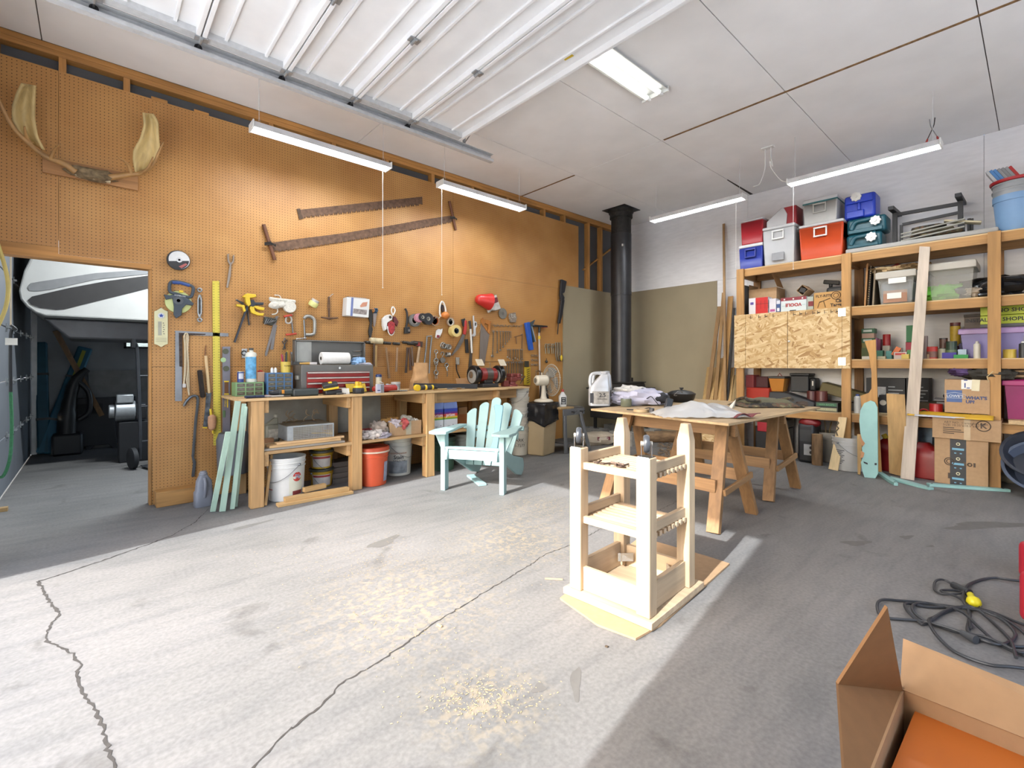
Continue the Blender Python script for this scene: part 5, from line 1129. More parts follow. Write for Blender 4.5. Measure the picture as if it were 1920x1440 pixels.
# below the bench: buckets
def bucket(lab, px0, px1, pyb, hx, H_=.365, Rt=.148, Rb=.128, lid=None, band=None, wear=.08, group='buckets under the bench', z=0, handle=True, hand_a=.4, name='bucket', p=None):
    a = fl(px0, pyb, z); c = fl(px1, pyb, z)
    m = (a + c) / 2 if p is None else V(p); 
    if p is None: d = V((m.x, m.y, 0)).normalized(); m = m + d * Rb
    t = T(name, lab, 'bucket', (m.x, m.y, z), 0, group)
    r = lambda h: Rb + (Rt - Rb) * h / H_
    B().lathe([(0, .003), (Rb - .006, 0), (Rb, .004), (r(H_ * .76), H_ * .76), (r(H_ * .76) + .006, H_ * .765), (r(H_ * .77) + .006, H_ * .785), (r(H_ * .8), H_ * .79), (r(H_ * .86), H_ * .86), (r(H_ * .86) + .007, H_ * .865), (r(H_ * .88) + .007, H_ * .89), (r(H_ * .9), H_ * .895), (r(H_) + .006, H_ * .985), (r(H_) + .006, H_), (r(H_) - .004, H_), (r(0) - .004, .01), (0, .01)], 36).obj('body', mt(hx, .45, 0, wear, 6), t)
    if lid: B().lathe([(r(H_) + .0065, H_ * .93), (r(H_) + .009, H_ * .93), (r(H_) + .009, H_ + .008), (r(H_) - .002, H_ + .012), (r(H_) - .012, H_ + .004), (0, H_ + .004)], 36).obj('lid', mt(lid, .45, 0, .1, 8), t)
    if band: B().lathe([(r(H_ * .92) + .010, H_ * .90), (r(H_) + .0135, H_ * .90), (r(H_) + .0135, H_ * .94), (r(H_ * .92) + .010, H_ * .94)], 36).obj('rim_band', mt(band, .5), t)
    if handle:
        R = r(H_ * .83) + .006; ca = atan2cam(m); hp = []
        for i in range(13):
            g = -pi / 2 + pi * i / 12; hp.append((R * cos(ca + pi / 2 + hand_a) * sin(g) + .02 * cos(g) * cos(ca + hand_a), R * sin(ca + pi / 2 + hand_a) * sin(g) + R * cos(g) * sin(ca + hand_a), 0))
        P = [V((R * sin(g) * cos(ca + pi / 2 + hand_a) + R * 1.02 * cos(g) * cos(ca + hand_a), R * sin(g) * sin(ca + pi / 2 + hand_a) + R * 1.02 * cos(g) * sin(ca + hand_a), H_ * .83 - .14 * cos(g))) for g in [-pi / 2 + pi * i / 16 for i in range(17)]]
        b = B().tube(P, .0022, 6)
        for s in (0, -1): b.sph(P[s], .012, 10, 6)
        b.obj('bail', mt('#8A8C90', .35, .7), t)
    return t, r
def atan2cam(m): return math.atan2(-m.y, -m.x)
def face(t): return pi / 2 + atan2cam(t.location)      # cylinder angle that points at the viewer
t, r = bucket('white lubricant bucket with a red round 76 sign under the left of the bench', 508, 566, 941, '#D9D8D4', .372, .153, .138, wear=.1, hand_a=-.85)
a0 = face(t); R = r(.2) + .0015
B().lathe([(r(.04) + .001, .04), (r(.04) + .0016, .04), (r(.21) + .0016, .21), (r(.21) + .001, .21)], 10, (0, 0, 0), 'z', a0 - pi / 2 + .15, a0 - pi / 2 + 1.0).obj('label', mt('#D3D2C0', .5, 0, .08, 8), t)
def cyl_disc(R, a0, z, rr, n=28): return [((R) * sin(a0 + rr * cos(k) / R), -(R) * cos(a0 + rr * cos(k) / R), z + rr * sin(k)) for k in [2 * pi * i / n for i in range(n)]]
B().add([(R * 1.002 * sin(a0 + .62), -R * 1.002 * cos(a0 + .62), .205)] + cyl_disc(R, a0 + .62, .205, .04), [(0, i + 1, (i + 1) % 28 + 1) for i in range(28)]).obj('red_sign', mt('#C23A2E', .5), t, smooth=0)
B().txt('76', .05, (0, 0, .205), cyl=(R + .0012, a0 + .62), bold=.0012).obj('lettering', WHITE, t, smooth=0); B().txt('76', .05, (0, 0, .205), cyl=(R + .0022, a0 + .62), bold=-.0003).obj('lettering', mt('#2A3F86'), t, smooth=0)
B().lathe([(r(.05) + .002, .05), (r(.05) + .0024, .05), (r(.085) + .0024, .085), (r(.085) + .002, .085)], 8, (0, 0, 0), 'z', a0 - pi / 2 + .35, a0 - pi / 2 + .95).obj('red_panel', mt('#7E3230', .5), t, smooth=0)
b = B()
for z0 in (.1, .265): b.lathe([(r(z0) + .001, z0), (r(z0) + .0016, z0), (r(z0) + .0016, z0 + .008), (r(z0) + .001, z0 + .008)], 5, (0, 0, 0), 'z', a0 - pi / 2 - 1.25, a0 - pi / 2 - .85)
b.obj('red_stripes', mt('#B04038'), t, smooth=0)
def pail(lab, z, lid, p):
    t, r = bucket(lab, 0, 0, 0, '#C7A12C', .165, .105, .092, lid=lid, handle=True, group='yellow mortar pails', z=z, hand_a=.6, name='pail', p=p)
    a0 = face(t); B().lathe([(r(.03) + .001, .02), (r(.03) + .0018, .02), (r(.12) + .0018, .125), (r(.12) + .001, .125)], 16, (0, 0, 0), 'z', a0 - pi / 2 - .9, a0 - pi / 2 + .9).obj('label', mt('#CFC8C0', .5, 0, .12, 18), t)
    B().lathe([(r(.1) + .002, .1), (r(.1) + .0026, .1), (r(.12) + .0026, .118), (r(.12) + .002, .118)], 14, (0, 0, 0), 'z', a0 - pi / 2 - .85, a0 - pi / 2 + .85).obj('red_band', mt('#A83A3A', .5), t)
    return t
pp = fl(604, 915, 0); pp = (pp.x + .03, pp.y + .10, 0)
pail('bottom yellow pail of the stack of three under the bench', 0, '#3F4238', pp); pail('middle yellow pail of the stack of three', .178, '#3F4238', pp); pail('top yellow pail with a yellow lid of the stack of three', .356 - .002, '#D4AC34', pp)
t, r = bucket('orange bucket with an orange lid and white rim band', 676, 722, 913, '#CE5430', .36, .15, .128, lid='#B54A2E', band='#D8C3AE', handle=False)
a0 = face(t); B().lathe([(r(.04) + .001, .04), (r(.04) + .0016, .04), (r(.23) + .0016, .23), (r(.23) + .001, .23)], 5, (0, 0, 0), 'z', a0 - pi / 2 + .85, a0 - pi / 2 + 1.35).obj('label', mt('#9AA0B4', .5, 0, .2, 20), t)
t, r = bucket('white wood stain bucket behind the orange one', 727, 766, 893, '#D3D3CB', .40, .15, .13, hand_a=.9)
a0 = face(t); B().lathe([(r(.03) + .001, .03), (r(.03) + .0016, .03), (r(.16) + .0016, .16), (r(.16) + .001, .16)], 12, (0, 0, 0), 'z', a0 - pi / 2 - .8, a0 - pi / 2 + .75).obj('landscape_print', mt('#8A929A', .5, 0, .5, 12), t)
B().txt('Transformation', .032, (0, 0, .245), cyl=(r(.25) + .001, a0 - .05)).obj('lettering', mt('#A8765A'), t, smooth=0); B().txt('Stain', .055, (0, 0, .20), cyl=(r(.2) + .001, a0 + .05), bold=.0008).obj('lettering', INK, t, smooth=0); B().txt('Siding & Trim', .024, (0, 0, .165), cyl=(r(.165) + .001, a0 + .1)).obj('lettering', INK, t, smooth=0)
t, r = bucket('dark green bucket with a small warning sticker under the right of the bench', 816, 842, 884, '#33503F', .36, .15, .13, lid='#2C3A32', handle=False)
a0 = face(t); B().lathe([(r(.18) + .001, .15), (r(.18) + .0016, .15), (r(.2) + .0016, .2), (r(.2) + .001, .2)], 4, (0, 0, 0), 'z', a0 - pi / 2 + .05, a0 - pi / 2 + .4).obj('sticker', mt('#C9B5A4', .5), t)
q = a0 + .225; B().tube(cyl_disc(r(.18) + .003, q, .175, .018), .0022, 5, True).tube([((r(.18) + .003) * sin(q + k), -(r(.18) + .003) * cos(q + k), .175 - k * 90 * .0014 * 1.0) for k in (-.08, .08)], .002, 5).obj('prohibition_sign', mt('#B0402E'), t)
bucket('scuffed grey white bucket behind the chair', 856, 880, 872, '#A7A59E', .36, .15, .13, wear=.3, handle=True, hand_a=.2)
# wood on the floor in front
for k, (nm, lab, a, c, w, hgt, z) in enumerate((('lumber_strip', 'lowest long pine strip on the floor before the buckets', (522, 952), (663, 926), .075, .024, 0), ('lumber_strip', 'upper long pine strip stacked on the floor before the buckets', (535, 942), (655, 921), .06, .034, .0245), ('lumber_strip', 'short thick pine offcut on top of the two long strips', (572, 924), (612, 915), .045, .04, .059))):
    p = fl(*a, z); q = fl(*c, z); m = (p + q) / 2; t = T(nm, lab, 'lumber', (m.x, m.y, z + .0005), math.atan2(q.y - p.y, q.x - p.x), 'pine strips on the floor')
    l = (q - p).length / 2; B().box(-l, 0, 0, l, w, hgt).obj('strip', wood('#CDA872', 'x', .85), t, bev=.002, smooth=0)
t = T('upright_strip', 'thin pine strip standing against the bench beside the 76 bucket', 'lumber', fl(497, 948)); B().beam((0, 0, 0), (.075, .1, .40), .03, .02, (1, 0, 0)).obj('strip', wood('#D0A76C', 'z'), t, smooth=0)
t = T('lumber_stack', 'stack of grey composite boards lying deep under the bench', 'lumber', (1.75, 4.62, 0))
for k in range(4): B().box(0, -.0 + .01 * k, .052 * k, .82, .25, .052 * k + .05).obj('board', wood('#6E675F', 'x', .85), t, bev=.003)

# ---------- left of the bench ----------
p = fl(293, 953); q = fl(372, 934)
t = T('timber_block', 'short thick timber block lying at the foot of the pegboard', 'timber', p + V((0, .0, 0)), .03); B().box(.0, 0, 0, q.x - p.x, .12, .125).obj('block', wood('#BB8A4E', 'x'), t, bev=.004)
t = T('coolant_jug', 'grey plastic jug with a moulded handle at the foot of the pegboard', 'jug', fl(383, 951) + V((.0, .05, 0)), .1); JG = mt('#83858E', .45, 0, .06)
rings = []
for z, wx, wy, ox_ in ((0, .062, .045, 0), (.006, .066, .048, 0), (.12, .066, .048, 0), (.135, .06, .04, .004), (.21, .055, .036, .004), (.245, .035, .03, 0), (.26, .028, .028, 0)):
    rings.append([(ox_ + wx * math.copysign(abs(cos(a)) ** .5, cos(a)), wy * math.copysign(abs(sin(a)) ** .5, sin(a)), z) for a in [2 * pi * i / 24 for i in range(24)]])
B().loft(rings).obj('body', JG, t); B().tube(smooth_path([(.0, -.034, .235), (.0, -.06, .2), (.0, -.058, .12), (.0, -.044, .08)], 4), .012, 8).obj('handle', JG, t); B().lathe([(.028, .26), (.031, .262), (.031, .275), (.024, .277), (.024, .29), (0, .29)], 20).obj('cap', mt('#8E9098', .45), t)
t = T('yellow_float', 'yellow jug shaped bag with black lettering standing behind the mint boards', 'jug', fl(405, 915) + V((0, .16, .22)), 0)
rings = []
for z, wx, wy in ((0, .055, .045), (.01, .06, .05), (.2, .075, .06), (.25, .075, .055), (.28, .05, .04), (.295, .02, .02)):
    rings.append([(wx * math.copysign(abs(cos(a)) ** .6, cos(a)) + NZ.noise(V((a, z * 14, 1))) * .006, wy * math.copysign(abs(sin(a)) ** .6, sin(a)) + NZ.noise(V((a * 1.3, z * 18, 5))) * .008, z) for a in [2 * pi * i / 28 for i in range(28)]])
B().loft(rings).obj('body', mt('#D2B41E', .4, 0, .08), t); B().cyl((0, 0, .295), (0, 0, .315), .022).obj('cap', BLACK, t); B().txt('TENNIS', .05, (-.035, -.062, .14), rot=-pi / 2, bold=.001).obj('lettering', INK, t, smooth=0)
t = T('black_bin', 'black drum with white print standing behind the mint boards', 'drum', fl(420, 920) + V((.06, .14, 0)), 0)
B().lathe([(0, 0), (.13, 0), (.135, .01), (.135, .21), (0, .212)], 28).obj('body', mt('#1F2226', .4), t); B().txt('6', .12, (0, 0, .12), cyl=(.136, -.75)).obj('lettering', mt('#C8C8C8'), t, smooth=0)
t = T('grey_drum', 'grey bucket stacked behind the black drum', 'drum', (oy(437, 850, 4.78).x, 4.78, .215), 0); B().lathe([(0, 0), (.12, 0), (.13, .3), (.11, .36), (0, .37)], 28).obj('body', mt('#5E6064', .5), t)
MINT = mt('#AFCDB8', .5, 0, .05, 5); MINTS = wood('#A9C4B4', 'z', .93)
for k, (b0, b1, t0, t1, lab) in enumerate((((397, 961), (401, 958), (427, 812), (429, 808), 'short narrow mint painted strip leaning at the left'), ((410, 960), (424, 959), (440, 752), (452, 752), 'wide mint painted board leaning second from the left'), ((430, 956), (441, 954), (452, 758), (463, 756), 'wide mint painted board leaning nearest the bench post'), ((441, 951), (444, 950), (459, 760), (464, 765), 'narrow mint strip leaning against the bench corner'))):
    p = fl((b0[0] + b1[0]) / 2, (b0[1] + b1[1]) / 2); q = oy((t0[0] + t1[0]) / 2, (t0[1] + t1[1]) / 2, 4.25 - .005 * (k % 2) - (.08 if k == 0 else 0)); w = (fl(*b1) - fl(*b0)).length * (.8 if k else .9)
    t = T('mint_board', lab, 'board', p, 0, 'mint boards leaning on the bench'); B().beam((0, 0, .004), q - p, max(w, .02), .018, (0, 1, 0)).obj('board', MINTS, t, bev=.002, smooth=0)
# ---------- adirondack chair ----------
pa = fl(831, 919); pc = fl(941, 928); pm = (pa + pc) / 2
MT = mt('#9CBBBA', .5, 0, .05, 6)
ch = T('adirondack_chair', 'mint painted slatted garden chair facing the doorway in the sunlight', 'chair', pm, math.atan2(pc.y - pa.y, pc.x - pa.x))
hw = (pc - pa).length / 2; aw = hw - .002
for s in (-1, 1):
    B().box(s * hw - .022, -.01, 0, s * hw + .022, .075, .535).obj('leg', MT, ch, bev=.003)
    B().prism([(-.05, .30), (.14, .27), (.62, .045), (.80, .0), (.87, .03), (.90, .1), (.86, .17), (.75, .2), (.5, .26), (.2, .375), (-.02, .395)], s * (hw - .045) - .012, s * (hw - .045) + .012, 'yz').obj('side_rail', MT, ch, bev=.003)
    o_ = [(s * (hw - .07), -.09), (s * (hw + .02), -.13), (s * (hw + .10), -.10), (s * (hw + .12), .05), (s * (hw + .075), .3), (s * (hw + .055), .52), (s * (hw - .02), .54), (s * (hw - .03), .3), (s * (hw - .06), .1)]
    B().prism(o_ if s > 0 else o_[::-1], .536, .562, 'xy').obj('arm', MT, ch, bev=.005)
    B().prism([(-.075, .535), (.0, .535), (.0, .40)] if False else [(s * (hw + .023), .535), (s * (hw + .10), .535), (s * (hw + .023), .37)], .02, .044, 'xz').obj('arm_bracket', MT, ch, bev=.002)
B().box(-hw + .024, -.012, .30, hw - .024, .012, .385).obj('front_apron', MT, ch, bev=.003)
B().obox((0, .045, .396), (2 * hw - .05, .115, .022), (-.10, 0, 0)).obj('seat_slat', MT, ch, bev=.004)
import mathutils
bk0 = V((0, .40, .17)); rec = rad(27)
for k in range(5):
    i = k - 2; top = [.605, .685, .745, .685, .605][k]; wB = .083; wT = .105
    x0 = i * .093; x1 = i * .128
    n_ = 8; out = [(x0 - wB / 2, 0), (x0 + wB / 2, 0), (x1 + wT / 2, top - .05)]
    sl = [0.03, .015, 0, -.015, -.03][k]
    out += [(x1 + wT / 2 * cos(a), top - .05 + .045 * sin(a) + sl * cos(a)) for a in [pi * j / n_ for j in range(1, n_)]] + [(x1 - wT / 2, top - .05)]
    b = B().prism(out, 0, .02, 'xz')
    b.xf(Mx.Translation(bk0) @ Mx.Rotation(-rec, 4, 'X')); b.obj('back_slat', MT, ch, bev=.003)
for z_, yy, w_ in ((.06, .025, .42), (.33, .025, .56)):
    b = B().box(-w_ / 2, yy, z_ - .035, w_ / 2, yy + .03, z_ + .035); b.xf(Mx.Translation(bk0) @ Mx.Rotation(-rec, 4, 'X')); b.obj('back_rail', MT, ch, bev=.003)
b = B().box(-hw - .04, .025, .39, hw + .04, .055, .43); b.xf(Mx.Translation(bk0) @ Mx.Rotation(-rec, 4, 'X')); b.obj('arm_support', MT, ch, bev=.003)
t = T('loose_slat', 'loose mint board on the floor under the garden chair', 'board', fl(882, 893), math.atan2(fl(905, 911).y - fl(882, 893).y, fl(905, 911).x - fl(882, 893).x)); B().box(0, -.04, 0, (fl(905, 911) - fl(882, 893)).length, .04, .02).obj('board', MT, t, bev=.002)
RZ = ch.rotation_euler.z; loc = pm + Mx.Rotation(RZ, 4, 'Z').to_3x3() @ V((.10, .305, .335))
t = T('chair_arm', 'bluer loose curved chair arm propped in the seat against the back', 'chair arm', loc, rot=(-rec + .05, 0, RZ))
B().prism([(-.03, 0), (.045, .02), (.05, .41), (.045, .47), (-.035, .48), (-.05, .46), (-.02, .37), (-.012, .26), (-.005, .15)], -.012, .012, 'xz').obj('board', mt('#86B4C2', .5, 0, .05, 6), t, bev=.004)

# ---------- upturned kitchen cart in the sun ----------
ct = T('slatted_cart', 'unpainted pine cart standing on its top with slatted shelves and two casters in the air', 'cart', fl(1222, 1184, .012) + V((0, 0, .001)), rad(4))
PN = {a: wood('#C0A98B', a, .88) for a in 'xyz'}
B().box(0, 0, 0, .56, .49, .032).obj('top_board', PN['y'], ct, bev=.003)
PX = (.055, .465); PY = (.055, .43)
for i, x in enumerate(PX):
    for j, y in enumerate(PY):
        if i == 0: B().box(x - .034, y - .034, .033, x + .034, y + .034, .745).obj('post', PN['z'], ct, bev=.004)
        else: B().loft([[(x - a, y - a, z), (x + a, y - a, z), (x + a, y + a, z), (x - a, y + a, z)] for z, a in ((.033, .034), (.775, .034), (.862, .020))]).obj('post', PN['z'], ct, bev=.004)
        if i == 0:
            c = B().box(x - .03, y - .028, .7455, x + .03, y + .028, .749).obj('caster_plate', CHROME, ct, smooth=0)
            B().prism([(-.02, .75), (.02, .75), (.014, .785), (.006, .812), (-.006, .812), (-.014, .785)], -.024, -.021, 'xz').prism([(-.02, .75), (.02, .75), (.014, .785), (.006, .812), (-.006, .812), (-.014, .785)], .021, .024, 'xz').xf(Mx.Translation((x, y, 0)) @ Mx.Rotation(.55, 4, 'Z')).obj('fork', CHROME, c)
            R = Mx.Translation((x, y, .805)) @ Mx.Rotation(.55, 4, 'Z')
            B().lathe([(.012, -.012), (.036, -.013), (.041, -.006), (.041, .006), (.036, .013), (.012, .012)], 28, ax='y').xf(R).obj('wheel', mt('#3C3F45', .35), c)
            B().lathe([(0, -.026), (.012, -.026), (.012, .026), (0, .026)], 16, ax='y').xf(R).obj('hub', mt('#BDB6AC', .3, .5), c)
for nm, z, xs in (('upper', .685, .0), ('middle', .415, .0)):
    for y in PY: B().box(PX[0] - .03, y - .018, z - .02, PX[1] + .03, y + .018, z + .02).xf(Mx.Identity(4)).obj('shelf_rail', PN['x'], ct, bev=.002) if 0 else B().box(PX[0] + .0345, y - .012, z - .022, PX[1] - .0345, y + .012, z + .022).obj('shelf_rail', PN['x'], ct, bev=.002)
    for k in range(8):
        x = PX[0] + .052 + k * .0435; B().box(x - .012, PY[0] - .022, z - .046, x + .012, PY[1] + .022, z - .023).obj('slat', PN['y'], ct, bev=.0015)
    B().box(PX[0] - .012, PY[0] + .0345, z - .046, PX[0] + .012, PY[1] - .0345, z - .012).obj('cross_rail', PN['y'], ct, bev=.002)
for y in (PY[0], PY[1]): B().box(PX[0] + .0345, y - .012, .034, PX[1] - .0345, y + .012, .165).obj('box_side', PN['x'], ct, bev=.002)
for x in (PX[0], PX[1]): B().box(x - .012, PY[0] + .0345, .034, x + .012, PY[1] - .0345, .15).obj('box_side', PN['y'], ct, bev=.002)
for (x, y, r) in ((PX[1] - .06, PY[1] - .06, -pi / 4), (PX[1] - .06, PY[0] + .06, pi / 4)):
    b = B().cbox((0, 0, 0), (.085, .004, .045)).cbox((-.03, 0, 0), (.004, .02, .05)).cyl((0, -.004, 0), (0, .012, 0), .008); b.xf(Mx.Translation((x, y, .1)) @ Mx.Rotation(r, 4, 'Z')); b.obj('corner_bracket', mt('#C3C6C6', .25, .8), ct)
cz = ct.location.z
def oncart(u, v, z): return ct.location + Mx.Rotation(rad(4), 4, 'Z').to_3x3() @ V((u, v, z))
for k, (u, v, a) in enumerate(((.13, .36, .3), (.13, .30, -.4), (.12, .245, .9), (.15, .22, .1))):
    t = T('hinge_tool', ['small rusty hinge at the left of the upper cart shelf', 'rusty bolt second from the left on the upper cart shelf', 'tangle of rusty hardware in the middle of the cart shelf', 'rusty hook beside the tangle on the cart shelf'][k], 'hardware', oncart(u, v, .664), a, 'rusty hardware on the cart')
    b = B().cyl((-.03, 0, .006), (.03, 0, .006), .005, n=8).ring((-.035, 0, .007), .011, .004, ax='z', n=12)
    if k == 2: b.cyl((-.02, -.025, .012), (.015, .03, .016), .006, n=8).cyl((-.03, .02, .014), (.03, -.015, .01), .005, n=8)
    b.obj('metal', mt('#5D4A3E', .6, .5, .3, 40), t)
t = T('gate_hinge', 'upright rusty hinge plate standing on the upper cart shelf', 'hinge', oncart(.13, .135, .664), .2); B().obox((0, 0, .035), (.035, .006, .07), (.1, 0, 0)).cyl((-.02, .0, .006), (.035, .01, .006), .007, n=8).obj('plate', mt('#4E3F36', .6, .5, .3, 40), t, bev=.002)
cbp = [fl(*q) for q in ((1050, 1125), (1120, 1175), (1192, 1202), (1240, 1175), (1368, 1060), (1325, 1046), (1200, 1010))]
t = T('floor_cardboard', 'flattened brown cardboard under the pine cart', 'cardboard', cbp[0]); B().prism([((p - cbp[0]).x, (p - cbp[0]).y) for p in cbp], .002, .012, 'xy').obj('sheet', CARD, t, smooth=0)

# ---------- plywood table on two sawhorses ----------
TZ = .80; N_, R_, L_ = fl(1366, 794, TZ), fl(1538, 763, TZ), fl(1108, 766, TZ); K_ = L_ + R_ - N_
t = T('plywood_sheet', 'sheet of plywood laid across two sawhorses as a table', 'table top', (N_.x, N_.y, TZ - .017))
B().prism([((p - N_).x, (p - N_).y) for p in (N_, R_, K_, L_)], 0, .016, 'xy').obj('sheet', wood('#B59C76', 'x', .85), t, smooth=0)
SW = {a: wood('#9C774F', a, .78) for a in 'xyz'}; SWL = wood('#95714A', 'z', .78)
def sawhorse(xc, y0, y1, sp, lab):
    t = T('sawhorse', lab, 'sawhorse', (xc, (y0 + y1) / 2, 0), 0, 'sawhorses'); l = (y1 - y0) / 2; zt = TZ - .018
    B().box(-.02, -l - .02, zt - .14, .02, l + .02, zt).obj('top_beam', SW['y'], t, bev=.003)
    for s in (-1, 1):
        for e in (-1, 1): B().beam((s * .045, e * (l - .06), zt - .005), (s * sp, e * l, .002), .09, .038, (1, 0, 0)).obj('leg', SWL, t, bev=.002)
        xx = s * (.045 + (sp - .045) * .62); B().beam((xx + s * .03, -l + .02, .31), (xx + s * .03, l - .02, .31), .02, .09).obj('side_brace', SW['y'], t, bev=.002)
    for e in (-1, 1): B().beam((-sp * .72, e * (l + .035), .27), (sp * .72, e * (l + .035), .33), .02, .045).obj('end_brace', SW['x'], t, bev=.002)
    return t
sawhorse(3.56, 1.52, 2.46, .33, 'wooden sawhorse nearest the pine cart'); sawhorse(4.68, 1.56, 2.50, .34, 'wooden sawhorse under the far end of the plywood')
def ont(name, label, cat, px, py, rz=0, group=None, dz=.0): return T(name, label, cat, fl(px, py, TZ) + V((0, 0, dz)), rz, group)
SJ = mt('#B9BBBF', .3, .3, .04)
for k, (px, py, s, lab) in enumerate(((1124, 762, 1.0, 'silver plastic jug with a big handle at the left corner of the plywood table'), (1137, 759, 1.02, 'second silver jug with a printed label behind the first'))):
    t = ont('silver_jug', lab, 'jug', px, py, -.75, 'silver jugs on the table'); t.location += V((.06, .05 + .05 * k, 0)); rings = []
    for z, x0, x1, w in ((0, -.09, .09, .055), (.006, -.095, .095, .06), (.15, -.095, .095, .06), (.17, -.085, .095, .055), (.22, -.05, .09, .045), (.27, .0, .085, .04), (.29, .02, .07, .03)):
        rings.append([((x0 + x1) / 2 + (x1 - x0) / 2 * math.copysign(abs(cos(a)) ** .45, cos(a)), w * math.copysign(abs(sin(a)) ** .45, sin(a)), z * s) for a in [2 * pi * i / 28 for i in range(28)]])
    B().loft(rings).obj('body', SJ, t); B().tube(smooth_path([(-.075, 0, .16), (-.085, 0, .22), (-.07, 0, .285), (-.01, 0, .30), (.04, 0, .285)], 5), .016, 10).obj('handle', SJ, t)
    B().lathe([(.03, .285), (.033, .29), (.033, .315), (0, .318)], 20, (.045, 0, 0)).obj('cap', mt('#A4A6AA', .4), t)
    B().box(-.075, -.0625, .02, .08, -.0605, .135).obj('label', mt('#8E8B86', .5, 0, .3, 30), t, smooth=0)
    b = B().txt('2.5', .05, (.02, -.063, .10), bold=.001).txt('GALLONS', .02, (.02, -.063, .065)); b.obj('lettering', INK, t, smooth=0)
    B().box(-.093, -.0635, .03, -.06, -.0626, .12).obj('dark_label', mt('#33343A'), t, smooth=0)
t = ont('cloth_bundle', 'bundle of white and lilac cloth wrapped round something black on the table', 'cloth', 1202, 762, -.65)
t.location += V((.12, .1, 0))
b = B().sph((0, 0, .075), (.24, .13, .08), 40, 22, .25, 6, .75); b.obj('cloth', mt('#B4B4C8', .8, 0, .08, 6, .2), t)
B().sph((-.08, .02, .125), (.15, .10, .05), 26, 14, .5, 3).obj('towel', mt('#C8C6C2', .95, 0, .12, 40, .5), t)
B().sph((.17, -.085, .07), (.085, .06, .048), 20, 12, .25, 9).obj('dark_lining', mt('#202228', .7), t)
B().tube(smooth_path([(.02, -.12, .06), (.05, -.17, .09), (.08, -.2, .05), (.12, -.19, .006)], 5), .004, 6).obj('drawstring', BLACK, t)
t = ont('dutch_oven', 'black cast iron pot with a wire handle on the table', 'pot', 1285, 757, .2); t.location += V((.2, .15, 0))
B().lathe([(0, 0), (.10, 0), (.125, .03), (.135, .075), (.138, .08), (.138, .086), (.10, .108), (.04, .12), (.012, .121), (.012, .132), (.022, .136), (.02, .145), (0, .146)], 32).obj('pot', mt('#222223', .45, .3, .15, 20), t)
B().tube([(.14 * cos(a), .0, .07 + .11 * sin(a)) for a in [pi * i / 12 for i in range(13)]] if 0 else smooth_path([(-.14, 0, .07), (-.17, .02, .075), (-.165, -.03, .12), (-.13, -.05, .10)], 5), .004, 6).obj('bail', STEEL, t); B().tube(smooth_path([(.14, 0, .07), (.18, .0, .05), (.19, -.03, .04)], 4), .004, 6).obj('bail', STEEL, t)
t = ont('glass_jar', 'small greenish glass jar before the cloth bundle', 'jar', 1174, 762); B().lathe([(0, 0), (.045, 0), (.05, .01), (.05, .07), (.046, .07), (.045, .012), (0, .01)], 24).obj('jar', mt('#9FA690', .1, 0, .1, 20, 0, (1, 1, 1), 1, .6), t)
t = ont('tape_ring', 'roll of pale tape lying flat on the table', 'tape roll', 1202, 772); B().lathe([(.04, 0), (.06, 0), (.06, .022), (.04, .022), (.04, 0)], 28).obj('tape', mt('#B39C78', .6), t)
t = ont('plug_adapter', 'small grey plug by the tape roll', 'plug', 1222, 773); B().lathe([(0, 0), (.02, 0), (.02, .03), (.01, .034), (0, .035)], 16).obj('plug', mt('#4B4B4E', .5), t); B().tube(smooth_path([(.0, 0, .03), (.03, .05, .03), (.02, .12, .01), (-.05, .2, .01)], 5), .004, 6).obj('cord', BLACK, t)
t = ont('caulk_nozzle', 'black angled nozzle tool on the table left of the plastic bag', 'tool', 1258, 775, .4); B().obox((0, .02, .06), (.05, .05, .11), (.3, .25, .4)).cyl((0, -.02, .02), (0, -.09, .01), .02, .012).obj('tool', mt('#25292E', .45), t, bev=.006)
t = ont('wood_offcut', 'small grey wooden frame piece by the plastic bag', 'wood', 1277, 781, -.6); B().box(-.02, 0, 0, .02, .02, .075).box(.021, 0, .04, .22, .02, .07).obj('offcut', wood('#A0917C', 'z'), t, bev=.002)
t = ont('plastic_bag', 'translucent white plastic bag lying over the near edge of the table', 'bag', 1330, 783, -.72); t.location += V((.03, .1, .0))
def bagf(u, v):
    x = (u - .5) * .62; y = (v - .5) * .34; e = (1 - (2 * u - 1) ** 2) * (1 - (2 * v - 1) ** 2)
    return (x, y, .006 + .085 * max(0, e) ** .6 * (1 + .5 * NZ.noise(V((x * 6, y * 8, 2)))) + .02 * abs(NZ.noise(V((x * 14, y * 14, 7)))))
B().grid(bagf, 40, 26).obj('film', mt('#C4C6C8', .3, 0, .05, 5, 0, (1, 1, 1), .72), t, smooth=80); B().sph((.05, .02, .03), (.17, .09, .026), 20, 10, .4, 4).obj('contents', mt('#9B9DA0', .6, 0, .2, 10), t)
t = ont('seed_packet', 'dark red and grey cloth strap at the right end of the plastic bag', 'strap', 1395, 784, -.5); b = B().grid(lambda u, v: ((u - .5) * .2, (v - .5) * .09, .008 + .03 * abs(sin(u * 5)) * (1 - v * .4)), 20, 8); b.obj('strap', mt('#6A3034', .7, 0, .3, 30), t, solid=.004)
t = ont('white_paper', 'folded white paper standing behind the plastic bag', 'paper', 1378, 765); B().add([(-.06, 0, 0), (.06, .03, 0), (.02, .0, .075), (0, .06, 0)], [(0, 1, 2), (1, 3, 2), (3, 0, 2)]).obj('paper', PAPER, t, smooth=0, solid=.001)
t = ont('camo_bag', 'folded camouflage and olive cloth bag on the right of the table', 'bag', 1435, 764, -.72); t.location += V((.12, .05, 0))
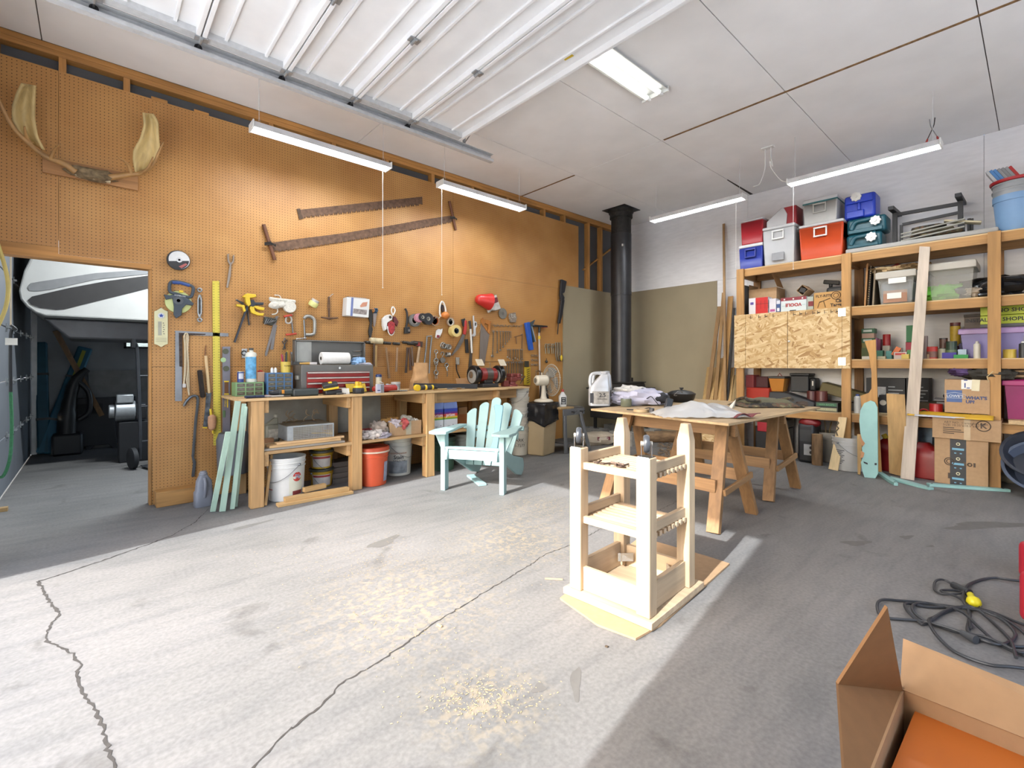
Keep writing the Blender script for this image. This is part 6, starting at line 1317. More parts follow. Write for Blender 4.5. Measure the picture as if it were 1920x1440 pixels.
def camo():
    m, nt, n, b, mp = base('camouflage'); nz = n.new('ShaderNodeTexNoise'); nz.inputs['Scale'].default_value = 16; nz.inputs['Detail'].default_value = 2; nt.links.new(mp.outputs[0], nz.inputs['Vector'])
    r = ramp(n, lin('#1F1C18'), lin('#74694E'), .38, .66); r.color_ramp.interpolation = 'CONSTANT'
    for p_, c_ in ((.46, '#3A3528'), (.52, '#5A3E2C'), (.58, '#4C4A36')): e = r.color_ramp.elements.new(p_); e.color = (*lin(c_), 1)
    nt.links.new(nz.outputs['Fac'], r.inputs[0]); nt.links.new(r.outputs[0], b.inputs['Base Color']); b.inputs['Roughness'].default_value = .85; return m
CAMO = camo()
def fold(w, d, h, sd): return B().grid(lambda u, v: ((u - .5) * w * (1 + .04 * NZ.noise(V((v * 5, sd, 1)))), (v - .5) * d, h * (.75 + .3 * NZ.noise(V((u * 4, v * 4, sd)))) * min(1, 8 * min(u, 1 - u, v, 1 - v) + .15)), 36, 24)
fold(.52, .34, .045, 2).obj('lower_fold', CAMO, t, solid=.006)
b = fold(.4, .26, .05, 5); b.xf(Mx.Translation((.0, .02, .028))); b.obj('upper_fold', mt('#5E5A44', .85, 0, .15, 12), t, solid=.006)
B().tube(smooth_path([(-.22, .1, .05), (-.18, .0, .08), (-.2, -.1, .06), (-.1, -.12, .06)], 5), .012, 8).tube(smooth_path([(.2, .1, .05), (.25, .04, .07), (.22, -.06, .06)], 5), .014, 8).obj('strap', CAMO, t)
t = ont('cord_clump', 'small clump of dark brown rope right of the camouflage bag', 'rope', 1503, 762); b = B()
for k in range(5): b.ring((.01 * k, .012 * (k % 2), .018 + .004 * k), .045 - .004 * k, .009, ax='z', n=16)
b.obj('rope', mt('#4A3C30', .9, 0, .2, 40), t)

# ---------- corner by the stove ----------
sp = fl(975, 855); sp = V((sp.x + .07, sp.y + .1, 0))
for k in range(5):
    t, r = bucket('white nested bucket, ' + ['lowest of the tall stack beside the bench, with black lettering', 'second from the bottom of the tall stack', 'third up, the middle of the tall stack', 'fourth up in the tall stack', 'topmost of the tall stack, with a blue band'][k], 0, 0, 0, ['#C9C3B4', '#C6BFB0', '#CBC5B8', '#C4BDAE', '#CFCABE'][k], .365, .135, .112, group='stack of white buckets', z=.13 * k + .0005, handle=k in (1, 2, 4), hand_a=-.6, p=sp)
    a0 = face(t)
    if k == 0: B().txt('ARK', .06, (0, 0, .20), cyl=(r(.2) + .001, a0 + .1)).txt('1-7277', .05, (0, 0, .13), cyl=(r(.13) + .001, a0 + .1)).lathe([(r(.165) + .001, .165), (r(.165) + .0016, .165), (r(.165) + .0016, .168), (r(.165) + .001, .168)], 10, (0, 0, 0), 'z', a0 - pi / 2 - .6, a0 - pi / 2 + .8).obj('lettering', INK, t, smooth=0)
    if k == 4: B().lathe([(r(.19) + .001, .16), (r(.19) + .003, .16), (r(.23) + .003, .23), (r(.23) + .001, .23)], 20, (0, 0, 0), 'z', a0 - pi / 2 - 1.2, a0 - pi / 2 + 1.2).obj('blue_band', mt('#3A5590', .5), t)
c0 = fl(1021, 857); tr = T('waste_bin', 'beige square waste bin with a black liner hanging over its rim', 'bin', c0, rad(16)); bw, bd, bh_ = .37, .30, .66
BG = mt('#B4A07E', .5, 0, .06, 5)
B().loft([[(i, i, z), (bw - i, i, z), (bw - i, bd - i, z), (i, bd - i, z)] for z, i in ((0, .03), (bh_, 0))], True).obj('bin', BG, tr, bev=.012)
rings = []
NP = 48
for i in range(12):
    ring = []
    for j in range(NP):
        s = 4 * j / NP; e = int(s); w = s - e; cs = [(0, 0), (bw, 0), (bw, bd), (0, bd)]; a = cs[e]; c = cs[(e + 1) % 4]
        x = a[0] + (c[0] - a[0]) * w; y = a[1] + (c[1] - a[1]) * w; hang = .25 + .05 * NZ.noise(V((s * 1.3, 3, 1))) + .05 * max(0, 1 - abs(s if s < 2 else 4 - s) * 1.5)
        z = bh_ + .02 - hang * i / 11; k = .012 + .012 * NZ.noise(V((s * 5, i * .3, 2))); cx_, cy_ = x - bw / 2, y - bd / 2; L = math.hypot(cx_, cy_) or 1
        ring.append((x + cx_ / L * k, y + cy_ / L * k, z))
    rings.append(ring)
B().loft(rings, False).add([(x * .92 + .015, y * .92 + .012, bh_ + .012) for x, y, z in rings[0]], [tuple(range(NP))]).obj('liner', mt('#1D1E21', .25, 0, .2, 8), tr, solid=.002)
fz = bh_ + .0225; fan = T('desk_fan', 'cream desk fan seen from behind, standing on the waste bin', 'fan', c0 + Mx.Rotation(rad(16), 3, 'Z') @ V((.25, .15, fz)), rad(-14)); fan.scale = (1.25, 1.25, 1.25); FC = mt('#CFC5B2', .45, 0, .04)
B().lathe([(0, 0), (.10, 0), (.105, .01), (.09, .025), (.04, .035), (.03, .06), (.022, .15), (.025, .18), (0, .182)], 28).obj('base', FC, fan)
hd = Mx.Translation((0, 0, .23)) @ Mx.Rotation(-.05, 4, 'X')
b = B().lathe([(0, -.1), (.04, -.1), (.055, -.085), (.058, .03), (.045, .045), (0, .045)], 24, ax='x'); b.xf(hd); b.obj('motor', FC, fan)
b = B().lathe([(0, -.1005), (.028, -.103), (.022, -.104), (0, -.104)], 20, ax='x'); b.xf(hd); b.obj('back_ring', mt('#6E6A5E', .5), fan)
b = B().cyl((-.02, 0, .055), (-.02, 0, .085), .006, n=8); b.xf(hd); b.obj('oscillate_knob', FC, fan)
b = B()
for k in range(36):
    a = 2 * pi * k / 36; P = [(.05, .03 * cos(a), .03 * sin(a)), (.055, .1 * cos(a), .1 * sin(a)), (.075, .155 * cos(a), .155 * sin(a)), (.10, .17 * cos(a), .17 * sin(a)), (.125, .155 * cos(a), .155 * sin(a)), (.14, .04 * cos(a), .04 * sin(a))]; b.tube(P, .0014, 4)
b.ring((.10, 0, 0), .171, .004, ax='x', n=40); b.ring((.065, 0, 0), .13, .002, ax='x', n=36); b.xf(hd); b.obj('cage', mt('#B9B5A8', .4, .3), fan)
for k in range(4):
    b = B().grid(lambda u, v: (.095 + .03 * (v - .5), (.03 + .11 * u) * cos((v - .5) * 1.1), (.03 + .11 * u) * sin((v - .5) * 1.1)), 5, 6); b.xf(hd @ Mx.Rotation(k * pi / 2 + .3, 4, 'X')); b.obj('blade', mt('#8C9090', .3, 0, .05, 5, 0, (1, 1, 1), .6), fan, solid=.002)
t = T('rolled_umbrella', 'black rolled bag leaning on the pegboard behind the fan', 'bag', oy(1020, 760, 4.83), 0); t.location.z = 0
B().tube([(0, 0, .0), (0, 0, .3), (.01, 0, .62), (.0, .02, .95)], [.07, .085, .08, .04], 14).obj('bag', mt('#1C1C1F', .6, 0, .3, 12, .3), t)
# folding work stand
ws = T('work_stand', 'grey steel folding work stand right of the waste bin', 'work stand', (4.86, 4.20, 0), 0); WSG = mt('#73767A', .45, .4, .06)
B().box(-.24, .02, .585, .02, .3, .61).obj('jaw_board', wood('#B09468', 'x'), ws, bev=.003); B().box(.03, .06, .575, .26, .34, .6).obj('jaw_board', mt('#55544F', .6), ws, bev=.003)
B().box(-.22, .0, .50, .22, .012, .583).obj('apron', WSG, ws, bev=.002)
for a, c in (((-.17, .02, .58), (-.19, -.02, 0)), ((.13, .02, .56), (.23, -.08, 0)), ((-.17, .3, .58), (-.2, .34, 0)), ((.15, .3, .56), (.22, .36, 0))): B().beam(a, c, .045, .03, (0, 1, 0)).obj('leg', WSG, ws, bev=.004)
B().box(-.2, .0, .12, .2, .34, .135).obj('step', mt('#55575A', .5, .3), ws, bev=.003)
for x in (-.05, .12): B().cyl((x, 0, .545), (x, -.06, .545), .008).cyl((x - .025, -.06, .53), (x + .025, -.06, .56), .007).obj('crank', BLACK, ws)
t = T('oil_bottle', 'white bottle with a red cap and black label on the work stand', 'bottle', ws.location + V((-.10, .12, .611)), -.5); rings = []
for z, a in ((0, .048), (.005, .052), (.14, .052), (.175, .03), (.195, .018), (.2, .016)): rings.append([(a * math.copysign(abs(cos(k)) ** .6, cos(k)), a * .7 * math.copysign(abs(sin(k)) ** .6, sin(k)), z) for k in [2 * pi * i / 24 for i in range(24)]])
B().loft(rings).obj('bottle', mt('#D5D5D2', .4, 0, .03), t); B().lathe([(.02, .2), (.016, .235), (0, .238)], 16).obj('cap', mt('#B23830', .4), t); B().box(-.034, -.0385, .03, .034, -.0365, .13).obj('label', mt('#2B2B2E', .5), t, smooth=0)
b = B()
for z, w in ((.112, .045), (.085, .03), (.06, .05), (.042, .04)): b.box(-w / 2, -.0395, z - .005, w / 2, -.0387, z + .004)
b.obj('label_print', mt('#B9B9B4'), t, smooth=0)
t = T('pellet_bag', 'slumped white and tan sack with dark red print on the floor', 'sack', fl(1122, 836) + V((.1, .12, .0)), -.5)
B().sph((0, 0, .085), (.27, .17, .095), 32, 16, .16, 4, .7).obj('sack', mt('#B7AA96', .7, 0, .15, 6, .2), t); B().obox((.05, -.165, .105), (.2, .004, .05), (-.15, 0, 0)).obj('print', mt('#6B2A33'), t, smooth=0); B().txt('PELLETS', .04, (.05, -.172, .105)).obj('lettering', mt('#D8CEC4'), t, smooth=0)
# stove
st = T('wood_stove', 'black steel wood stove on legs in the corner', 'stove', (6.17, 4.37, 0), 0); ST = mt('#343333', .5, .4, .12, 10)
B().box(-.36, -.33, .36, .34, .33, .80).obj('body', ST, st, bev=.01); B().box(-.40, -.37, .80, .38, .37, .825).obj('top_plate', ST, st, bev=.003)
B().prism([(-.30, .825), (.30, .825), (.26, .90), (-.26, .90)], -.25, .25, 'xz').obj('upper_box', ST, st, bev=.004); B().box(-.28, -.27, .90, .28, .27, .915).obj('upper_plate', ST, st, bev=.003); B().box(.16, -.06, .915, .24, .02, .975).obj('damper_block', ST, st, bev=.004)
for x in (-.3, .28):
    for y in (-.27, .27): B().box(x - .02, y - .02, .2, x + .02, y + .02, .36).cyl((x, y, .19), (x, y, .2), .03).obj('leg', ST, st, bev=.003)
B().box(-.2, -.345, .42, .18, -.331, .72).obj('door', ST, st, bev=.004)
pp_ = T('stovepipe', 'tall black stovepipe rising from the stove to the ceiling plate', 'stovepipe', (6.17, 4.37, .9155)); PB = mt('#38383B', .4, .5, .15, 6)
B().lathe([(.155, 0), (.155, 1.35)], 36).obj('lower_section', PB, pp_); B().lathe([(.158, 1.35), (.158, 2.3)], 36).lathe([(.162, 1.34), (.162, 1.40)], 36).obj('middle_section', PB, pp_); B().lathe([(.153, 2.3), (.153, 2.55), (.175, 2.55), (.175, 2.62), (.19, 2.63), (.19, 2.68)], 36).obj('upper_section', mt('#2A2825', .6, .3, .5, 30), pp_)
B().box(-.21, -.21, 2.676, .21, .21, 2.683).obj('ceiling_plate', BLACK, pp_, smooth=0); B().obox((-.11, -.11, 2.1), (.035, .004, .035), (0, 0, -.75)).obj('sticker', mt('#C9C6C0'), pp_, smooth=0)
def block(lab, loc, rz, z=0):
    t = T('cinder_block', lab, 'concrete block', (loc.x, loc.y, z), rz, 'concrete blocks'); b = B()
    b.box(-.2, -.1, 0, .2, -.07, .19).box(-.2, .07, 0, .2, .1, .19)
    for x in (-.185, 0, .185): b.box(x - .015, -.0699, 0, x + .015, .0699, .19)
    b.obj('block', mt('#8D8A84', .95, 0, .12, 30, .4), t, smooth=0)
block('concrete block under the left legs of the stove', V((5.87, 4.10, 0)), pi / 2); block('concrete block under the front right leg of the stove', V((6.45, 4.10, 0)), pi / 2); block('concrete block under the back left leg of the stove', V((5.87, 4.64, 0)), pi / 2); block('concrete block under the back right leg of the stove', V((6.45, 4.64, 0)), pi / 2)
t = T('firewood_log', 'split firewood log on the floor by the stove', 'log', fl(1245, 832) + V((.1, .1, .085)), -.7); B().tube([(-.25, 0, 0), (0, 0, 0), (.25, 0, 0)], [.08, .09, .085], 14).obj('log', mt('#80664A', .9, 0, .4, 18, .6, (.4, 1, 1)), t)
b = B(); rnd = random.Random(2)
for k in range(420):
    p = fl(rnd.uniform(1235, 1315), rnd.uniform(828, 862)) ; b.obox((p.x, p.y, .004 + rnd.random() * .006), (rnd.uniform(.02, .07), .012, .005), (rnd.random() * .4, rnd.random() * .4, rnd.random() * 6))
tag(b.obj('bark_litter', mt('#7A6650', .95, 0, .3, 20), None, smooth=0), 'scattered bark and splinters on the floor between stove and sawhorses', 'bark', kind='stuff')
# ---------- boards leaning in the corner ----------
LB = [(1321, 746, 1329, 689, 6, '#A98B5A'), (1327, 746, 1349, 575, 7, '#8E6E46'), (1334, 747, 1341, 690, 7, '#C2A06A'), (1342, 747, 1357, 549, 6, '#9C7A4C'), (1348, 747, 1354, 672, 9, '#C5A068'), (1360, 747, 1357, 420, 4, '#A8865C'), (1356, 747, 1370, 556, 9, '#B38A52'), (1352, 748, 1360, 668, 7, '#CDAA70'),
      (1368, 747, 1374, 690, 7, '#C9A772'), (1374, 747, 1379, 704, 6, '#A79064'), (1380, 748, 1386, 668, 7, '#8C764E'), (1385, 748, 1392, 610, 6, '#B69A66'), (1364, 747, 1377, 578, 4, '#2C2A2A'), (1389, 748, 1393, 690, 5, '#6E5636'), (1345, 748, 1347, 704, 6, '#D3B888')]
for k, (xb, yb, xt, yt, wp, hx) in enumerate(LB):
    xx = 6.62 + .012 * (k % 5); p = ox(xb, yb, xx); q = ox(xt, yt, 6.93 - .015 * (k % 5)); d = (q - p); p0 = p - d * (p.z / d.z); w = wp * 7.0 / 882
    nm = ['palest short', 'long greyish', 'short pale', 'long dark', 'broad yellowish', 'tallest thin', 'broad tall', 'medium yellow', 'short plain', 'short weathered', 'mid brown', 'tall plain', 'black metal', 'short dark', 'lowest pale'][k]
    t = T('leaning_board', f'{nm} strip leaning in the bundle between the tan panel and the shelves', 'board', p0 + V((0, 0, .002)), 0, 'lumber leaning in the corner')
    B().beam((0, 0, 0), q - p0, w, .018, (1, 0, 0)).obj('board', wood(hx, 'z', .82) if hx != '#2C2A2A' else mt(hx, .4, .5), t, smooth=0, bev=.001)
t = T('osb_offcut', 'square of strand board leaning behind the sawhorses', 'board', V((ox(1340, 800, 5.95).x, ox(1340, 800, 5.95).y, .0)), -pi / 2); B().obox((0, .1, .3), (.43, .012, .6), (-.15, 0, 0)).obj('board', osb(), t, smooth=0)
# ---------- shelving unit along the back wall ----------
Z1 = (ox(1396, 504.4, XS).z + ox(1851, 437, XS).z) / 2; Z2 = (ox(1597, 575, XS).z + ox(1851, 556, XS).z) / 2
Z3 = (ox(1597, 673.5, XS).z + ox(1851, 672, XS).z) / 2; Z4 = (ox(1597, 776, XS).z + ox(1880, 792, XS).z) / 2; Z5 = .30
PYs = [ox(1389.5, 600, XS).y, ox(1588, 600, XS).y, ox(1864.5, 600, XS).y, ox(1864.5, 600, XS).y - 1.22]
SD = XB - XS - .06
sh = T('shelving_unit', 'tall storage shelves built of pine two by fours along the back wall', 'shelves', (XS, 0, 0), 0)
PS = {a: wood('#B0854F', a, .82) for a in 'xyz'}
for k, y in enumerate(PYs):
    B().box(-.039, y - .0445, 0, -.001, y + .0445, Z1 + (.0 if k in (0, 1, 2) else 0)).obj('post', PS['z'], sh, bev=.002)
    B().box(SD, y - .0445, 0, SD + .038, y + .0445, Z1 - .02).obj('post', wood('#9B7246', 'z'), sh, bev=.002)
    for z in (Z1, Z2, Z3, Z4): B().box(.039, y - .019, z - .11, SD - .001, y + .019, z - .022).obj('side_rail', wood('#A57C4E', 'x'), sh, bev=.002)
def seg(k): return PYs[k + 1] , PYs[k]
for z in (Z1, Z2, Z3, Z4):
    for k in range(3):
        a, c = seg(k); B().box(0, a + (.045 if z else 0), z - .10, .037, c - .045, z - .012).obj('front_rail', PS['y'], sh, bev=.002)
    B().box(SD - .04, PYs[3], z - .10, SD - .002, PYs[0], z - .012).obj('back_rail', wood('#A57C4E', 'y'), sh, bev=.002)
    B().box(-.001 if z != Z1 else .0, PYs[3] - .04, z - .0115, SD, PYs[0] + .04, z).obj('shelf_board', wood('#CBAE80', 'y', .85), sh, smooth=0)
B().box(.1, PYs[3] - .04, Z5 - .012, SD, PYs[2] + .0, Z5).obj('shelf_board', wood('#CBAE80', 'y', .85), sh, smooth=0)
OS = osb(); b0 = ox(1380, 690, XS).z
def ypx(px): return ox(px, 600, XS).y
zt_ = Z2 + .0
for nm, xa, xb in (('door_panel', 1401, 1479), ('door_panel', 1480, 1581)):
    p = B().box(-.053, ypx(xb), b0, -.0405, ypx(xa), zt_).obj(nm, OS, sh, smooth=0)
for xa, xb in ((1380, 1400.5), (1581.5, 1596)): B().box(-.053, ypx(xb), b0, -.0405, ypx(xa), zt_).obj('side_strip', OS, sh, smooth=0)
for px in (1581.2,):
    for z in (zt_ - .06, b0 + .08): B().box(-.058, ypx(px) - .035, z - .045, -.0532, ypx(px) - .004, z + .045).box(-.058, ypx(px) + .004, z - .045, -.0532, ypx(px) + .035, z + .045).cyl((-.058, ypx(px), z - .045), (-.058, ypx(px), z + .045), .005).obj('hinge', CHROME, sh, smooth=0)
B().sph((-.062, ypx(1482.5), (zt_ + b0) / 2 - .02), .013).obj('knob', mt('#D8D8D4', .3), sh)
b = B()
for k, px in enumerate((1410, 1425, 1437, 1452, 1490, 1502, 1513, 1526, 1535, 1548, 1560, 1570)): b.box(-.0545, ypx(px + 5), zt_ - .05, -.0531, ypx(px), zt_ - .046 + .004 * (k % 3)).box(-.0545, ypx(px + 1), zt_ - .06, -.0531, ypx(px), zt_ - .02)
b.obj('stamp_marks', mt('#4A3828'), sh, smooth=0)

def cooler(lab, x0, x1, yt, z, X, d, body, lid, lh=.05, latch=None, handle=None, tp=.012, group='coolers on the top shelf', lid_ins=0):
    t, w, h = fbX('cooler', lab, 'cooler', x0, x1, yt, z, X, group); w2 = w / 2; hb = h - lh
    B().loft([[(-w2 + i, i, zz), (w2 - i, i, zz), (w2 - i, d - i, zz), (-w2 + i, d - i, zz)] for zz, i in ((0, tp), (hb * .96, .003), (hb, .003))]).obj('body', body, t, bev=.018, seg=3)
    B().box(-w2, 0, hb + .001, w2, d, h).obj('lid', lid, t, bev=.014, seg=3)
    if handle:
        B().box(-.07, -.02, hb - .04, .07, -.001, hb - .022).box(-.07, -.016, hb - .12, -.054, -.001, hb - .04).box(.054, -.016, hb - .12, .07, -.001, hb - .04).box(-.07, -.02, hb - .137, .07, -.001, hb - .12).obj('handle', handle, t, bev=.004)
    if latch: B().box(-.07, -.012, .05, .07, -.001 + tp * .7, .15).obj('drain_plate', latch, t, bev=.004)
    return t, w, h
e = .0015
CW = mt('#C9C9CA', .45, 0, .05, 5)
t1, w, h1 = cooler('small blue cooler with a white lid, lowest at the left end of the top shelf', 1385, 1430, 457, Z1 + e, XS + .04, .30, mt('#2B3A95', .45, 0, .06), CW, .045, handle=mt('#26338A', .45))
cooler('red cooler with a white lid standing on the blue cooler', 1388, 1431, 410, Z1 + h1 + 2 * e, XS + .05, .28, mt('#A8222C', .45, 0, .06), CW, .03)
t2, w, h2 = cooler('grey white cooler with a white lift handle beside the blue cooler', 1429, 1490, 422, Z1 + e, XS + .03, .42, mt('#B7B8BA', .5, 0, .07, 4), CW, .04, latch=mt('#8D8E92', .5), handle=WHITE, tp=.02)
t, w, h = fbX('cooler', 'red cooler with a white swing tent lid on top of the grey cooler', 'cooler', 1438, 1492, 389, Z1 + h2 + 2 * e, XS + .10, 'coolers on the top shelf')
B().prism([(-w / 2, 0), (w / 2, 0), (w / 2, h), (w / 2 - .02, h), (-w / 2 + .16, h), (-w / 2, h * .35)], .02, .28, 'xz').obj('body', mt('#9E2229', .45, 0, .08), t, bev=.012)
B().prism([(-w / 2 - .006, 0), (w / 2 - .11, 0), (w / 2 - .1, h * .6), (w / 2 - .14, h - .006), (-w / 2 + .165, h - .004), (-w / 2 - .006, h * .38)], .005, .0195, 'xz').obj('white_side', CW, t, bev=.006)
t3, w, h3 = cooler('orange cooler with a white lid and white handle in the middle of the top shelf', 1497, 1582, 416, Z1 + e, XS + .03, .42, mt('#C4481F', .42, 0, .05), CW, .035, handle=WHITE, tp=.02)
t, w, h = cooler('white cooler with a teal rimmed lid stacked on the orange cooler', 1505, 1570, 369, Z1 + h3 + 2 * e, XS + .06, .40, mt('#C2C1BD', .5, 0, .06), CW, .05, handle=mt('#B0AFA8', .5), tp=.012)
B().box(-w / 2 - .002, -.003, h - .062, w / 2 + .002, .402, h - .046).obj('teal_rim', mt('#2F6C70', .5), t, bev=.004)
tb = T('folding_table', 'grey folding table lying flat along the top shelf', 'table', (XS + .02, (ypx(1584) + ypx(1872)) / 2, Z1 + e)); l = (ypx(1584) - ypx(1872)) / 2
B().box(0, -l, 0, .53, l, .055).obj('table_top', mt('#9E9C98', .55, 0, .05), tb, bev=.015, seg=3); ZT = Z1 + .058
def jug(lab, x0, x1, yt, z, X, hx, k):
    t, w, h = fbX('water_jug', lab, 'jug', x0, x1, yt, z, X, 'water jugs on the top shelf'); m = mt(hx, .35, 0, .06); w2 = w / 2
    B().box(-w2, .03, 0, w2, .30, h).obj('body', m, t, bev=.03, seg=3)
    if k: B().box(-w2 + .03, 0, .01, w2 - .1, .029, h * .32).box(-w2 + .02, .0, h * .62, w2 - .02, .029, h - .02).box(-.015, .0, h * .32, .015, .029, h * .62).obj('front_face', m, t, bev=.008); cx, cz_ = -.02, h * .85
    else: B().tube(smooth_path([(-w2 + .05, .01, h * .28), (-w2 + .09, .005, h * .72), (w2 - .15, .005, h * .78), (w2 - .05, .02, h * .9)], 4), .022, 10).box(-w2 + .02, .006, .01, w2 - .03, .029, h * .28).obj('front_face', m, t, bev=.004); cx, cz_ = w2 - .085, h * .6
    B().add([((cx + (.048 + .005 * cos(8 * a)) * cos(a)), d_, cz_ + (.048 + .005 * cos(8 * a)) * sin(a)) for d_ in (-.03, -.002) for a in [2 * pi * i / 48 for i in range(48)]], [tuple(range(48)), tuple(range(95, 47, -1))] + [(i, 48 + i, 48 + (i + 1) % 48, (i + 1) % 48) for i in range(48)]).cyl((cx, -.03, cz_), (cx, -.04, cz_), .015).obj('cap', WHITE, t)
    return h
hj = jug('lower of the two teal water jugs lying on the folding table', 1585, 1652, 436, ZT, XS + .06, '#1E5563', 0)
hk = jug('upper of the two teal water jugs lying on the folding table', 1586, 1660, 405, ZT + hj + e, XS + .07, '#1F5866', 0)
jug('bright blue water jug on top of the teal ones', 1581, 1640, 362, ZT + hj + hk + 2 * e, XS + .09, '#1D3FBE', 1)
bf = T('bed_frame', 'black steel frame with two crossbars standing on the folding table', 'frame', (XS + .30, 0, ZT)); BF = mt('#2C2C2E', .5, .3)
def q(px, py, X=XS + .30): p = ox(px, py, X); return (0, p.y, p.z - ZT)
for px, yt, yb in ((1678, 398, 448), (1801, 375, 425)):
    a = q(px, yt); B().box(-.02, a[1] - .02, 0, .02, a[1] + .02, a[2]).obj('upright', BF, bf, bev=.002); B().beam((-.22, a[1] - .0, a[2] + .0), (.25, a[1], a[2] + .02), .05, .04).obj('foot_bar', BF, bf, bev=.003)
B().beam(q(1684, 402), q(1798, 382), .03, .035).beam(q(1692, 421), q(1796, 399), .025, .028).obj('crossbar', BF, bf, smooth=0)
for px in (1690, 1806, 1817, 1822): a = q(px, 422 if px < 1700 else 410); B().box(-.015, a[1] - .013, 0, .015, a[1] + .013, a[2]).obj('strut', BF, bf, smooth=0)
fc = T('camp_chair', 'folded camouflage camp chair lying on the grey folding table', 'chair', (XS + .05, (ypx(1700) + ypx(1805)) / 2, ZT)); l = (ypx(1700) - ypx(1805)) / 2
for k in range(3):
    b = B().sph((.13, .03 * k, .03 + .042 * k), (.13, l - .04 * k, .026), 20, 10, .15, k, .6); b.obj('fabric', CAMO if k != 1 else mt('#77705C', .8, 0, .3, 14), fc)
for z in (.05, .09, .125): B().tube([(-.01, -l * 1.05, z), (-.01, l * 1.25, z - .05)], .009, 8).obj('tube_leg', mt('#A9A89F', .35, .5), fc)
B().obox((.05, -l * .95, .11), (.10, .28, .02), (.25, 0, .1)).obj('pale_flap', mt('#B9AE92', .8, 0, .15), fc, bev=.006)
# pails at the right edge
pc = V((XS + .22, ypx(1905) - .0, Z1 + e)); px_ = V((XS + .22, ox(1908, 400, XS + .2).y, Z1 + e))
t = T('pail', 'pale blue pail holding nested grey pails at the right end of the top shelf', 'bucket', px_)
B().lathe([(0, 0), (.135, 0), (.14, .01), (.165, .30), (.172, .30), (.172, .36), (.162, .36), (.13, .012), (0, .01)], 36).obj('body', mt('#7DA3CC', .5, 0, .05), t)
for k in range(2):
    t = T('pail', ['lower', 'upper'][k] + ' grey pail nested in the pale blue one', 'bucket', px_ + V((0, 0, .36 + .06 * k)), group='grey nested pails'); B().lathe([(.168, 0), (.172, .055), (.178, .056), (.178, .04), (.16, .054), (.15, .0)], 36).obj('rim', mt('#9FA3A6', .5), t)
t = T('red_tray', 'red rim lid lying on the nested grey pails', 'lid', px_ + V((0, 0, .48))); B().lathe([(0, .0), (.185, 0), (.192, .012), (.192, .026), (.18, .028), (.176, .012), (0, .01)], 36).obj('lid', mt('#B5252A', .45), t)
for k, hx in enumerate(('#C9CCCF', '#4E86C4', '#5A92CE', '#9A9C9E', '#8E9092', '#A0A2A4', '#B8302E')):
    t = T('book', ['white', 'first blue', 'second blue', 'first grey', 'second grey', 'third grey', 'thin red'][k] + ' slim binder leaning in the pails at the right end of the top shelf', 'book', px_ + V((-.02, .13 - .026 * k, .495)), group='binders in the pails', rot=(-.5, 0, 0)); B().box(-.06, -.011, 0, .06, .011, .16).obj('cover', mt(hx, .5, 0, .05), t, bev=.002, smooth=0)

# second shelf, left bay
def carton(lab, x0, x1, yt, z, X, d, hx=None, m=None, name='carton', cat='box', group=None, bev=.002):
    t, w, h = fbX(name, lab, cat, x0, x1, yt, z, X, group); bx(w, d, 0, h).obj('box', m or mt(hx, .6, 0, .05), t, bev=bev, smooth=0); return t, w, h
def pat(t, x0, x1, z0, z1, hx, nm='printed_panel', y=-.0012, var=.05, sc=20): return B().box(x0, y, z0, x1, y + .001, z1).obj(nm, mt(hx, .6, 0, var, sc), t, smooth=0)
z = Z2 + e
t, w, h = fbX('open_carton', 'open brown cardboard box at the left end of the second shelf', 'box', 1404, 1456, 541, z, XS + .2)
B().box(-w / 2, 0, 0, w / 2, .004, h).box(-w / 2, .3, 0, w / 2, .304, h).box(-w / 2, .0045, 0, -w / 2 + .004, .2995, h + .07).box(w / 2 - .004, .0045, 0, w / 2, .2995, h).obj('carton', CARD, t, smooth=0); B().obox((w / 2 - .02, .1, h + .09), (.004, .22, .18), (0, -.35, 0)).obj('flap', CARD2, t, smooth=0); B().obox((-w / 2 - .02, -.1, h * .45), (.005, .24, h * .9), (0, 0, .2)).obj('flap', PAPER, t, smooth=0)
t, w, h = carton('dark grey sheet standing at the very left of the second shelf', 1394, 1397, 535, z, XS + .10, .3, '#3A3B3E', name='panel', cat='panel')
t, w, h = carton('white box with a large red panel on the second shelf', 1404, 1440, 558, z, XS + .045, .14, '#D8D6DA', name='printed_carton', group='printed boxes on the second shelf'); pat(t, -w / 2 + .085, w / 2 - .001, .001, h - .001, '#C0211F'); pat(t, -w / 2 + .02, -w / 2 + .06, h * .6, h * .75, '#5A4A98')
b = B()
for a in (-.02, .03, .08, .12): b.box(a, -.0022, h * .3, a + .003, -.0013, h * .8)
b.box(-.03, -.0022, h * .6, .13, -.0013, h * .62).obj('line_drawing', mt('#5C1414'), t, smooth=0)
t, w, h = carton('narrow white box with purple marks next to the red panel box', 1442, 1455, 560, z, XS + .05, .12, '#D3D0D8', name='printed_carton', group='printed boxes on the second shelf'); pat(t, -w * .35, w * .35, .02, .05, '#A8508A')
t, w, h = carton('narrow blue and white box right of the purple marked one', 1455.5, 1463, 563, z, XS + .05, .12, '#3F5688', name='printed_carton', group='printed boxes on the second shelf'); pat(t, -w * .3, w * .3, .02, .06, '#D6D8E0'); pat(t, -w * .45, w * .45, h * .7, h - .002, '#CFCFDA')
t, w, h = carton('white fruit box with a maroon top band and upside down red letters', 1464, 1512, 557, z, XS + .05, .26, '#CBD6D8', name='printed_carton', group='printed boxes on the second shelf'); pat(t, -w / 2, w / 2, h * .78, h, '#8A3340')
b = B()
for x in (-.1, 0, .1): disc(b, (x, h * .88), .009, .0012, .003)
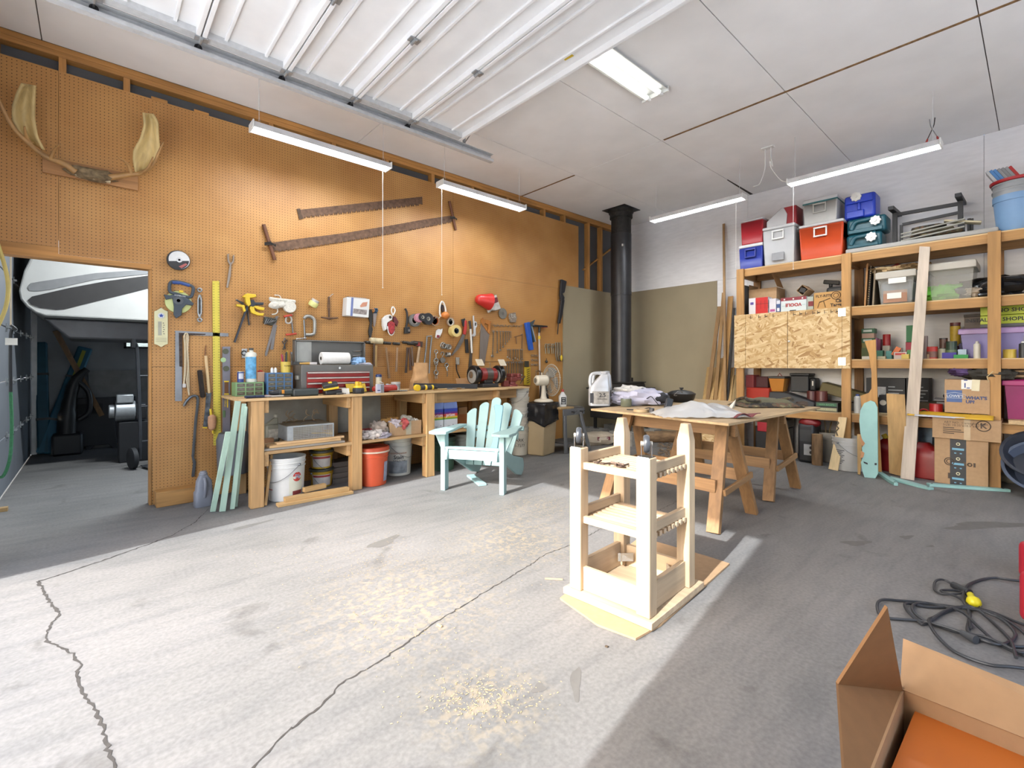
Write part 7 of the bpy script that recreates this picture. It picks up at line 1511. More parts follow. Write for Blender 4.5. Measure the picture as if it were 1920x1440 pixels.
b.obj('white_dots', WHITE, t, smooth=0); B().txt('VOOLE', .055, (0, -.002, h * .48), rot=pi, bold=.002).obj('lettering', mt('#B0262C'), t, smooth=0); pat(t, -.04, .03, .004, .02, '#22252C'); pat(t, -.13, -.07, h * .42, h * .44, '#7FB0B4'); pat(t, .07, .13, h * .42, h * .44, '#7FB0B4')
t, w, h = carton('pale grey green box with a maroon square behind the fruit box', 1513, 1525, 556, z, XS + .06, .2, '#A9B0A6', name='printed_carton', group='printed boxes on the second shelf'); pat(t, -.02, w / 2, h * .3, h * .65, '#7A2A30')
t, w, h = carton('brown box of clay targets with black printing', 1526, 1580, 547, z, XS + .045, .3, '#BE9255', name='printed_carton', group='printed boxes on the second shelf')
B().txt('FLY-RITE', .042, (-w / 2 + .10, -.0005, h - .045), bold=.001).obj('lettering', mt('#3A2A18'), t, smooth=0); B().txt('Clay', .05, (.12, -.0005, h * .42), bold=.002).txt('Targets', .05, (.10, -.0005, h * .2), bold=.002).obj('lettering', mt('#3A2A18'), t, smooth=0)
b = B().tube([(-w / 2 + .04, -.001, .02), (-w / 2 + .06, -.001, h * .45), (-w / 2 + .10, -.001, h * .5), (-w / 2 + .12, -.001, .02)], .004, 5).tube([(-w / 2 + .06, -.001, h * .42), (-w / 2 + .17, -.001, h * .62)], .005, 5); b.ring((.08, -.001, h - .05), .045, .004, n=20); b.ring((.08, -.001, h - .05), .025, .003, n=16); b.obj('shooter_drawing', mt('#5A4224'), t, smooth=0)
t = T('cardboard_tube', 'short brown cardboard tube with dark ends lying above the fruit box', 'tube', (XS + .08, ypx(1500), Z2 + .26), -pi / 2); B().lathe([(.062, 0), (.068, 0), (.068, .24), (.062, .24), (.062, 0)], 4, (0, .24, 0), 'y').obj('sleeve', CARD, t, bev=.02); B().obox((.0, .02, .0), (.07, .02, .06), (0, .4, 0)).obj('dark_content', BLACK, t, bev=.005)
t = T('grey_machine', 'grey hand machine with a black grip behind the clay target box', 'tool', (XS + .35, ypx(1548), Z2 + e), -pi / 2); B().box(-.09, 0, 0, .09, .16, .30).obj('body', mt('#5E646C', .5), t, bev=.03); B().obox((-.04, .05, .36), (.17, .05, .05), (0, .2, 0)).cyl((-.05, .05, .30), (-.05, .05, .36), .02).obj('grip', BLACK, t, bev=.008)
# second shelf, right bay
for k, (xa, xb, hx, lab) in enumerate(((1621, 1625, '#A8794A', 'thin wooden panel leaning upright at the left of the right bay'), (1627, 1632, '#2C2824', 'black panel with rivets leaning beside the thin wooden panel'), (1634, 1642, '#8A7B66', 'taupe panel leaning beside the clear tote'))):
    t, w, h = fbX('upright_sheet', lab, 'panel', xa, xb, 494 + 4 * k, z, XS + .10, 'panels leaning on the second shelf'); B().obox((0, .22, h / 2), (.016, .40, h), (0, .05, 0)).obj('panel', mt(hx, .7, 0, .1), t, smooth=0)
    if k == 1:
        b = B()
        for j in range(18): b.sph((-.02 + .016 * (j / 17 - .5) * 2 + .02, .015, h * (j + .5) / 18), .006, 8, 5)
        b.obj('rivets', mt('#B89A6C'), t)
CLR = mt('#B9BAB6', .25, 0, .05, 5, 0, (1, 1, 1), .36); RIM = mt('#B3AEA4', .4, 0, .05)
def tote(lab, x0, x1, yt, z, X, d, m, rim, lid=True, name='storage_tote', group=None, lh=.05):
    t, w, h = fbX(name, lab, 'storage bin', x0, x1, yt, z, X, group); w2 = w / 2; hb = h - (lh if lid else 0)
    rr = [[(-w2 + i, i, zz), (w2 - i, i, zz), (w2 - i, d - i, zz), (-w2 + i, d - i, zz)] for zz, i in ((0, .04), (hb, .014))]
    B().loft(rr[:1] + rr[1:], False).add(rr[0], [(0, 1, 2, 3)]).obj('body', m, t, smooth=0)
    if lid: B().loft([[(-w2 + i, i, zz), (w2 - i, i, zz), (w2 - i, d - i, zz), (-w2 + i, d - i, zz)] for zz, i in ((hb - .03, .012), (hb - .028, -.004), (h - .01, -.004), (h, .01))]).obj('lid', rim, t, bev=.006)
    return t, w, h
t, w, h = tote('clear tote with papers inside left of the long leaning board', 1642, 1717, 507, z, XS + .04, .42, CLR, RIM)
B().box(-w * .32, .03, .02, w * .28, .035, h * .42).obj('brown_document', mt('#A87E66', .7), t, smooth=0); B().box(-w * .22, .024, .06, w * .14, .028, h * .34).obj('white_sheet', PAPER, t, smooth=0); B().box(-w * .4, .05, .02, w * .4, .38, h * .72).obj('grey_contents', mt('#75808C', .7, 0, .25, 10), t, bev=.03)
B().box(-.06, .0, h * .62, .09, .005, h * .82).obj('white_label', PAPER, t, smooth=0)
tp_ = t.location.copy(); tw, th_ = w, h
t = T('paper_sacks', 'crumpled brown paper sacks stuffed on top of the clear tote', 'bag', tp_ + V((.16, 0, th_ + .03)), -pi / 2); B().sph((-.06, 0, .0), (.17, .12, .045), 26, 14, .7, 3).obj('sack', mt('#B39A72', .85, 0, .25, 16, .3), t); B().sph((.12, .02, .01), (.16, .12, .04), 24, 12, .6, 8).obj('sack', mt('#8E7450', .85, 0, .3, 30, .3), t); B().sph((.0, -.05, .02), (.05, .05, .035), 14, 8, .4, 2).obj('red_can', mt('#7E2A26', .5), t)
t, w, h = tote('clear tote with lime green cloth inside right of the long leaning board', 1737, 1830, 490, z, XS + .04, .44, CLR, RIM)
rag((-.08, .16, .09), (.18, .1, .085), 4, 'green_cloth', mt('#6CBF3C', .7, 0, .2, 14), t, .5); rag((.16, .12, .06), (.09, .07, .06), 7, 'pale_cloth', mt('#A89A88', .8), t, .4)
t = T('trash_bag', 'black shiny plastic bag on the second shelf behind the right post', 'bag', (XS + .28, ypx(1882), Z2 + e), -pi / 2); B().sph((0, 0, .10), (.40, .18, .11), 40, 18, .35, 12, .8).obj('bag', mt('#1B1B1E', .16, 0, .3, 10, .5), t)
# third shelf
z = Z3 + e
for k, (yt, hx, nm) in enumerate(((652, '#4C5A34', 'lowest'), (643, '#6E6B3A', 'second'), (634, '#2F5A40', 'third'), (625, '#A88A7A', 'fourth'), (616, '#2E5B41', 'topmost'))):
    y0 = ox(1627, yt + 9, XS + .3).z
    t, w, h = carton(f'{nm} cartridge box of the green stack at the left of the third shelf', 1615 + (k % 2), 1640 - (k % 2), yt, y0 if k else z, XS + .3, .12, hx, name='cartridge_box', cat='box', group='cartridge boxes in the green stack', bev=.001)
    if k in (2, 4): pat(t, -w * .35, w * .3, h * .3, h * .75, '#B9C4BC')
for k, (x0, x1, yt, X, hx, nm, zz) in enumerate(((1641, 1645, 634, XS + .3, '#8C5078', 'purple', 0), (1645.5, 1651, 636, XS + .3, '#6E2048', 'plum', 0), (1655, 1668, 648, XS + .28, '#B4AFA0', 'cream under the red tube', 0), (1640, 1655, 657, XS + .2, '#3C6E5A', 'teal green', 0), (1661, 1672, 658, XS + .22, '#4E8A88', 'turquoise', 0), (1678, 1690, 652, XS + .2, '#C9B8B0', 'white and red', 0), (1676, 1700, 660, XS + .12, '#B8ACA8', 'long pale', 0), (1698, 1712, 641, XS + .3, '#A03244', 'dull red', 0), (1700, 1713, 656, XS + .15, '#3E7A44', 'low green', 0), (1738, 1750, 664, XS + .1, '#8A7458', 'low tan', 0), (1766, 1793, 661, XS + .08, '#372C86', 'violet blue', 0), (1788, 1815, 665, XS + .06, '#2E8A44', 'bright green flat', 0), (1796, 1812, 655, XS + .13, '#A9BAC8', 'pale blue white', 0), (1616, 1632, 668, XS + .06, '#C9C6C0', 'flat white', 0), (1645, 1660, 668, XS + .06, '#A49C82', 'flat khaki', 0), (1690, 1704, 664, XS + .05, '#C9B25C', 'pale yellow', 0))):
    t, w, h = carton(f'{nm} small box among the clutter on the third shelf', x0, x1, yt, z + zz, X, .06 if X < XS + .2 else .10, hx, name='small_box', group='small boxes on the third shelf', bev=.001)
    if k in (5, 6): pat(t, -w * .4, w * .4, h * .55, h * .85, '#B03A38')
zz = ox(1706, 642, XS + .3).z
carton('green box standing on the dull red box by the leaning board', 1699, 1713, 610, zz, XS + .3, .1, '#2E6E44', name='small_box', group='small boxes on the third shelf', bev=.001); 
def can(lab, px, X, yb_z, wpx, yt, hx, name='can', cat='can', cap=None, group=None, neck=0, band=None):
    p = ox(px, 700, X); r = (ox(px - wpx / 2, 700, X).y - ox(px + wpx / 2, 700, X).y) / 2; h = ox(px, yt, X).z - yb_z
    t = T(name, lab, cat, (X, p.y, yb_z), -pi / 2, group)
    hb = h * (1 - neck * .3); B().lathe([(0, 0), (r, 0), (r, hb * .97), (r * .96, hb)] + ([(r * .45, hb + h * neck * .12), (r * .4, h * .9), (0, h * .9)] if neck else [(0, hb)]), 20).obj('body', mt(hx, .4, 0, .08), t)
    if cap: rr = r * .5 if neck else r * 1.03; zc = h * .86 if neck else h * .94; B().lathe([(rr, zc), (rr, h), (0, h + .001)], 18).obj('cap', mt(cap, .4), t)
    if band: B().lathe([(r * 1.006, h * band[1]), (r * 1.02, h * band[1]), (r * 1.02, h * band[2]), (r * 1.006, h * band[2])], 14, (0, 0, 0), 'z', -pi, 0).obj('label', mt(band[0], .5, 0, .2, 25), t)
    return t
can('deep red plastic tube standing on the cream box', 1662.5, XS + .32, ox(1662, 650, XS + .32).z, 15, 627, '#9A1A1C', 'tube', 'tube')
t = T('orange_tool', 'orange angled plastic piece on the third shelf', 'tool', (XS + .18, ypx(1674), Z3 + .06), -pi / 2); B().obox((0, 0, .025), (.05, .02, .10), (0, .5, 0)).obox((.01, 0, -.01), (.08, .02, .035), (0, .4, 0)).obj('piece', mt('#C8642E', .5), t, bev=.003); B().box(-.01, -.01, -.06, .02, .02, -.02).obj('stand', BLACK, t, smooth=0)
can('wide red candy tin right of the leaning board', 1748, XS + .14, z, 21, 650, '#A82A22', 'tin', 'tin', band=('#6E4A40', .1, .6))
can('clear tall bottle just right of the leaning board', 1736, XS + .3, z, 8, 630, '#8A7A78', 'bottle', 'bottle', group='bottles on the third shelf')
can('small dark can with a black cap behind the jars', 1769, XS + .25, z, 16, 634, '#5A3A2E', 'can', 'can', '#1E1E20', 'jars on the third shelf', band=('#A89A88', .05, .45))
can('pale jar with a dark green lid in front of the dark can', 1767, XS + .15, z, 17, 653, '#8E8A74', 'jar', 'jar', '#26382C', 'jars on the third shelf')
can('dark green jar with a blue and yellow label by the purple tote', 1784, XS + .14, z, 21, 640, '#243A2A', 'jar', 'jar', '#17221A', 'jars on the third shelf', band=('#5A6E4A', .1, .5))
can('tall dark red tin with a yellow label behind the jars', 1791, XS + .32, z, 20, 605, '#4E1E20', 'tin', 'tin', '#5A2226', None, 0, ('#B89A2E', .35, .9))
can('white squeeze bottle standing before the purple tote', 1832, XS + .08, z, 14, 640, '#CFCABC', 'bottle', 'bottle', '#C9C6BE', 'bottles on the third shelf', .6)
can('yellow tub on the third shelf right of the post', 1893, XS + .10, z, 26, 655, '#C4A83E', 'tub', 'tub', '#D0B64C')
can('dark water bottle with a white cap at the right edge of the third shelf', 1918, XS + .06, z, 16, 640, '#2E3032', 'bottle', 'bottle', '#D6D4D0', 'bottles on the third shelf', .5)
PUR = mt('#8F86BC', .3, 0, .06, 5, 0, (1, 1, 1), .82)
t, w, h = tote('lavender translucent tote on the third shelf behind the right post', 1797, 1925, 614, z, XS + .17, .34, PUR, mt('#A98CC0', .4), lh=.03); rag((-.05, .2, .1), (.3, .12, .09), 5, 'contents', mt('#8886A8', .7, 0, .3, 8), t, .4)
pt = t.location.copy() + V((.1, 0, h + e))
t, w, h = fbX('wooden_box', 'old brown wooden box on top of the lavender tote', 'box', 1808, 1850, 589, pt.z, XS + .28); bx(w, .22, 0, h * .82).obj('box', wood('#6E6258', 'x'), t, bev=.003); B().box(-w / 2 - .004, -.004, h * .821, w / 2 + .004, .224, h).obj('lid', mt('#3E342C', .6), t, bev=.003)
for k, nm in enumerate(('lower', 'upper')):
    zz = pt.z + .035 + k * .088; t = T('yellow_sign', f'{nm} of two yellow green signs with black capitals stacked on the lavender tote', 'sign', (XS + .22, ypx(1935), zz), -pi / 2, 'yellow signs')
    B().box(-.35, 0, 0, .3, .2, .083).obj('board', mt('#B4C234', .5, 0, .05), t, bev=.002); B().txt(['INSTALLED SHOPLIFTERS', 'NO SHOPLIFTING'][k], .05, (-.18 if k == 0 else -.03, -.001, .042), bold=.001).obj('lettering', INK, t, smooth=0)
    if k == 0: B().box(-.35, 0, -.03, .3, .2, -.001).obj('dark_base', mt('#5C5C5E', .6), t, smooth=0)
# fourth shelf, left bay
z = Z4 + e
for a in (('dull red box standing upper left under the doors', 1398, 1413, 703, ox(1405, 727, XS + .25).z, XS + .25, .2, '#8E3A3C'), ('bright orange red tool case at the left of the fourth shelf', 1399, 1442, 727, z, XS + .2, .3, '#B8321E'), ('dark maroon box behind the red ones', 1414, 1440, 706, ox(1425, 727, XS + .3).z, XS + .34, .2, '#54262A')):
    t, w, h = carton(a[0], a[1], a[2], a[3], a[4], a[5], a[6], a[7], name='tool_case', cat='case', group='red cases on the fourth shelf', bev=.01)
t, w, h = fbX('storage_crate', 'orange yellow tapered crate with a dark lid on the fourth shelf', 'crate', 1440, 1471, 707, ox(1455, 734, XS + .25).z, XS + .25); B().loft([[(-w / 2 + i, i, zz), (w / 2 - i, i, zz), (w / 2 - i, .22 - i, zz), (-w / 2 + i, .22 - i, zz)] for zz, i in ((0, .03), (h - .02, .005))]).obj('body', mt('#C9832A', .5, 0, .05), t, bev=.004); B().box(-w / 2, 0, h - .0195, w / 2, .22, h + .01).obj('lid', mt('#3C3A38', .5), t, bev=.004); B().tube([(0, .06, h + .01), (.02, .06, h + .05), (.05, .06, h + .01)], .006, 6).obj('red_clip', mt('#8E2A24', .5), t); TZc = t.location.z
t, w, h = fbX('black_cube', 'black lidded box behind the pistol shaped case on the fourth shelf', 'box', 1482, 1516, 700, ox(1500, 735, XS + .3).z, XS + .3); bx(w, .22, 0, h - .03).obj('body', mt('#26282B', .5), t, bev=.01); B().box(-w / 2 - .01, -.01, h - .029, w / 2 + .01, .23, h).obj('lid', mt('#33363A', .5), t, bev=.008); B().box(w / 2 + .001, .03, .02, w / 2 + .07, .2, h * .75).obj('side_pouch', mt('#202124', .6), t, bev=.015); B().box(w / 2 + .03, .027, h * .35, w / 2 + .045, .0295, h * .6).obj('label', PAPER, t, smooth=0)
t, w, h = fbX('gun_case', 'long dark grey moulded case along the fourth shelf', 'case', 1438, 1527, 736, z, XS + .10); B().prism([(-w / 2, 0), (w / 2, 0), (w / 2, h * .45), (-w * .1, h * .98), (-w / 2 + .03, h)], 0, .2, 'xz').obj('case', mt('#3B3D40', .55, 0, .06), t, bev=.012)
for k, (px, hx) in enumerate(((1522, '#5E2E2A'), (1541, '#6A3630'))): can(['left', 'right'][k] + ' of two reddish brown tins on the fourth shelf', px, XS + .28, ox(px, 745, XS + .28).z if 0 else z, 18 if k == 0 else 22, 733, hx, 'tin', 'tin', None, 'brown tins on the fourth shelf')
t = T('ammo_case', 'olive case sloping down to the right behind the middle post', 'case', (XS + .38, ypx(1577), Z4 + .14), rot=(0, .0, -pi / 2)); B().obox((0, 0, .06), (.58, .22, .12), (0, .28, 0)).obj('case', mt('#6A5F36', .6, 0, .08), t, bev=.008)
t = T('case_prop', 'dark box propping the olive case', 'box', (XS + .3, ypx(1560), Z4 + e), -pi / 2); bx(.4, .22, 0, .10).obj('box', mt('#3A342C', .6), t, bev=.004)
for k, (hx, lt, z0, nm) in enumerate((('#9E9874', '#C9C6A0', 0, 'lower cream spined'), ('#2D5A3A', '#6FA57A', .055, 'upper green spined'))):
    t, w, h = fbX('cassette_case', f'{nm} book of the pair lying at the front of the fourth shelf', 'book', 1529, 1571, 752, z + z0, XS + .0, 'books on the fourth shelf'); B().box(-w / 2, .0, 0, w / 2, .2, .053).obj('cover', mt('#2A2A26', .5), t, bev=.002); B().box(-w / 2 + .012, -.0015, .008, w / 2 - .012, -.0003, .045).obj('spine_panel', mt(hx, .5), t, smooth=0); B().txt('HORNADY BULLETS' if 0 else 'SIERRA BULLETS', .022, (0, -.002, .026)).obj('lettering', mt(lt), t, smooth=0)
t = T('tools_pile', 'blue and pale hand tools lying at the left of the books', 'tools', (XS + .06, ypx(1500), Z4 + e), -pi / 2); B().box(-.12, 0, 0, .12, .1, .035).obj('blue_case', mt('#2E3A5A', .5), t, bev=.006); B().cyl((-.15, .03, .045), (.02, .03, .045), .009).obj('pale_handle', mt('#C9B98C', .5), t)
# fourth shelf, right bay
can('white jug with a blue cap beside the middle post', 1608, XS + .08, z, 14, 739, '#C6C8C6', 'jug', 'jug', '#3A4E8A', None, .5)
for k, (x0, x1, nm) in enumerate(((1624, 1697, 'wide left'), (1699, 1742, 'narrow right'))):
    t, w, h = carton(f'{nm} black carton with white printing at the back of the fourth shelf', x0, x1, 709, z, XS + .3, .22, '#1C1E22', name='black_carton', group='black cartons on the fourth shelf'); pat(t, -w * .28, w * .02, h * .35, h * .75, '#A9ABAC' if k == 0 else '#3C4046', var=.3)
    b = B()
    for j in range(7): b.box(w * .08, -.0022, h * (.2 + .09 * j), w * (.25 + .1 * (j % 3)), -.0013, h * (.2 + .09 * j) + .012)
    b.obj('fine_print', mt('#8A8E90'), t, smooth=0)
t, w, h = carton('black tin box with a round white mark in front of the wide carton', 1648, 1672, 741, z, XS + .16, .12, '#25262A', name='black_carton', group='black cartons on the fourth shelf'); B().lathe([(0, .001), (.03, .001), (.03, .002), (0, .002)], 20, (-.02, 0, h * .6), 'y').obj('round_mark', mt('#C9C2B4'), t)
t = can('red plastic mug with a handle left of the stacked cartons', 1755, XS + .06, z, 26, 757, '#A81E22', 'mug', 'mug'); B().ring((-.095, 0, .05), .035, .009, n=18).obj('handle', mt('#A81E22', .4), t)
t = T('dark_sack', 'taupe canvas bag behind the red mug', 'bag', (XS + .34, ypx(1745), Z4 + e), -pi / 2); B().sph((0, 0, .07), (.24, .12, .08), 24, 12, .3, 5, .7).obj('bag', mt('#6E6350', .9, 0, .15, 12), t)
t = T('cord_mess', 'thin pale cords heaped on the fourth shelf by the curved plank', 'cord', (XS + .04, ypx(1650), Z4 + .004), -pi / 2); b = B()
for k in range(4): b.ring((.03 * k, .03, .012), .05, .004, ax='z', n=16)
b.obj('cord', mt('#B4A482', .7), t)
# right bay beyond the post: pink tote and boards
t, w, h = tote('magenta storage tote right of the post on the fourth shelf', 1879, 1990, 712, z, XS + .06, .42, mt('#8E1F5E', .4, 0, .06), mt('#A82A6E', .4), lh=.03)
for k in range(2): t = T('shelf_plank', ['lower', 'upper'][k] + ' plank lying above the magenta tote', 'board', (XS + .1, ypx(1935), ox(1900, 707 - 9 * k, XS + .1).z), -pi / 2, 'planks above the magenta tote'); B().box(-.32, 0, 0, .32, .3, .02).obj('plank', wood('#A58660', 'x'), t, smooth=0)
t = T('short_stick', 'pale stick end poking out beside the magenta tote', 'stick', (XS - .02, ypx(1918), Z4 + .001), -pi / 2); B().box(-.09, -.06, 0, .1, .4, .035).obj('stick', wood('#C9AC80', 'y'), t, smooth=0)
t = T('shelf_board_loose', 'weathered board on the lowest shelf right of the post', 'board', (XS + .2, ypx(1930), Z5 + .002), -pi / 2); B().box(-.25, 0, 0, .3, .25, .03).obj('board', wood('#7E7160', 'x'), t, smooth=0)

# ---------- floor in front of the shelves ----------
t, w, h = fbX('tool_box', 'black rolling tool box with a red latch under the left bay', 'tool box', 1416, 1470, 787, .0005, XS + .12); B().box(-w / 2, 0, 0, w / 2, .35, h * .78).obj('body', mt('#26282C', .5), t, bev=.012); B().box(-w / 2 - .008, -.008, h * .785, w / 2 + .008, .358, h).obj('lid', mt('#77766F', .5), t, bev=.012); B().box(-w * .4, -.03, h * .66, -w * .02, -.0085, h * .93).obj('latch', mt('#B02032', .4), t, bev=.008)
t, w, h = fbX('generator', 'small black and red generator under the shelves', 'generator', 1495, 1526, 795, .0005, XS - .02); bx(w, .3, 0, h).obj('housing', mt('#222428', .5), t, bev=.03); B().box(-w * .35, -.004, h * .55, w * .35, -.0005, h * .85).obj('panel', mt('#33363A', .4), t, bev=.002); B().box(-w * .1, -.005, h * .2, w * .35, -.0005, h * .48).obj('outlet_plate', mt('#B5B5B4', .5), t, bev=.002); B().sph((w * .1, .1, h + .01), (.12, .1, .06), 18, 10).obj('red_cover', mt('#7A1C1E', .4), t)
for z_ in (.28, .4): B().lathe([(0, .005), (.018, .005), (.018, .008), (0, .008)], 14, (.06, 0, h * z_), 'y').obj('socket', BLACK, t)
t, w, h = fbX('log_slab', 'upright slab of firewood beside the generator', 'log', 1519, 1540, 815, .0005, XS - .12); B().loft([[(w * .5 * cos(a) * (1 + .1 * NZ.noise(V((a, zz * 9, 1)))), .06 + .05 * sin(a), zz) for a in [2 * pi * i / 16 for i in range(16)]] for zz in (0, h * .3, h * .7, h)]).obj('slab', mt('#86694A', .9, 0, .4, 26, .4, (1, 1, .2)), t)
p_ = fl(1556, 867); t, r = bucket('white pail with a sprouting dry stem left of the striped offcut', 0, 0, 0, '#B9B7AE', .36, .15, .13, wear=.12, group='white pails by the shelves', handle=False, p=(p_.x + .1, p_.y + .03, 0)); B().tube([(.0, .02, .2), (-.05, .03, .42), (-.09, .03, .5)], .006, 6).tube([(.0, .02, .2), (.03, .0, .40), (.09, .0, .47)], .008, 6).obj('stems', mt('#B09A78'), t)
p_ = fl(1592, 884); t, r = bucket('white pail with fine print right of the striped offcut', 0, 0, 0, '#C4C4C2', .37, .15, .13, group='white pails by the shelves', hand_a=.9, p=(p_.x + .1, p_.y + .03, 0)); a0 = face(t); b = B()
for k in range(9): b.lathe([(r(.08 + .018 * k) + .001, .08 + .018 * k), (r(.08 + .018 * k) + .0016, .08 + .018 * k), (r(.08 + .018 * k) + .0016, .088 + .018 * k), (r(.08 + .018 * k) + .001, .088 + .018 * k)], 4, (0, 0, 0), 'z', a0 - pi / 2 - .9, a0 - pi / 2 - .45 + .1 * (k % 3))
b.obj('fine_print', mt('#5A5A5C'), t, smooth=0)
def lean(name, lab, pts, X0, X1, th, m, cat='board', extra=None, zb=None):
    """a flat piece traced face on, its foot on the floor at X0 and its top leaning in to X1"""
    ys = [p[1] for p in pts]; yb, yt = max(ys), min(ys)
    P = []
    for a, c in pts:
        k = (yb - c) / (yb - yt); P.append(ox(a, c, X0 + (X1 - X0) * k))
    z0 = min(p.z for p in P); o = V((X0, P[0].y, z0)); t = T(name, lab, cat, (X0, P[0].y, max(0, z0) + .001))
    n = len(P); vs = [p - o for p in P] + [p - o + V((th, 0, .0)) for p in P]
    B().add(vs, [tuple(range(n)), tuple(range(2 * n - 1, n - 1, -1))] + [(i, i + n, (i + 1) % n + n, (i + 1) % n) for i in range(n)]).obj('board', m, t, smooth=0, bev=.001)
    if extra:
        for nm, mm, pp, off in extra:
            Q = []
            for a, c in pp: k = (yb - c) / (yb - yt); Q.append(ox(a, c, X0 + (X1 - X0) * k) - o + V((off, 0, 0)))
            n2 = len(Q); B().add(Q + [v + V((.003, 0, 0)) for v in Q], [tuple(range(n2)), tuple(range(2 * n2 - 1, n2 - 1, -1))] + [(i, i + n2, (i + 1) % n2 + n2, (i + 1) % n2) for i in range(n2)]).obj(nm, mm, t, smooth=0)
    return t
fX = lambda px, py: fl(px, py).x
lean('long_white_board', 'long whitewashed board leaning against the shelves from floor to top rail', [(1688, 898), (1714, 902), (1744, 464), (1724, 463)], fX(1700, 899), XS - .03, .018, wood('#BFB2A4', 'z', .88))
lean('tapered_board', 'broad short tan board leaning between the red cans', [(1667, 890), (1693, 897), (1700, 822), (1696, 743), (1662, 741), (1665, 815)], fX(1678, 892), XS - .2, .02, wood('#BE9B68', 'z', .85))
lean('shaped_plank', 'curved cut out wooden plank leaning behind the mint piece', [(1634, 889), (1653, 890), (1645, 740), (1642, 638), (1621, 641), (1629, 665), (1634, 700), (1634, 730), (1629, 738), (1613, 744), (1617, 800)], XS - .12, XS - .035, .02, wood('#B88A4E', 'z', .85))
lean('mint_arm_board', 'broken mint painted chair arm with bare wood patches leaning on the curved plank', [(1621, 896), (1641, 898), (1646, 889), (1645, 765), (1640, 755), (1632, 752), (1620, 757), (1613, 770), (1611, 790), (1613, 812), (1616, 824), (1622, 832), (1616, 840), (1618, 858), (1614, 868), (1617, 885)], fX(1632, 897), XS - .19, .022, mt('#8FB9B4', .55, 0, .06),
     extra=[('bare_patch', mt('#B8845A', .7), [(1613, 815), (1617, 826), (1622, 832), (1618, 838), (1615, 832), (1612, 822)], -.004), ('bare_patch', mt('#B8845A', .7), [(1615, 846), (1621, 850), (1619, 858), (1613, 860)], -.004), ('dark_hole', INK, [(1619, 866), (1627, 869), (1627, 872), (1620, 869)], -.004), ('dark_hole', INK, [(1640, 869), (1644, 869), (1644, 873), (1640, 873)], -.004)])
lean('striped_offcut', 'pale offcut with dark insect tracks leaning before the white pails', [(1553, 880), (1571, 884), (1588, 784), (1572, 783), (1565, 822)], fX(1562, 882), XS - .12, .02, wood('#CDB68C', 'z', .9), extra=[('dark_track', mt('#4A3A24'), [(1571 + d, 790 + i) for i, d in ((0, 0), (4, 3), (9, -1), (14, 3), (20, -2), (28, 1))] + [(1570 + d, 790 + i) for i, d in ((28, -1), (20, -4), (14, 1), (9, -3), (4, 1), (0, -2))], -.004)])
lean('pine_slat', 'narrow pine slat standing left of the broken mint piece', [(1608, 890), (1613, 891), (1617, 815), (1607, 815)], fX(1610, 890), XS - .25, .02, wood('#C9A872', 'z', .88))
def gascan(lab, loc, rz, s=1.0, name='fuel_can', spout=True):
    t = T(name, lab, 'fuel can', loc, rz, 'red fuel cans'); RC = mt('#8E1A1C', .4, 0, .08); rings = []
    for z, a, b_ in ((0, .15, .10), (.01, .16, .11), (.2, .16, .11), (.27, .13, .10), (.31, .06, .06), (.33, .04, .04)): rings.append([(s * a * math.copysign(abs(cos(k)) ** .45, cos(k)), s * b_ * math.copysign(abs(sin(k)) ** .45, sin(k)), s * z) for k in [2 * pi * i / 28 for i in range(28)]])
    B().loft(rings).obj('body', RC, t); B().tube(smooth_path([(.15 * s, 0, .10 * s), (.19 * s, 0, .16 * s), (.17 * s, 0, .24 * s), (.08 * s, 0, .30 * s)], 4), .018 * s, 10).obj('handle', RC, t)
    if spout: B().cyl((-.02, 0, .33 * s), (-.05, 0, .37 * s), .025 * s).obj('cap', mt('#C2A62C', .5), t)
g = fl(1735, 900); gascan('red fuel can with a side handle left of the tall carton', V((g.x + .16, g.y + .03, 0)), -pi / 2 - .1, 1.1, spout=False)
g = fl(1738, 880); gascan('darker red fuel can deeper under the shelf behind the first', V((g.x + .35, g.y - .0, 0)), -pi / 2 + .2, 1.15, spout=False)
g = fl(1660, 885); gascan('red fuel can with a yellow spout behind the tan board', V((g.x + .16, g.y, 0)), -pi / 2 - .4, 1.05)
t, w, h = fbX('print_box', 'blue and white printed packet on the floor shelf behind the long white board', 'packet', 1722, 1748, 800, .30, XS + .3); bx(w, .2, 0, h).obj('packet', mt('#7E9AB4', .5, 0, .4, 14), t, smooth=0)
# the three stacked cartons
CFX = fX(1753, 905) ; CFX = 6.30
t, w, h = fbX('tall_carton', 'tall brown carton with a black printed tape strip standing on the floor', 'box', 1752, 1853, 824, .0005, CFX, 'cartons stacked before the post'); bx(w, .34, 0, h).obj('carton', CARD, t, bev=.002, smooth=0); HC = h
B().box(-.075, -.0015, .001, .04, -.0003, h - .001).obj('tape_strip', mt('#2F3134', .5, 0, .1, 30), t, smooth=0)
b = B(); b2 = B()
for k in range(3): 
    zz = h * (.12 + .32 * k); b.box(-.06, -.0028, zz, .025, -.0016, zz + .02).box(-.045, -.0028, zz - .035, -.03, -.0016, zz - .025).box(-.005, -.0028, zz - .035, .01, -.0016, zz - .025); b2.ring((-.017, -.002, zz + .06), .012, .004, n=14)
b.obj('blue_print', mt('#6FA6C0', .5), t, smooth=0); b2.obj('round_print', mt('#CFC9A8', .5), t, smooth=0)
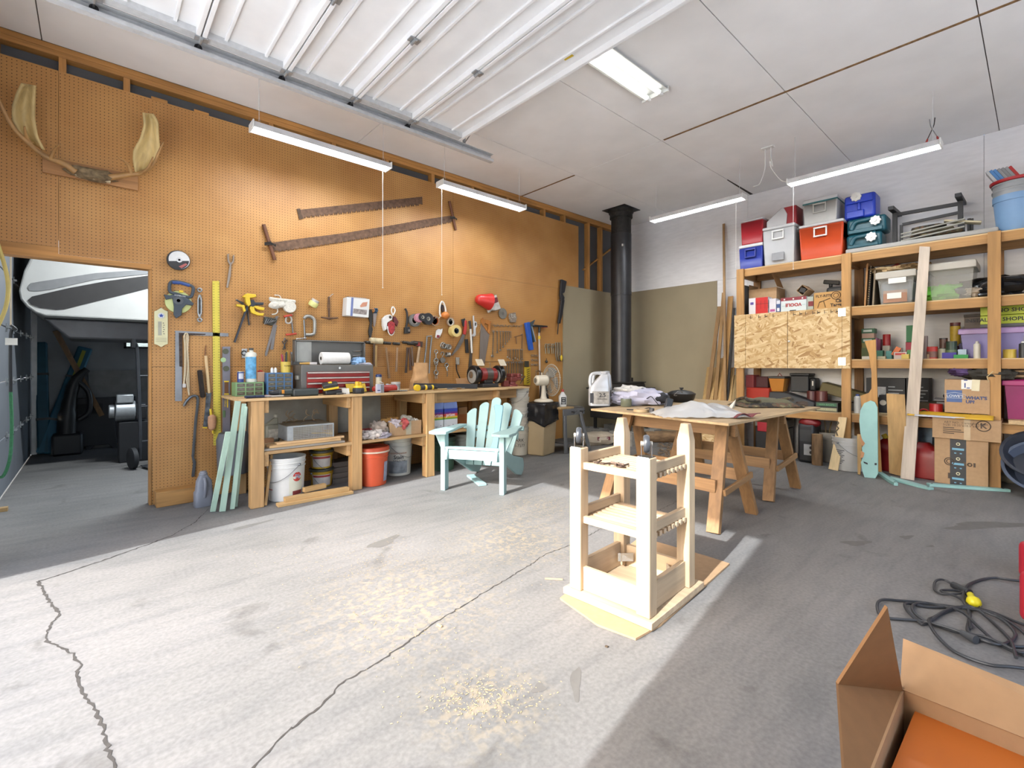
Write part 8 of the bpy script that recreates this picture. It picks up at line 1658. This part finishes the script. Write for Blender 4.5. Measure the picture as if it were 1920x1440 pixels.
b = B().ring((-w / 2 + .11, -.001, h * .5), .035, .004, n=20).ring((-w / 2 + .11, -.001, h * .5), .02, .003, n=16).box(w / 2 - .17, -.0018, h * .43, w / 2 - .15, -.0006, h * .52).box(w / 2 - .10, -.0018, h * .43, w / 2 - .085, -.0006, h * .52).ring((w / 2 - .125, -.001, h * .475), .014, .005, n=14).box(-w / 2 + .10, -.0018, h * .13, -w / 2 + .115, -.0006, h * .25); b.obj('stamps', mt('#4A3A2C'), t, smooth=0)
t, w, h = fbX('wide_carton', 'wide flat brown carton with a circled K on top of the tall carton', 'box', 1748, 1877, 786, HC + .002, CFX - .03, 'cartons stacked before the post'); bx(w, .38, 0, h).obj('carton', CARD, t, bev=.003, smooth=0)
b = B().ring((w / 2 - .115, -.001, h * .72), .048, .004, n=26); b.txt('K', .07, (w / 2 - .115, -.0005, h * .72), bold=.002); b.txt('ART NO.: Cartsight Lodge', .028, (-w / 2 + .24, -.0005, h * .80)).txt('SIZE: 10.25"x10.5"x13"', .028, (-w / 2 + .21, -.0005, h * .67))
for k in range(4): b.box(-w / 2 + .08, -.0012, h * (.52 - .09 * k), -w / 2 + (.16 + .05 * (k % 3)), -.0003, h * (.52 - .09 * k) + .008)
for a in ((.165, .22, .46, .463), (.165, .22, .1, .103)): b.box(w / 2 - a[0], -.0012, h * a[2], w / 2 - .06, -.0003, h * a[3])
b.obj('lettering', mt('#4A3A2C'), t, smooth=0); B().box(-.01, -.0015, .0, .035, -.0004, h).obj('clear_tape', mt('#BFA784', .3), t, smooth=0)
ZK = HC + .002 + h; kc = t.location.copy()
t = T('padded_envelope', 'yellow padded envelope lying on the wide carton', 'envelope', kc + V((.12, .12, h + .002)), -pi / 2); B().grid(lambda u, v: ((u - .5) * .62, (v - .5) * .3 + .03 * sin(u * 6), .004 + .03 * (1 - (2 * v - 1) ** 2) * (1 + .4 * NZ.noise(V((u * 4, v * 3, 1))))), 30, 12).obj('envelope', mt('#CFA42C', .5, 0, .06), t, solid=.004)
B().box(-.25, -.16, .002, .12, -.08, .016).obj('papers', mt('#B9BCC6', .6, 0, .15, 30), t, smooth=0)
t, w, h = fbX('blue_logo_carton', 'brown carton with a blue logo panel resting on top of the stack', 'box', 1771, 1856, 712, ZK + .05, CFX + .06, 'cartons stacked before the post'); bx(w, .3, 0, h).obj('carton', CARD, t, bev=.002, smooth=0)
B().box(-w / 2 + .015, -.0015, h * .32, -w / 2 + w * .40, -.0003, h * .68).obj('logo_panel', mt('#3D5A8E', .5), t, smooth=0)
cx_ = -w / 2 + .015 + w * .19; b = B().txt("LOWE'S", .035, (cx_, -.002, h * .50), bold=.0006); b.tube([(cx_ - .075, -.002, h * .44), (cx_ - .075, -.002, h * .55), (cx_ - .05, -.002, h * .58), (cx_, -.002, h * .61), (cx_ + .05, -.002, h * .58), (cx_ + .075, -.002, h * .55), (cx_ + .075, -.002, h * .44)], .0018, 4, True); b.obj('logo', mt('#C9CFD8'), t, smooth=0)
b = B().txt("WHAT'S", .04, (-w * .02, -.0005, h * .46), align='LEFT', bold=.002).txt('UP?', .04, (-w * .02, -.0005, h * .34), align='LEFT', bold=.002).obj('lettering', mt('#33446E'), t, smooth=0)
lb = B().box(-w * .12, -.002, h * .72, w * .12, -.0004, h).obj('white_label', PAPER, t, smooth=0); B().box(-w * .05, -.003, h * .76, -w * .02, -.0022, h * .9).box(w * .0, -.003, h * .74, w * .07, -.0022, h * .77).box(-w * .06, -.003, h * .97, w * .02, -.0022, h).obj('label_print', mt('#3A4A8A'), lb, smooth=0)
B().obox((w * .2, -.004, h * .84), (.055, .002, .11), (0, .05, 0)).obj('hang_tag', mt('#D8CFB0', .6), t, smooth=0); lc = t.location.copy(); lh_ = h
t = T('camp_bag', 'dark olive and purple rolled cloth bag on top of the carton stack', 'bag', lc + V((.12, -.08, lh_ + .002)), -pi / 2); B().sph((.06, 0, .055), (.18, .1, .06), 26, 14, .3, 6, .8).obj('olive_roll', mt('#2E2A22', .8, 0, .2, 12), t); B().sph((-.13, -.01, .075), (.09, .07, .045), 20, 12, .4, 3).obj('purple_cloth', mt('#4A3560', .8, 0, .25, 14), t); B().cyl((.12, .02, .105), (.12, .02, .14), .025).obj('bottle_cap', mt('#B5B2A8', .5), t); B().tube([(.1, -.1, .08), (.06, -.12, .03), (.07, -.13, -.02)], .004, 6).obj('tag_string', mt('#B9A47A'), t)
t = T('safety_cap', 'black cap with a pale brim left of the rolled bag', 'cap', (XS + .3, ypx(1780), Z4 + .16), -pi / 2); B().sph((.02, 0, .06), (.1, .08, .045), 18, 10, .1).obj('crown', BLACK, t); B().obox((-.03, -.04, .02), (.22, .14, .01), (.1, .1, 0)).obj('brim', mt('#A9ACB2', .6), t, bev=.003); B().box(-.12, -.08, -.155, .12, .1, -.0).obj('box_under', mt('#8C8E92', .7), t, smooth=0)
# wash basins and horn
bp = fl(1905, 920)
for k, (rr, hx, z0, nm) in enumerate(((.26, '#4A5468', 0, 'lower grey blue'), (.27, '#2A2E38', .12, 'upper dark'))):
    t = T('wash_basin', f'{nm} round plastic basin leaning on the shelves at the right edge', 'basin', V((6.32, -.03, .20 + z0 * .8)), 0, 'basins at the right edge', rot=(0, -.85 + .12 * k, 0)); B().lathe([(0, .0), (rr * .75, 0), (rr, .12), (rr + .018, .125), (rr + .018, .135), (rr - .006, .135), (rr * .74, .008), (0, .008)], 40).obj('basin', mt(hx, .4, 0, .06), t)
t = T('cow_horn', 'long grey curved horn with a white cloth on the floor at the right edge', 'horn', fl(1890, 905)); B().tube(smooth_path([(.12, .16, .32), (.0, .17, .22), (-.05, .12, .10), (-.04, .0, .05), (.02, -.14, .055)], 6), [.02 + .0016 * i for i in range(25)], 12).obj('horn', mt('#7A7264', .8, 0, .3, 20, .2), t); B().sph((.0, -.13, .09), (.09, .07, .035), 18, 10, .4, 5).obj('white_cloth', mt('#C9C8CA', .8), t)
# mint boards on the floor
for k, (a, c, w, th, nm) in enumerate((((1648, 889), (1680, 911), .05, .03, 'short mint strip lying on the floor below the broken mint piece'), ((1664, 897), (1746, 919), .085, .022, 'mint back slat with a rounded end lying on the floor before the long board'), ((1740, 911), (1892, 922), .07, .025, 'longest mint board lying on the floor before the cartons'))):
    p = fl(*a); q_ = fl(*c); l = (q_ - p).length; t = T('mint_floor_board', nm, 'board', p, math.atan2(q_.y - p.y, q_.x - p.x), 'mint boards on the floor'); B().prism([(0, -w / 2), (l * .8, -w / 2), (l, -w / 3), (l, w / 3), (l * .6, w / 2), (0, w / 2)], .001 + .0 * k, th, 'xy').obj('board', mt('#8FBAB6', .5, 0, .05), t, bev=.002, smooth=0)
    for s in (.05, .93): B().cyl((l * s, 0, th), (l * s, 0, th + .002), .008, n=10).obj('screw_hole', INK, t)
# ---------- foreground ----------
cb_ = T('open_box', 'open cardboard box with raised flaps in the right foreground', 'box', (0, 0, 0))
def quad(name, pts, m, th=.006):
    P = [V(p) for p in pts]; n = (P[1] - P[0]).cross(P[2] - P[0]).normalized() * th; k = len(P)
    return B().add(P + [p + n for p in P], [tuple(range(k)), tuple(range(2 * k - 1, k - 1, -1))] + [(i, i + k, (i + 1) % k + k, (i + 1) % k) for i in range(k)]).obj(name, m, cb_, smooth=0)
zb = .46                                   # height of the box rim
A_ = fl(1688, 1292, zb); D_ = fl(1960, 1400, zb); dv = (D_ - A_).normalized(); D_ = A_ + dv * .62
nv = V((-dv.y, dv.x, 0)); nv = nv if nv.dot(V((-1, -1, 0))) > 0 else -nv
C1 = A_ + nv * .46; C2 = D_ + nv * .46; dn = V((0, 0, -zb + .002))
CB = mt('#B08A62', .8, 0, .05, 30, .04); CBD = mt('#8C6238', .8, 0, .05, 30, .04)
quad('side', (A_, D_, D_ + dn, A_ + dn), CB); quad('side', (C1, C2, C2 + dn, C1 + dn), CB); quad('side', (A_, C1, C1 + dn, A_ + dn), CB); quad('side', (D_, C2, C2 + dn, D_ + dn), CB); quad('bottom', (A_ + dn, D_ + dn, C2 + dn, C1 + dn), CB)
def up(px, py, a, c):                        # point over the line a-c that shows at pixel (px, py)
    d = V(ray(px, py)); o = V((0, 0, H)); n = (c - a).cross(V((0, 0, 1))); t_ = (a - o).dot(n) / d.dot(n); return o + d * t_
quad('flap', (A_, D_, up(1960, 1304, A_ + nv * -.05, D_ + nv * -.05), up(1694, 1198, A_ + nv * -.05, D_ + nv * -.05)), CB)
f1 = up(1659, 1134, A_, C1 + nv * .2); f2 = up(1567, 1278, A_ - dv * .08, C1 - dv * .08)
quad('flap', (A_, f1, f2, C1), CBD)
t = T('orange_folder', 'orange sheet of card sticking up inside the open box', 'card', (0, 0, 0)); OC = mt('#C66A22', .5, 0, .04)
o0 = fl(1697, 1288, zb - .035); P = [o0 - dv * -.03, o0 + dv * .56, o0 + dv * .56 + nv * .40, o0 - dv * -.02 + nv * .38]
B().add(P + [p - V((0, 0, .012)) for p in P], [(0, 1, 2, 3), (7, 6, 5, 4), (0, 4, 5, 1), (1, 5, 6, 2), (2, 6, 7, 3), (3, 7, 4, 0)]).obj('card', OC, t, smooth=0)
t = T('box_contents', 'brown packing carton inside the open box under the orange card', 'box', (0, 0, 0)); zz = zb - .05; P = [o0 + dv * .05 + nv * .03, o0 + dv * .5 + nv * .03, o0 + dv * .5 + nv * .34, o0 + dv * .05 + nv * .34]
B().add([V((p.x, p.y, zz)) for p in P] + [V((p.x, p.y, .012)) for p in P], [(0, 1, 2, 3), (7, 6, 5, 4), (0, 4, 5, 1), (1, 5, 6, 2), (2, 6, 7, 3), (3, 7, 4, 0)]).obj('carton', CARD2, t, smooth=0)
# black extension cord
pts = [(1960, 1096), (1900, 1092), (1862, 1085), (1830, 1090), (1812, 1104), (1806, 1128), (1818, 1152), (1815, 1185), (1842, 1205), (1880, 1212), (1904, 1190), (1880, 1165), (1840, 1150), (1790, 1140), (1740, 1132), (1715, 1136), (1712, 1150), (1735, 1165), (1790, 1185), (1850, 1200), (1915, 1228), (1940, 1215), (1910, 1180), (1860, 1155), (1800, 1142), (1740, 1138), (1700, 1134), (1700, 1148), (1720, 1165), (1735, 1170), (1770, 1150), (1800, 1142), (1850, 1145), (1900, 1165), (1950, 1190), (1950, 1210), (1900, 1212), (1830, 1198), (1770, 1180), (1725, 1166), (1660, 1158), (1645, 1145), (1652, 1129), (1690, 1127), (1740, 1132), (1800, 1150), (1838, 1182), (1880, 1212), (1960, 1245)]
def onfloor(pts, h): return [fl(*p, .007) + V((0, 0, h * (.5 + .5 * sin(i * 1.7)))) for i, p in enumerate(pts)]
t = T('extension_cord', 'black extension cord coiled on the floor behind the open box', 'cord', (0, 0, 0)); CB_ = mt('#2B2D31', .5, 0, .1)
B().tube(smooth_path(onfloor(pts, .012), 8), .0065, 8).obj('cable', CB_, t)
pts2 = [(1960, 1262), (1900, 1258), (1850, 1248), (1790, 1222), (1755, 1195), (1742, 1170), (1752, 1158), (1780, 1146), (1812, 1142), (1836, 1150), (1870, 1175), (1895, 1205), (1905, 1240)]
B().tube(smooth_path(onfloor(pts2, .015), 8), .0065, 8).obj('cable', CB_, t)
pts3 = [(1835, 1140), (1818, 1122), (1805, 1110), (1790, 1098), (1768, 1090), (1754, 1094), (1752, 1106), (1765, 1114), (1790, 1118), (1806, 1114), (1798, 1108), (1775, 1108), (1765, 1113), (1800, 1124), (1815, 1145), (1820, 1180)]
B().tube(smooth_path(onfloor(pts3, .012), 8), .0055, 8).obj('cable', CB_, t)
a, c = fl(1786, 1096, .015), fl(1818, 1112, .015); B().cyl(a, c, .016, .02, 12).obj('plug', mt('#26282C', .5), t, bev=.003)
g = fl(1826, 1128, .025); B().sph(g, (.028, .028, .026), 18, 12, .08).cyl(g, g + (fl(1818, 1112, .02) - g) * .8, .014).obj('yellow_plug', mt('#CFC31E', .45), t)
a, c = fl(1803, 1186, .02), fl(1830, 1200, .02); B().cyl(a, c, .012, .018, 12).obj('socket', mt('#3A3C40', .5), t)
# red cans at the right edge
for k, (px, py, nm, s) in enumerate(((1903, 1092, 'back', 1.0), (1903, 1176, 'front', 1.0))):
    p = fl(px, py); t = T('gas_can', f'{nm} of two red plastic cans cut by the right edge of the floor view', 'can', p + V((.15, -.20, 0)), rad(-42), 'red cans at the right edge'); RC = mt('#B02436', .45, 0, .08)
    B().box(-.17, -.12, 0, .17, .12, .235 if k else .21).obj('body', RC, t, bev=.035, seg=4); B().tube(smooth_path([(-.1, 0, .22), (-.09, 0, .28), (.05, 0, .29), (.08, 0, .22)], 4), .016, 10).obj('handle', RC, t)
# ---------- side bay ----------
RVW = mt('#D2D1CC', .45, 0, .03); YV = 6.9
tv = T('camper_trailer', 'white camper trailer with grey swooshes, its nose overhanging in the side bay', 'trailer', (0, YV, 0))
def rv(*pts): return [(lambda p: (p.x, p.z))(oy(a, c, YV)) for a, c in pts]
out = rv((68, 440), (60, 478), (44, 510), (35, 545), (38, 561), (50, 575), (66, 586), (84, 592)) ; zt0 = out[-1][1]
out = [(out[0][0] + .18, 3.2)] + out + [(2.9, zt0 - .0), (2.9, 3.2)]
B().prism(out, 0, 1.2, 'xz').obj('body', RVW, tv, bev=.02)
B().prism(rv((52, 539), (58, 531), (75, 528), (180, 512), (284, 505), (284, 513), (180, 524), (95, 543), (70, 546), (56, 545)), -.006, -.001).obj('grey_swoosh', mt('#8E8E8E', .5, 0, .1), tv, smooth=0)
B().prism(rv((52, 563), (60, 556), (130, 540), (200, 527), (284, 516), (284, 539), (200, 560), (120, 580), (105, 581), (75, 577), (58, 571)), -.006, -.001).obj('dark_swoosh', mt('#3A3837', .5, 0, .1), tv, smooth=0)
B().tube([(p[0], -.004, p[1]) for p in [(out[1][0] + .01, out[1][1])] + [(x + .012, z + .008) for x, z in out[2:9]] + [(2.8, zt0 + .01)]], .009, 6).obj('trim_line', mt('#A9A8A4', .5), tv)
B().prism([(out[5][0] + .35, zt0 - .22), (2.85, zt0 - .22), (2.85, zt0 - .004), (out[6][0] + .1, zt0 - .004)], .25, 1.15).obj('underbelly', mt('#77777A', .4, .4, .1), tv, bev=.02)
B().prism(rv((277, 494), (287, 494), (287, 528), (281, 528)), -.012, -.0065).obj('dark_window', mt('#26262A', .3), tv, smooth=0)
B().box(2.2, .2, 0, 2.4, 1.1, zt0 - .23).obj('wheel_support', BLACK, tv, smooth=0)
for k, (a, c, X, lab) in enumerate(((((78, 842), (77, 642), 8.85, 'teal ski bag standing upright beside the shut door')), (((84, 838), (160, 652), 8.80, 'long blue and yellow ski bag leaning in the side bay corner')))):
    p = fl(*a); p = V((max(p.x, XF + .12), min(p.y, 8.7), 0)); q = oy(*c, 8.93); t = T('ski_bag', lab, 'bag', p, 0, 'ski bags in the side bay'); b = B().beam((0, 0, .01), q - p, .16 if k else .12, .09, (0, 1, 0)).obj('bag', mt('#24637C' if k else '#1F5468', .6, 0, .1), t, bev=.02)
    if k: B().beam((q - p) * .45 + V((0, -.05, 0)), (q - p) * .97 + V((0, -.05, 0)), .04, .012, (0, 1, 0)).obj('yellow_stripe', mt('#A9A63E', .6), t, smooth=0)
    for s in (.3, .7): B().beam((q - p) * s, (q - p) * (s + .02), .17 if k else .13, .095, (0, 1, 0)).obj('strap', BLACK, t, smooth=0)
p = fl(220, 836); p.y = min(p.y, 8.85); q = oy(104, 620, 8.45); t = T('prop_stick', 'long timber stick propped diagonally under the trailer', 'timber', p, 0); B().beam((0, 0, .03), q - p, .06, .04, (0, 1, 0)).obj('stick', wood('#8A6A48', 'z'), t, smooth=0)
t = T('vacuum', 'black shop vacuum with a bent hose handle against the back of the side bay', 'vacuum', V((fl(122, 838).x + .06, 8.5, 0))); B().box(-.16, -.12, 0, .14, .14, .28).obj('base', mt('#1F2023', .5), t, bev=.03); B().tube(smooth_path([(-.02, 0, .28), (.0, 0, .6), (.06, 0, .95), (.18, .02, 1.12)], 5), [.1, .1, .1, .1, .1, .08, .08, .07, .07, .07, .06, .06, .05, .05, .04, .04], 12).tube(smooth_path([(.1, -.02, .95), (.2, -.02, .8), (.2, -.02, .55), (.1, -.02, .45)], 5), .03, 10).obj('hose', BLACK, t)
for k, (px, w_) in enumerate(((168, .0), (212, .02))):
    p = fl(px, 832); t = T('plastic_sawhorse', ['left', 'right'][k] + ' of two folded black plastic sawhorses in the side bay', 'sawhorse', (p.x, 8.72 + w_ * 2, 0), 0, 'folded sawhorses')
    B().prism([(-.30, 0), (-.25, 0), (-.2, .06), (.2, .06), (.25, 0), (.30, 0), (.24, .72), (-.24, .72)], 0, .07, 'xz').obj('frame', mt('#26262A', .6), t, bev=.006); B().box(-.14, -.003, .5, .14, -.0005, .64).obj('recess', mt('#121214', .7), t, smooth=0)
t = T('foam_board', 'pale cardboard sheet leaning on the back wall of the side bay', 'board', (oy(235, 780, 8.9).x, 8.93, 0)); B().obox((.0, 0, .55), (.8, .02, 1.1), (-.04, 0, 0)).obj('sheet', mt('#8F8D8A', .7), t, smooth=0)
ht = T('hand_truck', 'grey tubular hand truck parked just past the doorway edge', 'hand truck', fl(262, 885) + V((0, .25, 0)), .25); HT = mt('#4C4E52', .4, .5)
for k in (0, 1): B().tube(smooth_path([(.02 + .3 * k, .02, .1), (.02 + .3 * k, 0, .4), (.0 + .3 * k, 0, 1.1), (-.02 + .3 * k, -.02, 1.38), (-.06 + .3 * k, -.06, 1.42)], 4), .018, 10).obj('rail', HT, ht); B().tube([(-.065 + .3 * k, -.06, 1.37), (-.065 + .3 * k, -.06, 1.47)], .024, 10).obj('grip', BLACK, ht)
b = B()
for z in (.3, .7, 1.05): b.tube([(.01, 0, z), (.31, 0, z)], .012, 8)
b.obj('crossbars', HT, ht)
for x in (-.05, .37): B().lathe([(.0, -.03), (.1, -.03), (.12, -.02), (.12, .02), (.1, .03), (0, .03)], 24, (x, 0, .121), 'x').obj('wheel', mt('#202124', .7), ht)
B().tube(smooth_path([(.12, -.1, .05), (.1, -.08, .25), (.16, -.02, .45), (.16, -.02, .9)], 4), .016, 8).obj('nose_strut', HT, ht); B().box(.02, -.22, .02, .3, .0, .03).obj('toe_plate', HT, ht, smooth=0)
p = oy(242, 770, 7.4); t = T('outboard_motor', 'silver finned motor head beside the hand truck', 'motor', (p.x, 7.4, 0)); B().cyl((-.13, 0, p.z), (.06, 0, p.z), .12, n=20).cyl((-.19, 0, p.z), (-.13, 0, p.z), .08).obj('drum', GALV, t, bev=.01); B().box(-.12, -.1, p.z + .1, .04, .1, p.z + .2).obj('block', GALV, t, bev=.01)
B().box(-.1, -.08, 0, .3, .3, p.z - .13).obj('black_cabinet', mt('#1E1F22', .6), t, bev=.01); B().box(.061, -.1, p.z - .1, .16, .1, p.z + .08).obj('gearbox', BLACK, t, bev=.01)
# green rope and hook hanging in the doorway at the left edge
o_ = V((oy(20, 600, 5.6).x, 5.6, 0)); z = lambda y: oy(20, y, 5.6).z
t = T('hanging_hook', 'pale cord with a black hook and white tag hanging in the doorway', 'hook', o_ + V((0, 0, z(466)))); zz = t.location.z
B().tube([(0, 0, 1.6), (0, 0, z(610) - zz)], .006, 6).obj('cord', mt('#B9A88E'), t); B().tube(smooth_path([(0, 0, z(610) - zz), (.03, 0, z(618) - zz), (.0, 0, z(628) - zz), (0, 0, z(735) - zz)], 5), .011, 8).obj('hook', BLACK, t); B().box(-.03, -.015, z(647) - zz, .04, -.011, z(634) - zz).obj('tag', PAPER, t, smooth=0)
P = smooth_path([(0, 0, z(735)), (.005, .01, z(800)), (-.005, 0, z(860)), (-.05, 0, z(893)), (-.10, 0, z(870)), (-.10, .0, z(800)), (-.09, 0, z(700))], 6); t = T('green_rope', 'green braided rope looping down from the black hook', 'rope', o_); B().tube(P, .011, 8).obj('rope', mt('#3E7A52', .85, 0, .2, 80), t)
t = T('floor_strip', 'end of a pale wood strip on the floor at the left edge', 'lumber', fl(8, 958)); B().box(-.25, -.03, 0, .02, .03, .03).obj('strip', wood('#B99868', 'x'), t, smooth=0)
t = T('yellow_hose', 'yellow cord hanging in a loop at the far left edge of the doorway', 'cord', (oy(-8, 540, 4.9).x, 4.9, oy(0, 540, 4.9).z)); B().tube(smooth_path([(0, 0, .35), (.045, 0, .15), (.06, 0, 0), (.045, 0, -.15), (0, 0, -.3)], 5), .012, 8).obj('cord', mt('#C8B46A', .6), t)
# ---------- wiring on the ceiling ----------
p = fl(1440, 276, CEIL); t = T('outlet_plate', 'white outlet plate with dangling white cords on the ceiling', 'outlet', (p.x, p.y, CEIL)); B().box(-.035, -.06, -.014, .035, .06, -.0005).obj('plate', WHITE, t, bev=.003)
d1_ = fl(1412, 355, 3.12) - p; d2_ = fl(1482, 345, 3.10) - p
for k, d in enumerate((d1_, d2_)):
    s = .03 * (1 - 2 * k); P = [(0, s, -.015), (0, s, -.12), (.02, s * 1.4, -.22), (-.01, s * .8, -.17), (.0, s * 1.2, -.25), (d.x * .5, d.y * .6, d.z * .85), (d.x, d.y, d.z + .03)]; B().tube(smooth_path(P, 6), .0045, 6).obj('cord', WHITE, t)
p = fl(1748, 222, CEIL); t = T('bare_wires', 'black and white wires with red caps hanging from the ceiling', 'wires', (p.x, p.y, CEIL))
for k, s in enumerate((-1, 1)):
    P = smooth_path([(0, .02 * s, 0), (.0, .012 * s, -.07), (0, -.01 * s, -.13), (0, -.035 * s, -.19)], 5); B().tube(P, .004, 6).obj('wire', BLACK if k == 0 else mt('#8A8A8C', .5), t); B().cyl(P[-1], (P[-1][0], P[-1][1] - .008 * s, P[-1][2] - .03), .007, .010, 10).obj('wire_cap', mt('#B03A34', .5), t)
# loose sawdust
b = B(); rnd = random.Random(12)
for k in range(2600):
    c = rnd.choice(((760, 1130, 190, 120), (960, 1005, 130, 60), (900, 1310, 120, 50), (1000, 950, 120, 30), (680, 1050, 200, 60)))
    p = fl(c[0] + rnd.gauss(0, .5) * c[2], min(1420, c[1] + rnd.gauss(0, .5) * c[3])); s = rnd.uniform(.0015, .006); a = rnd.random() * 3.1
    b.add([(p.x + s * cos(a), p.y + s * sin(a), .0016), (p.x - s * .5 * sin(a), p.y + s * .5 * cos(a), .0026), (p.x - s * cos(a), p.y - s * sin(a), .0016), (p.x + s * .5 * sin(a), p.y - s * .5 * cos(a), .0026)], [(0, 1, 2, 3)])
tag(b.obj('sawdust', mt('#AE9872', .9), None, smooth=0), 'pale sawdust and shavings scattered over the sunlit concrete', 'sawdust', kind='stuff')
for k, (px, py, px2, py2, nm) in enumerate(((1135, 1213, 1140, 1215, 'tiny dark chip before the pine cart'), (820, 1172, 828, 1177, 'curled shaving on the crack'), (1022, 1086, 1055, 1088, 'thin pale splinter left of the pine cart'))):
    p = fl(px, py); q = fl(px2, py2); t = T('wood_chip', nm, 'wood chip', p); B().beam((0, 0, .004), q - p + V((0, 0, .005)), .008, .005).obj('chip', mt('#4A3C2C' if k == 0 else '#C9A878', .8), t, smooth=0)
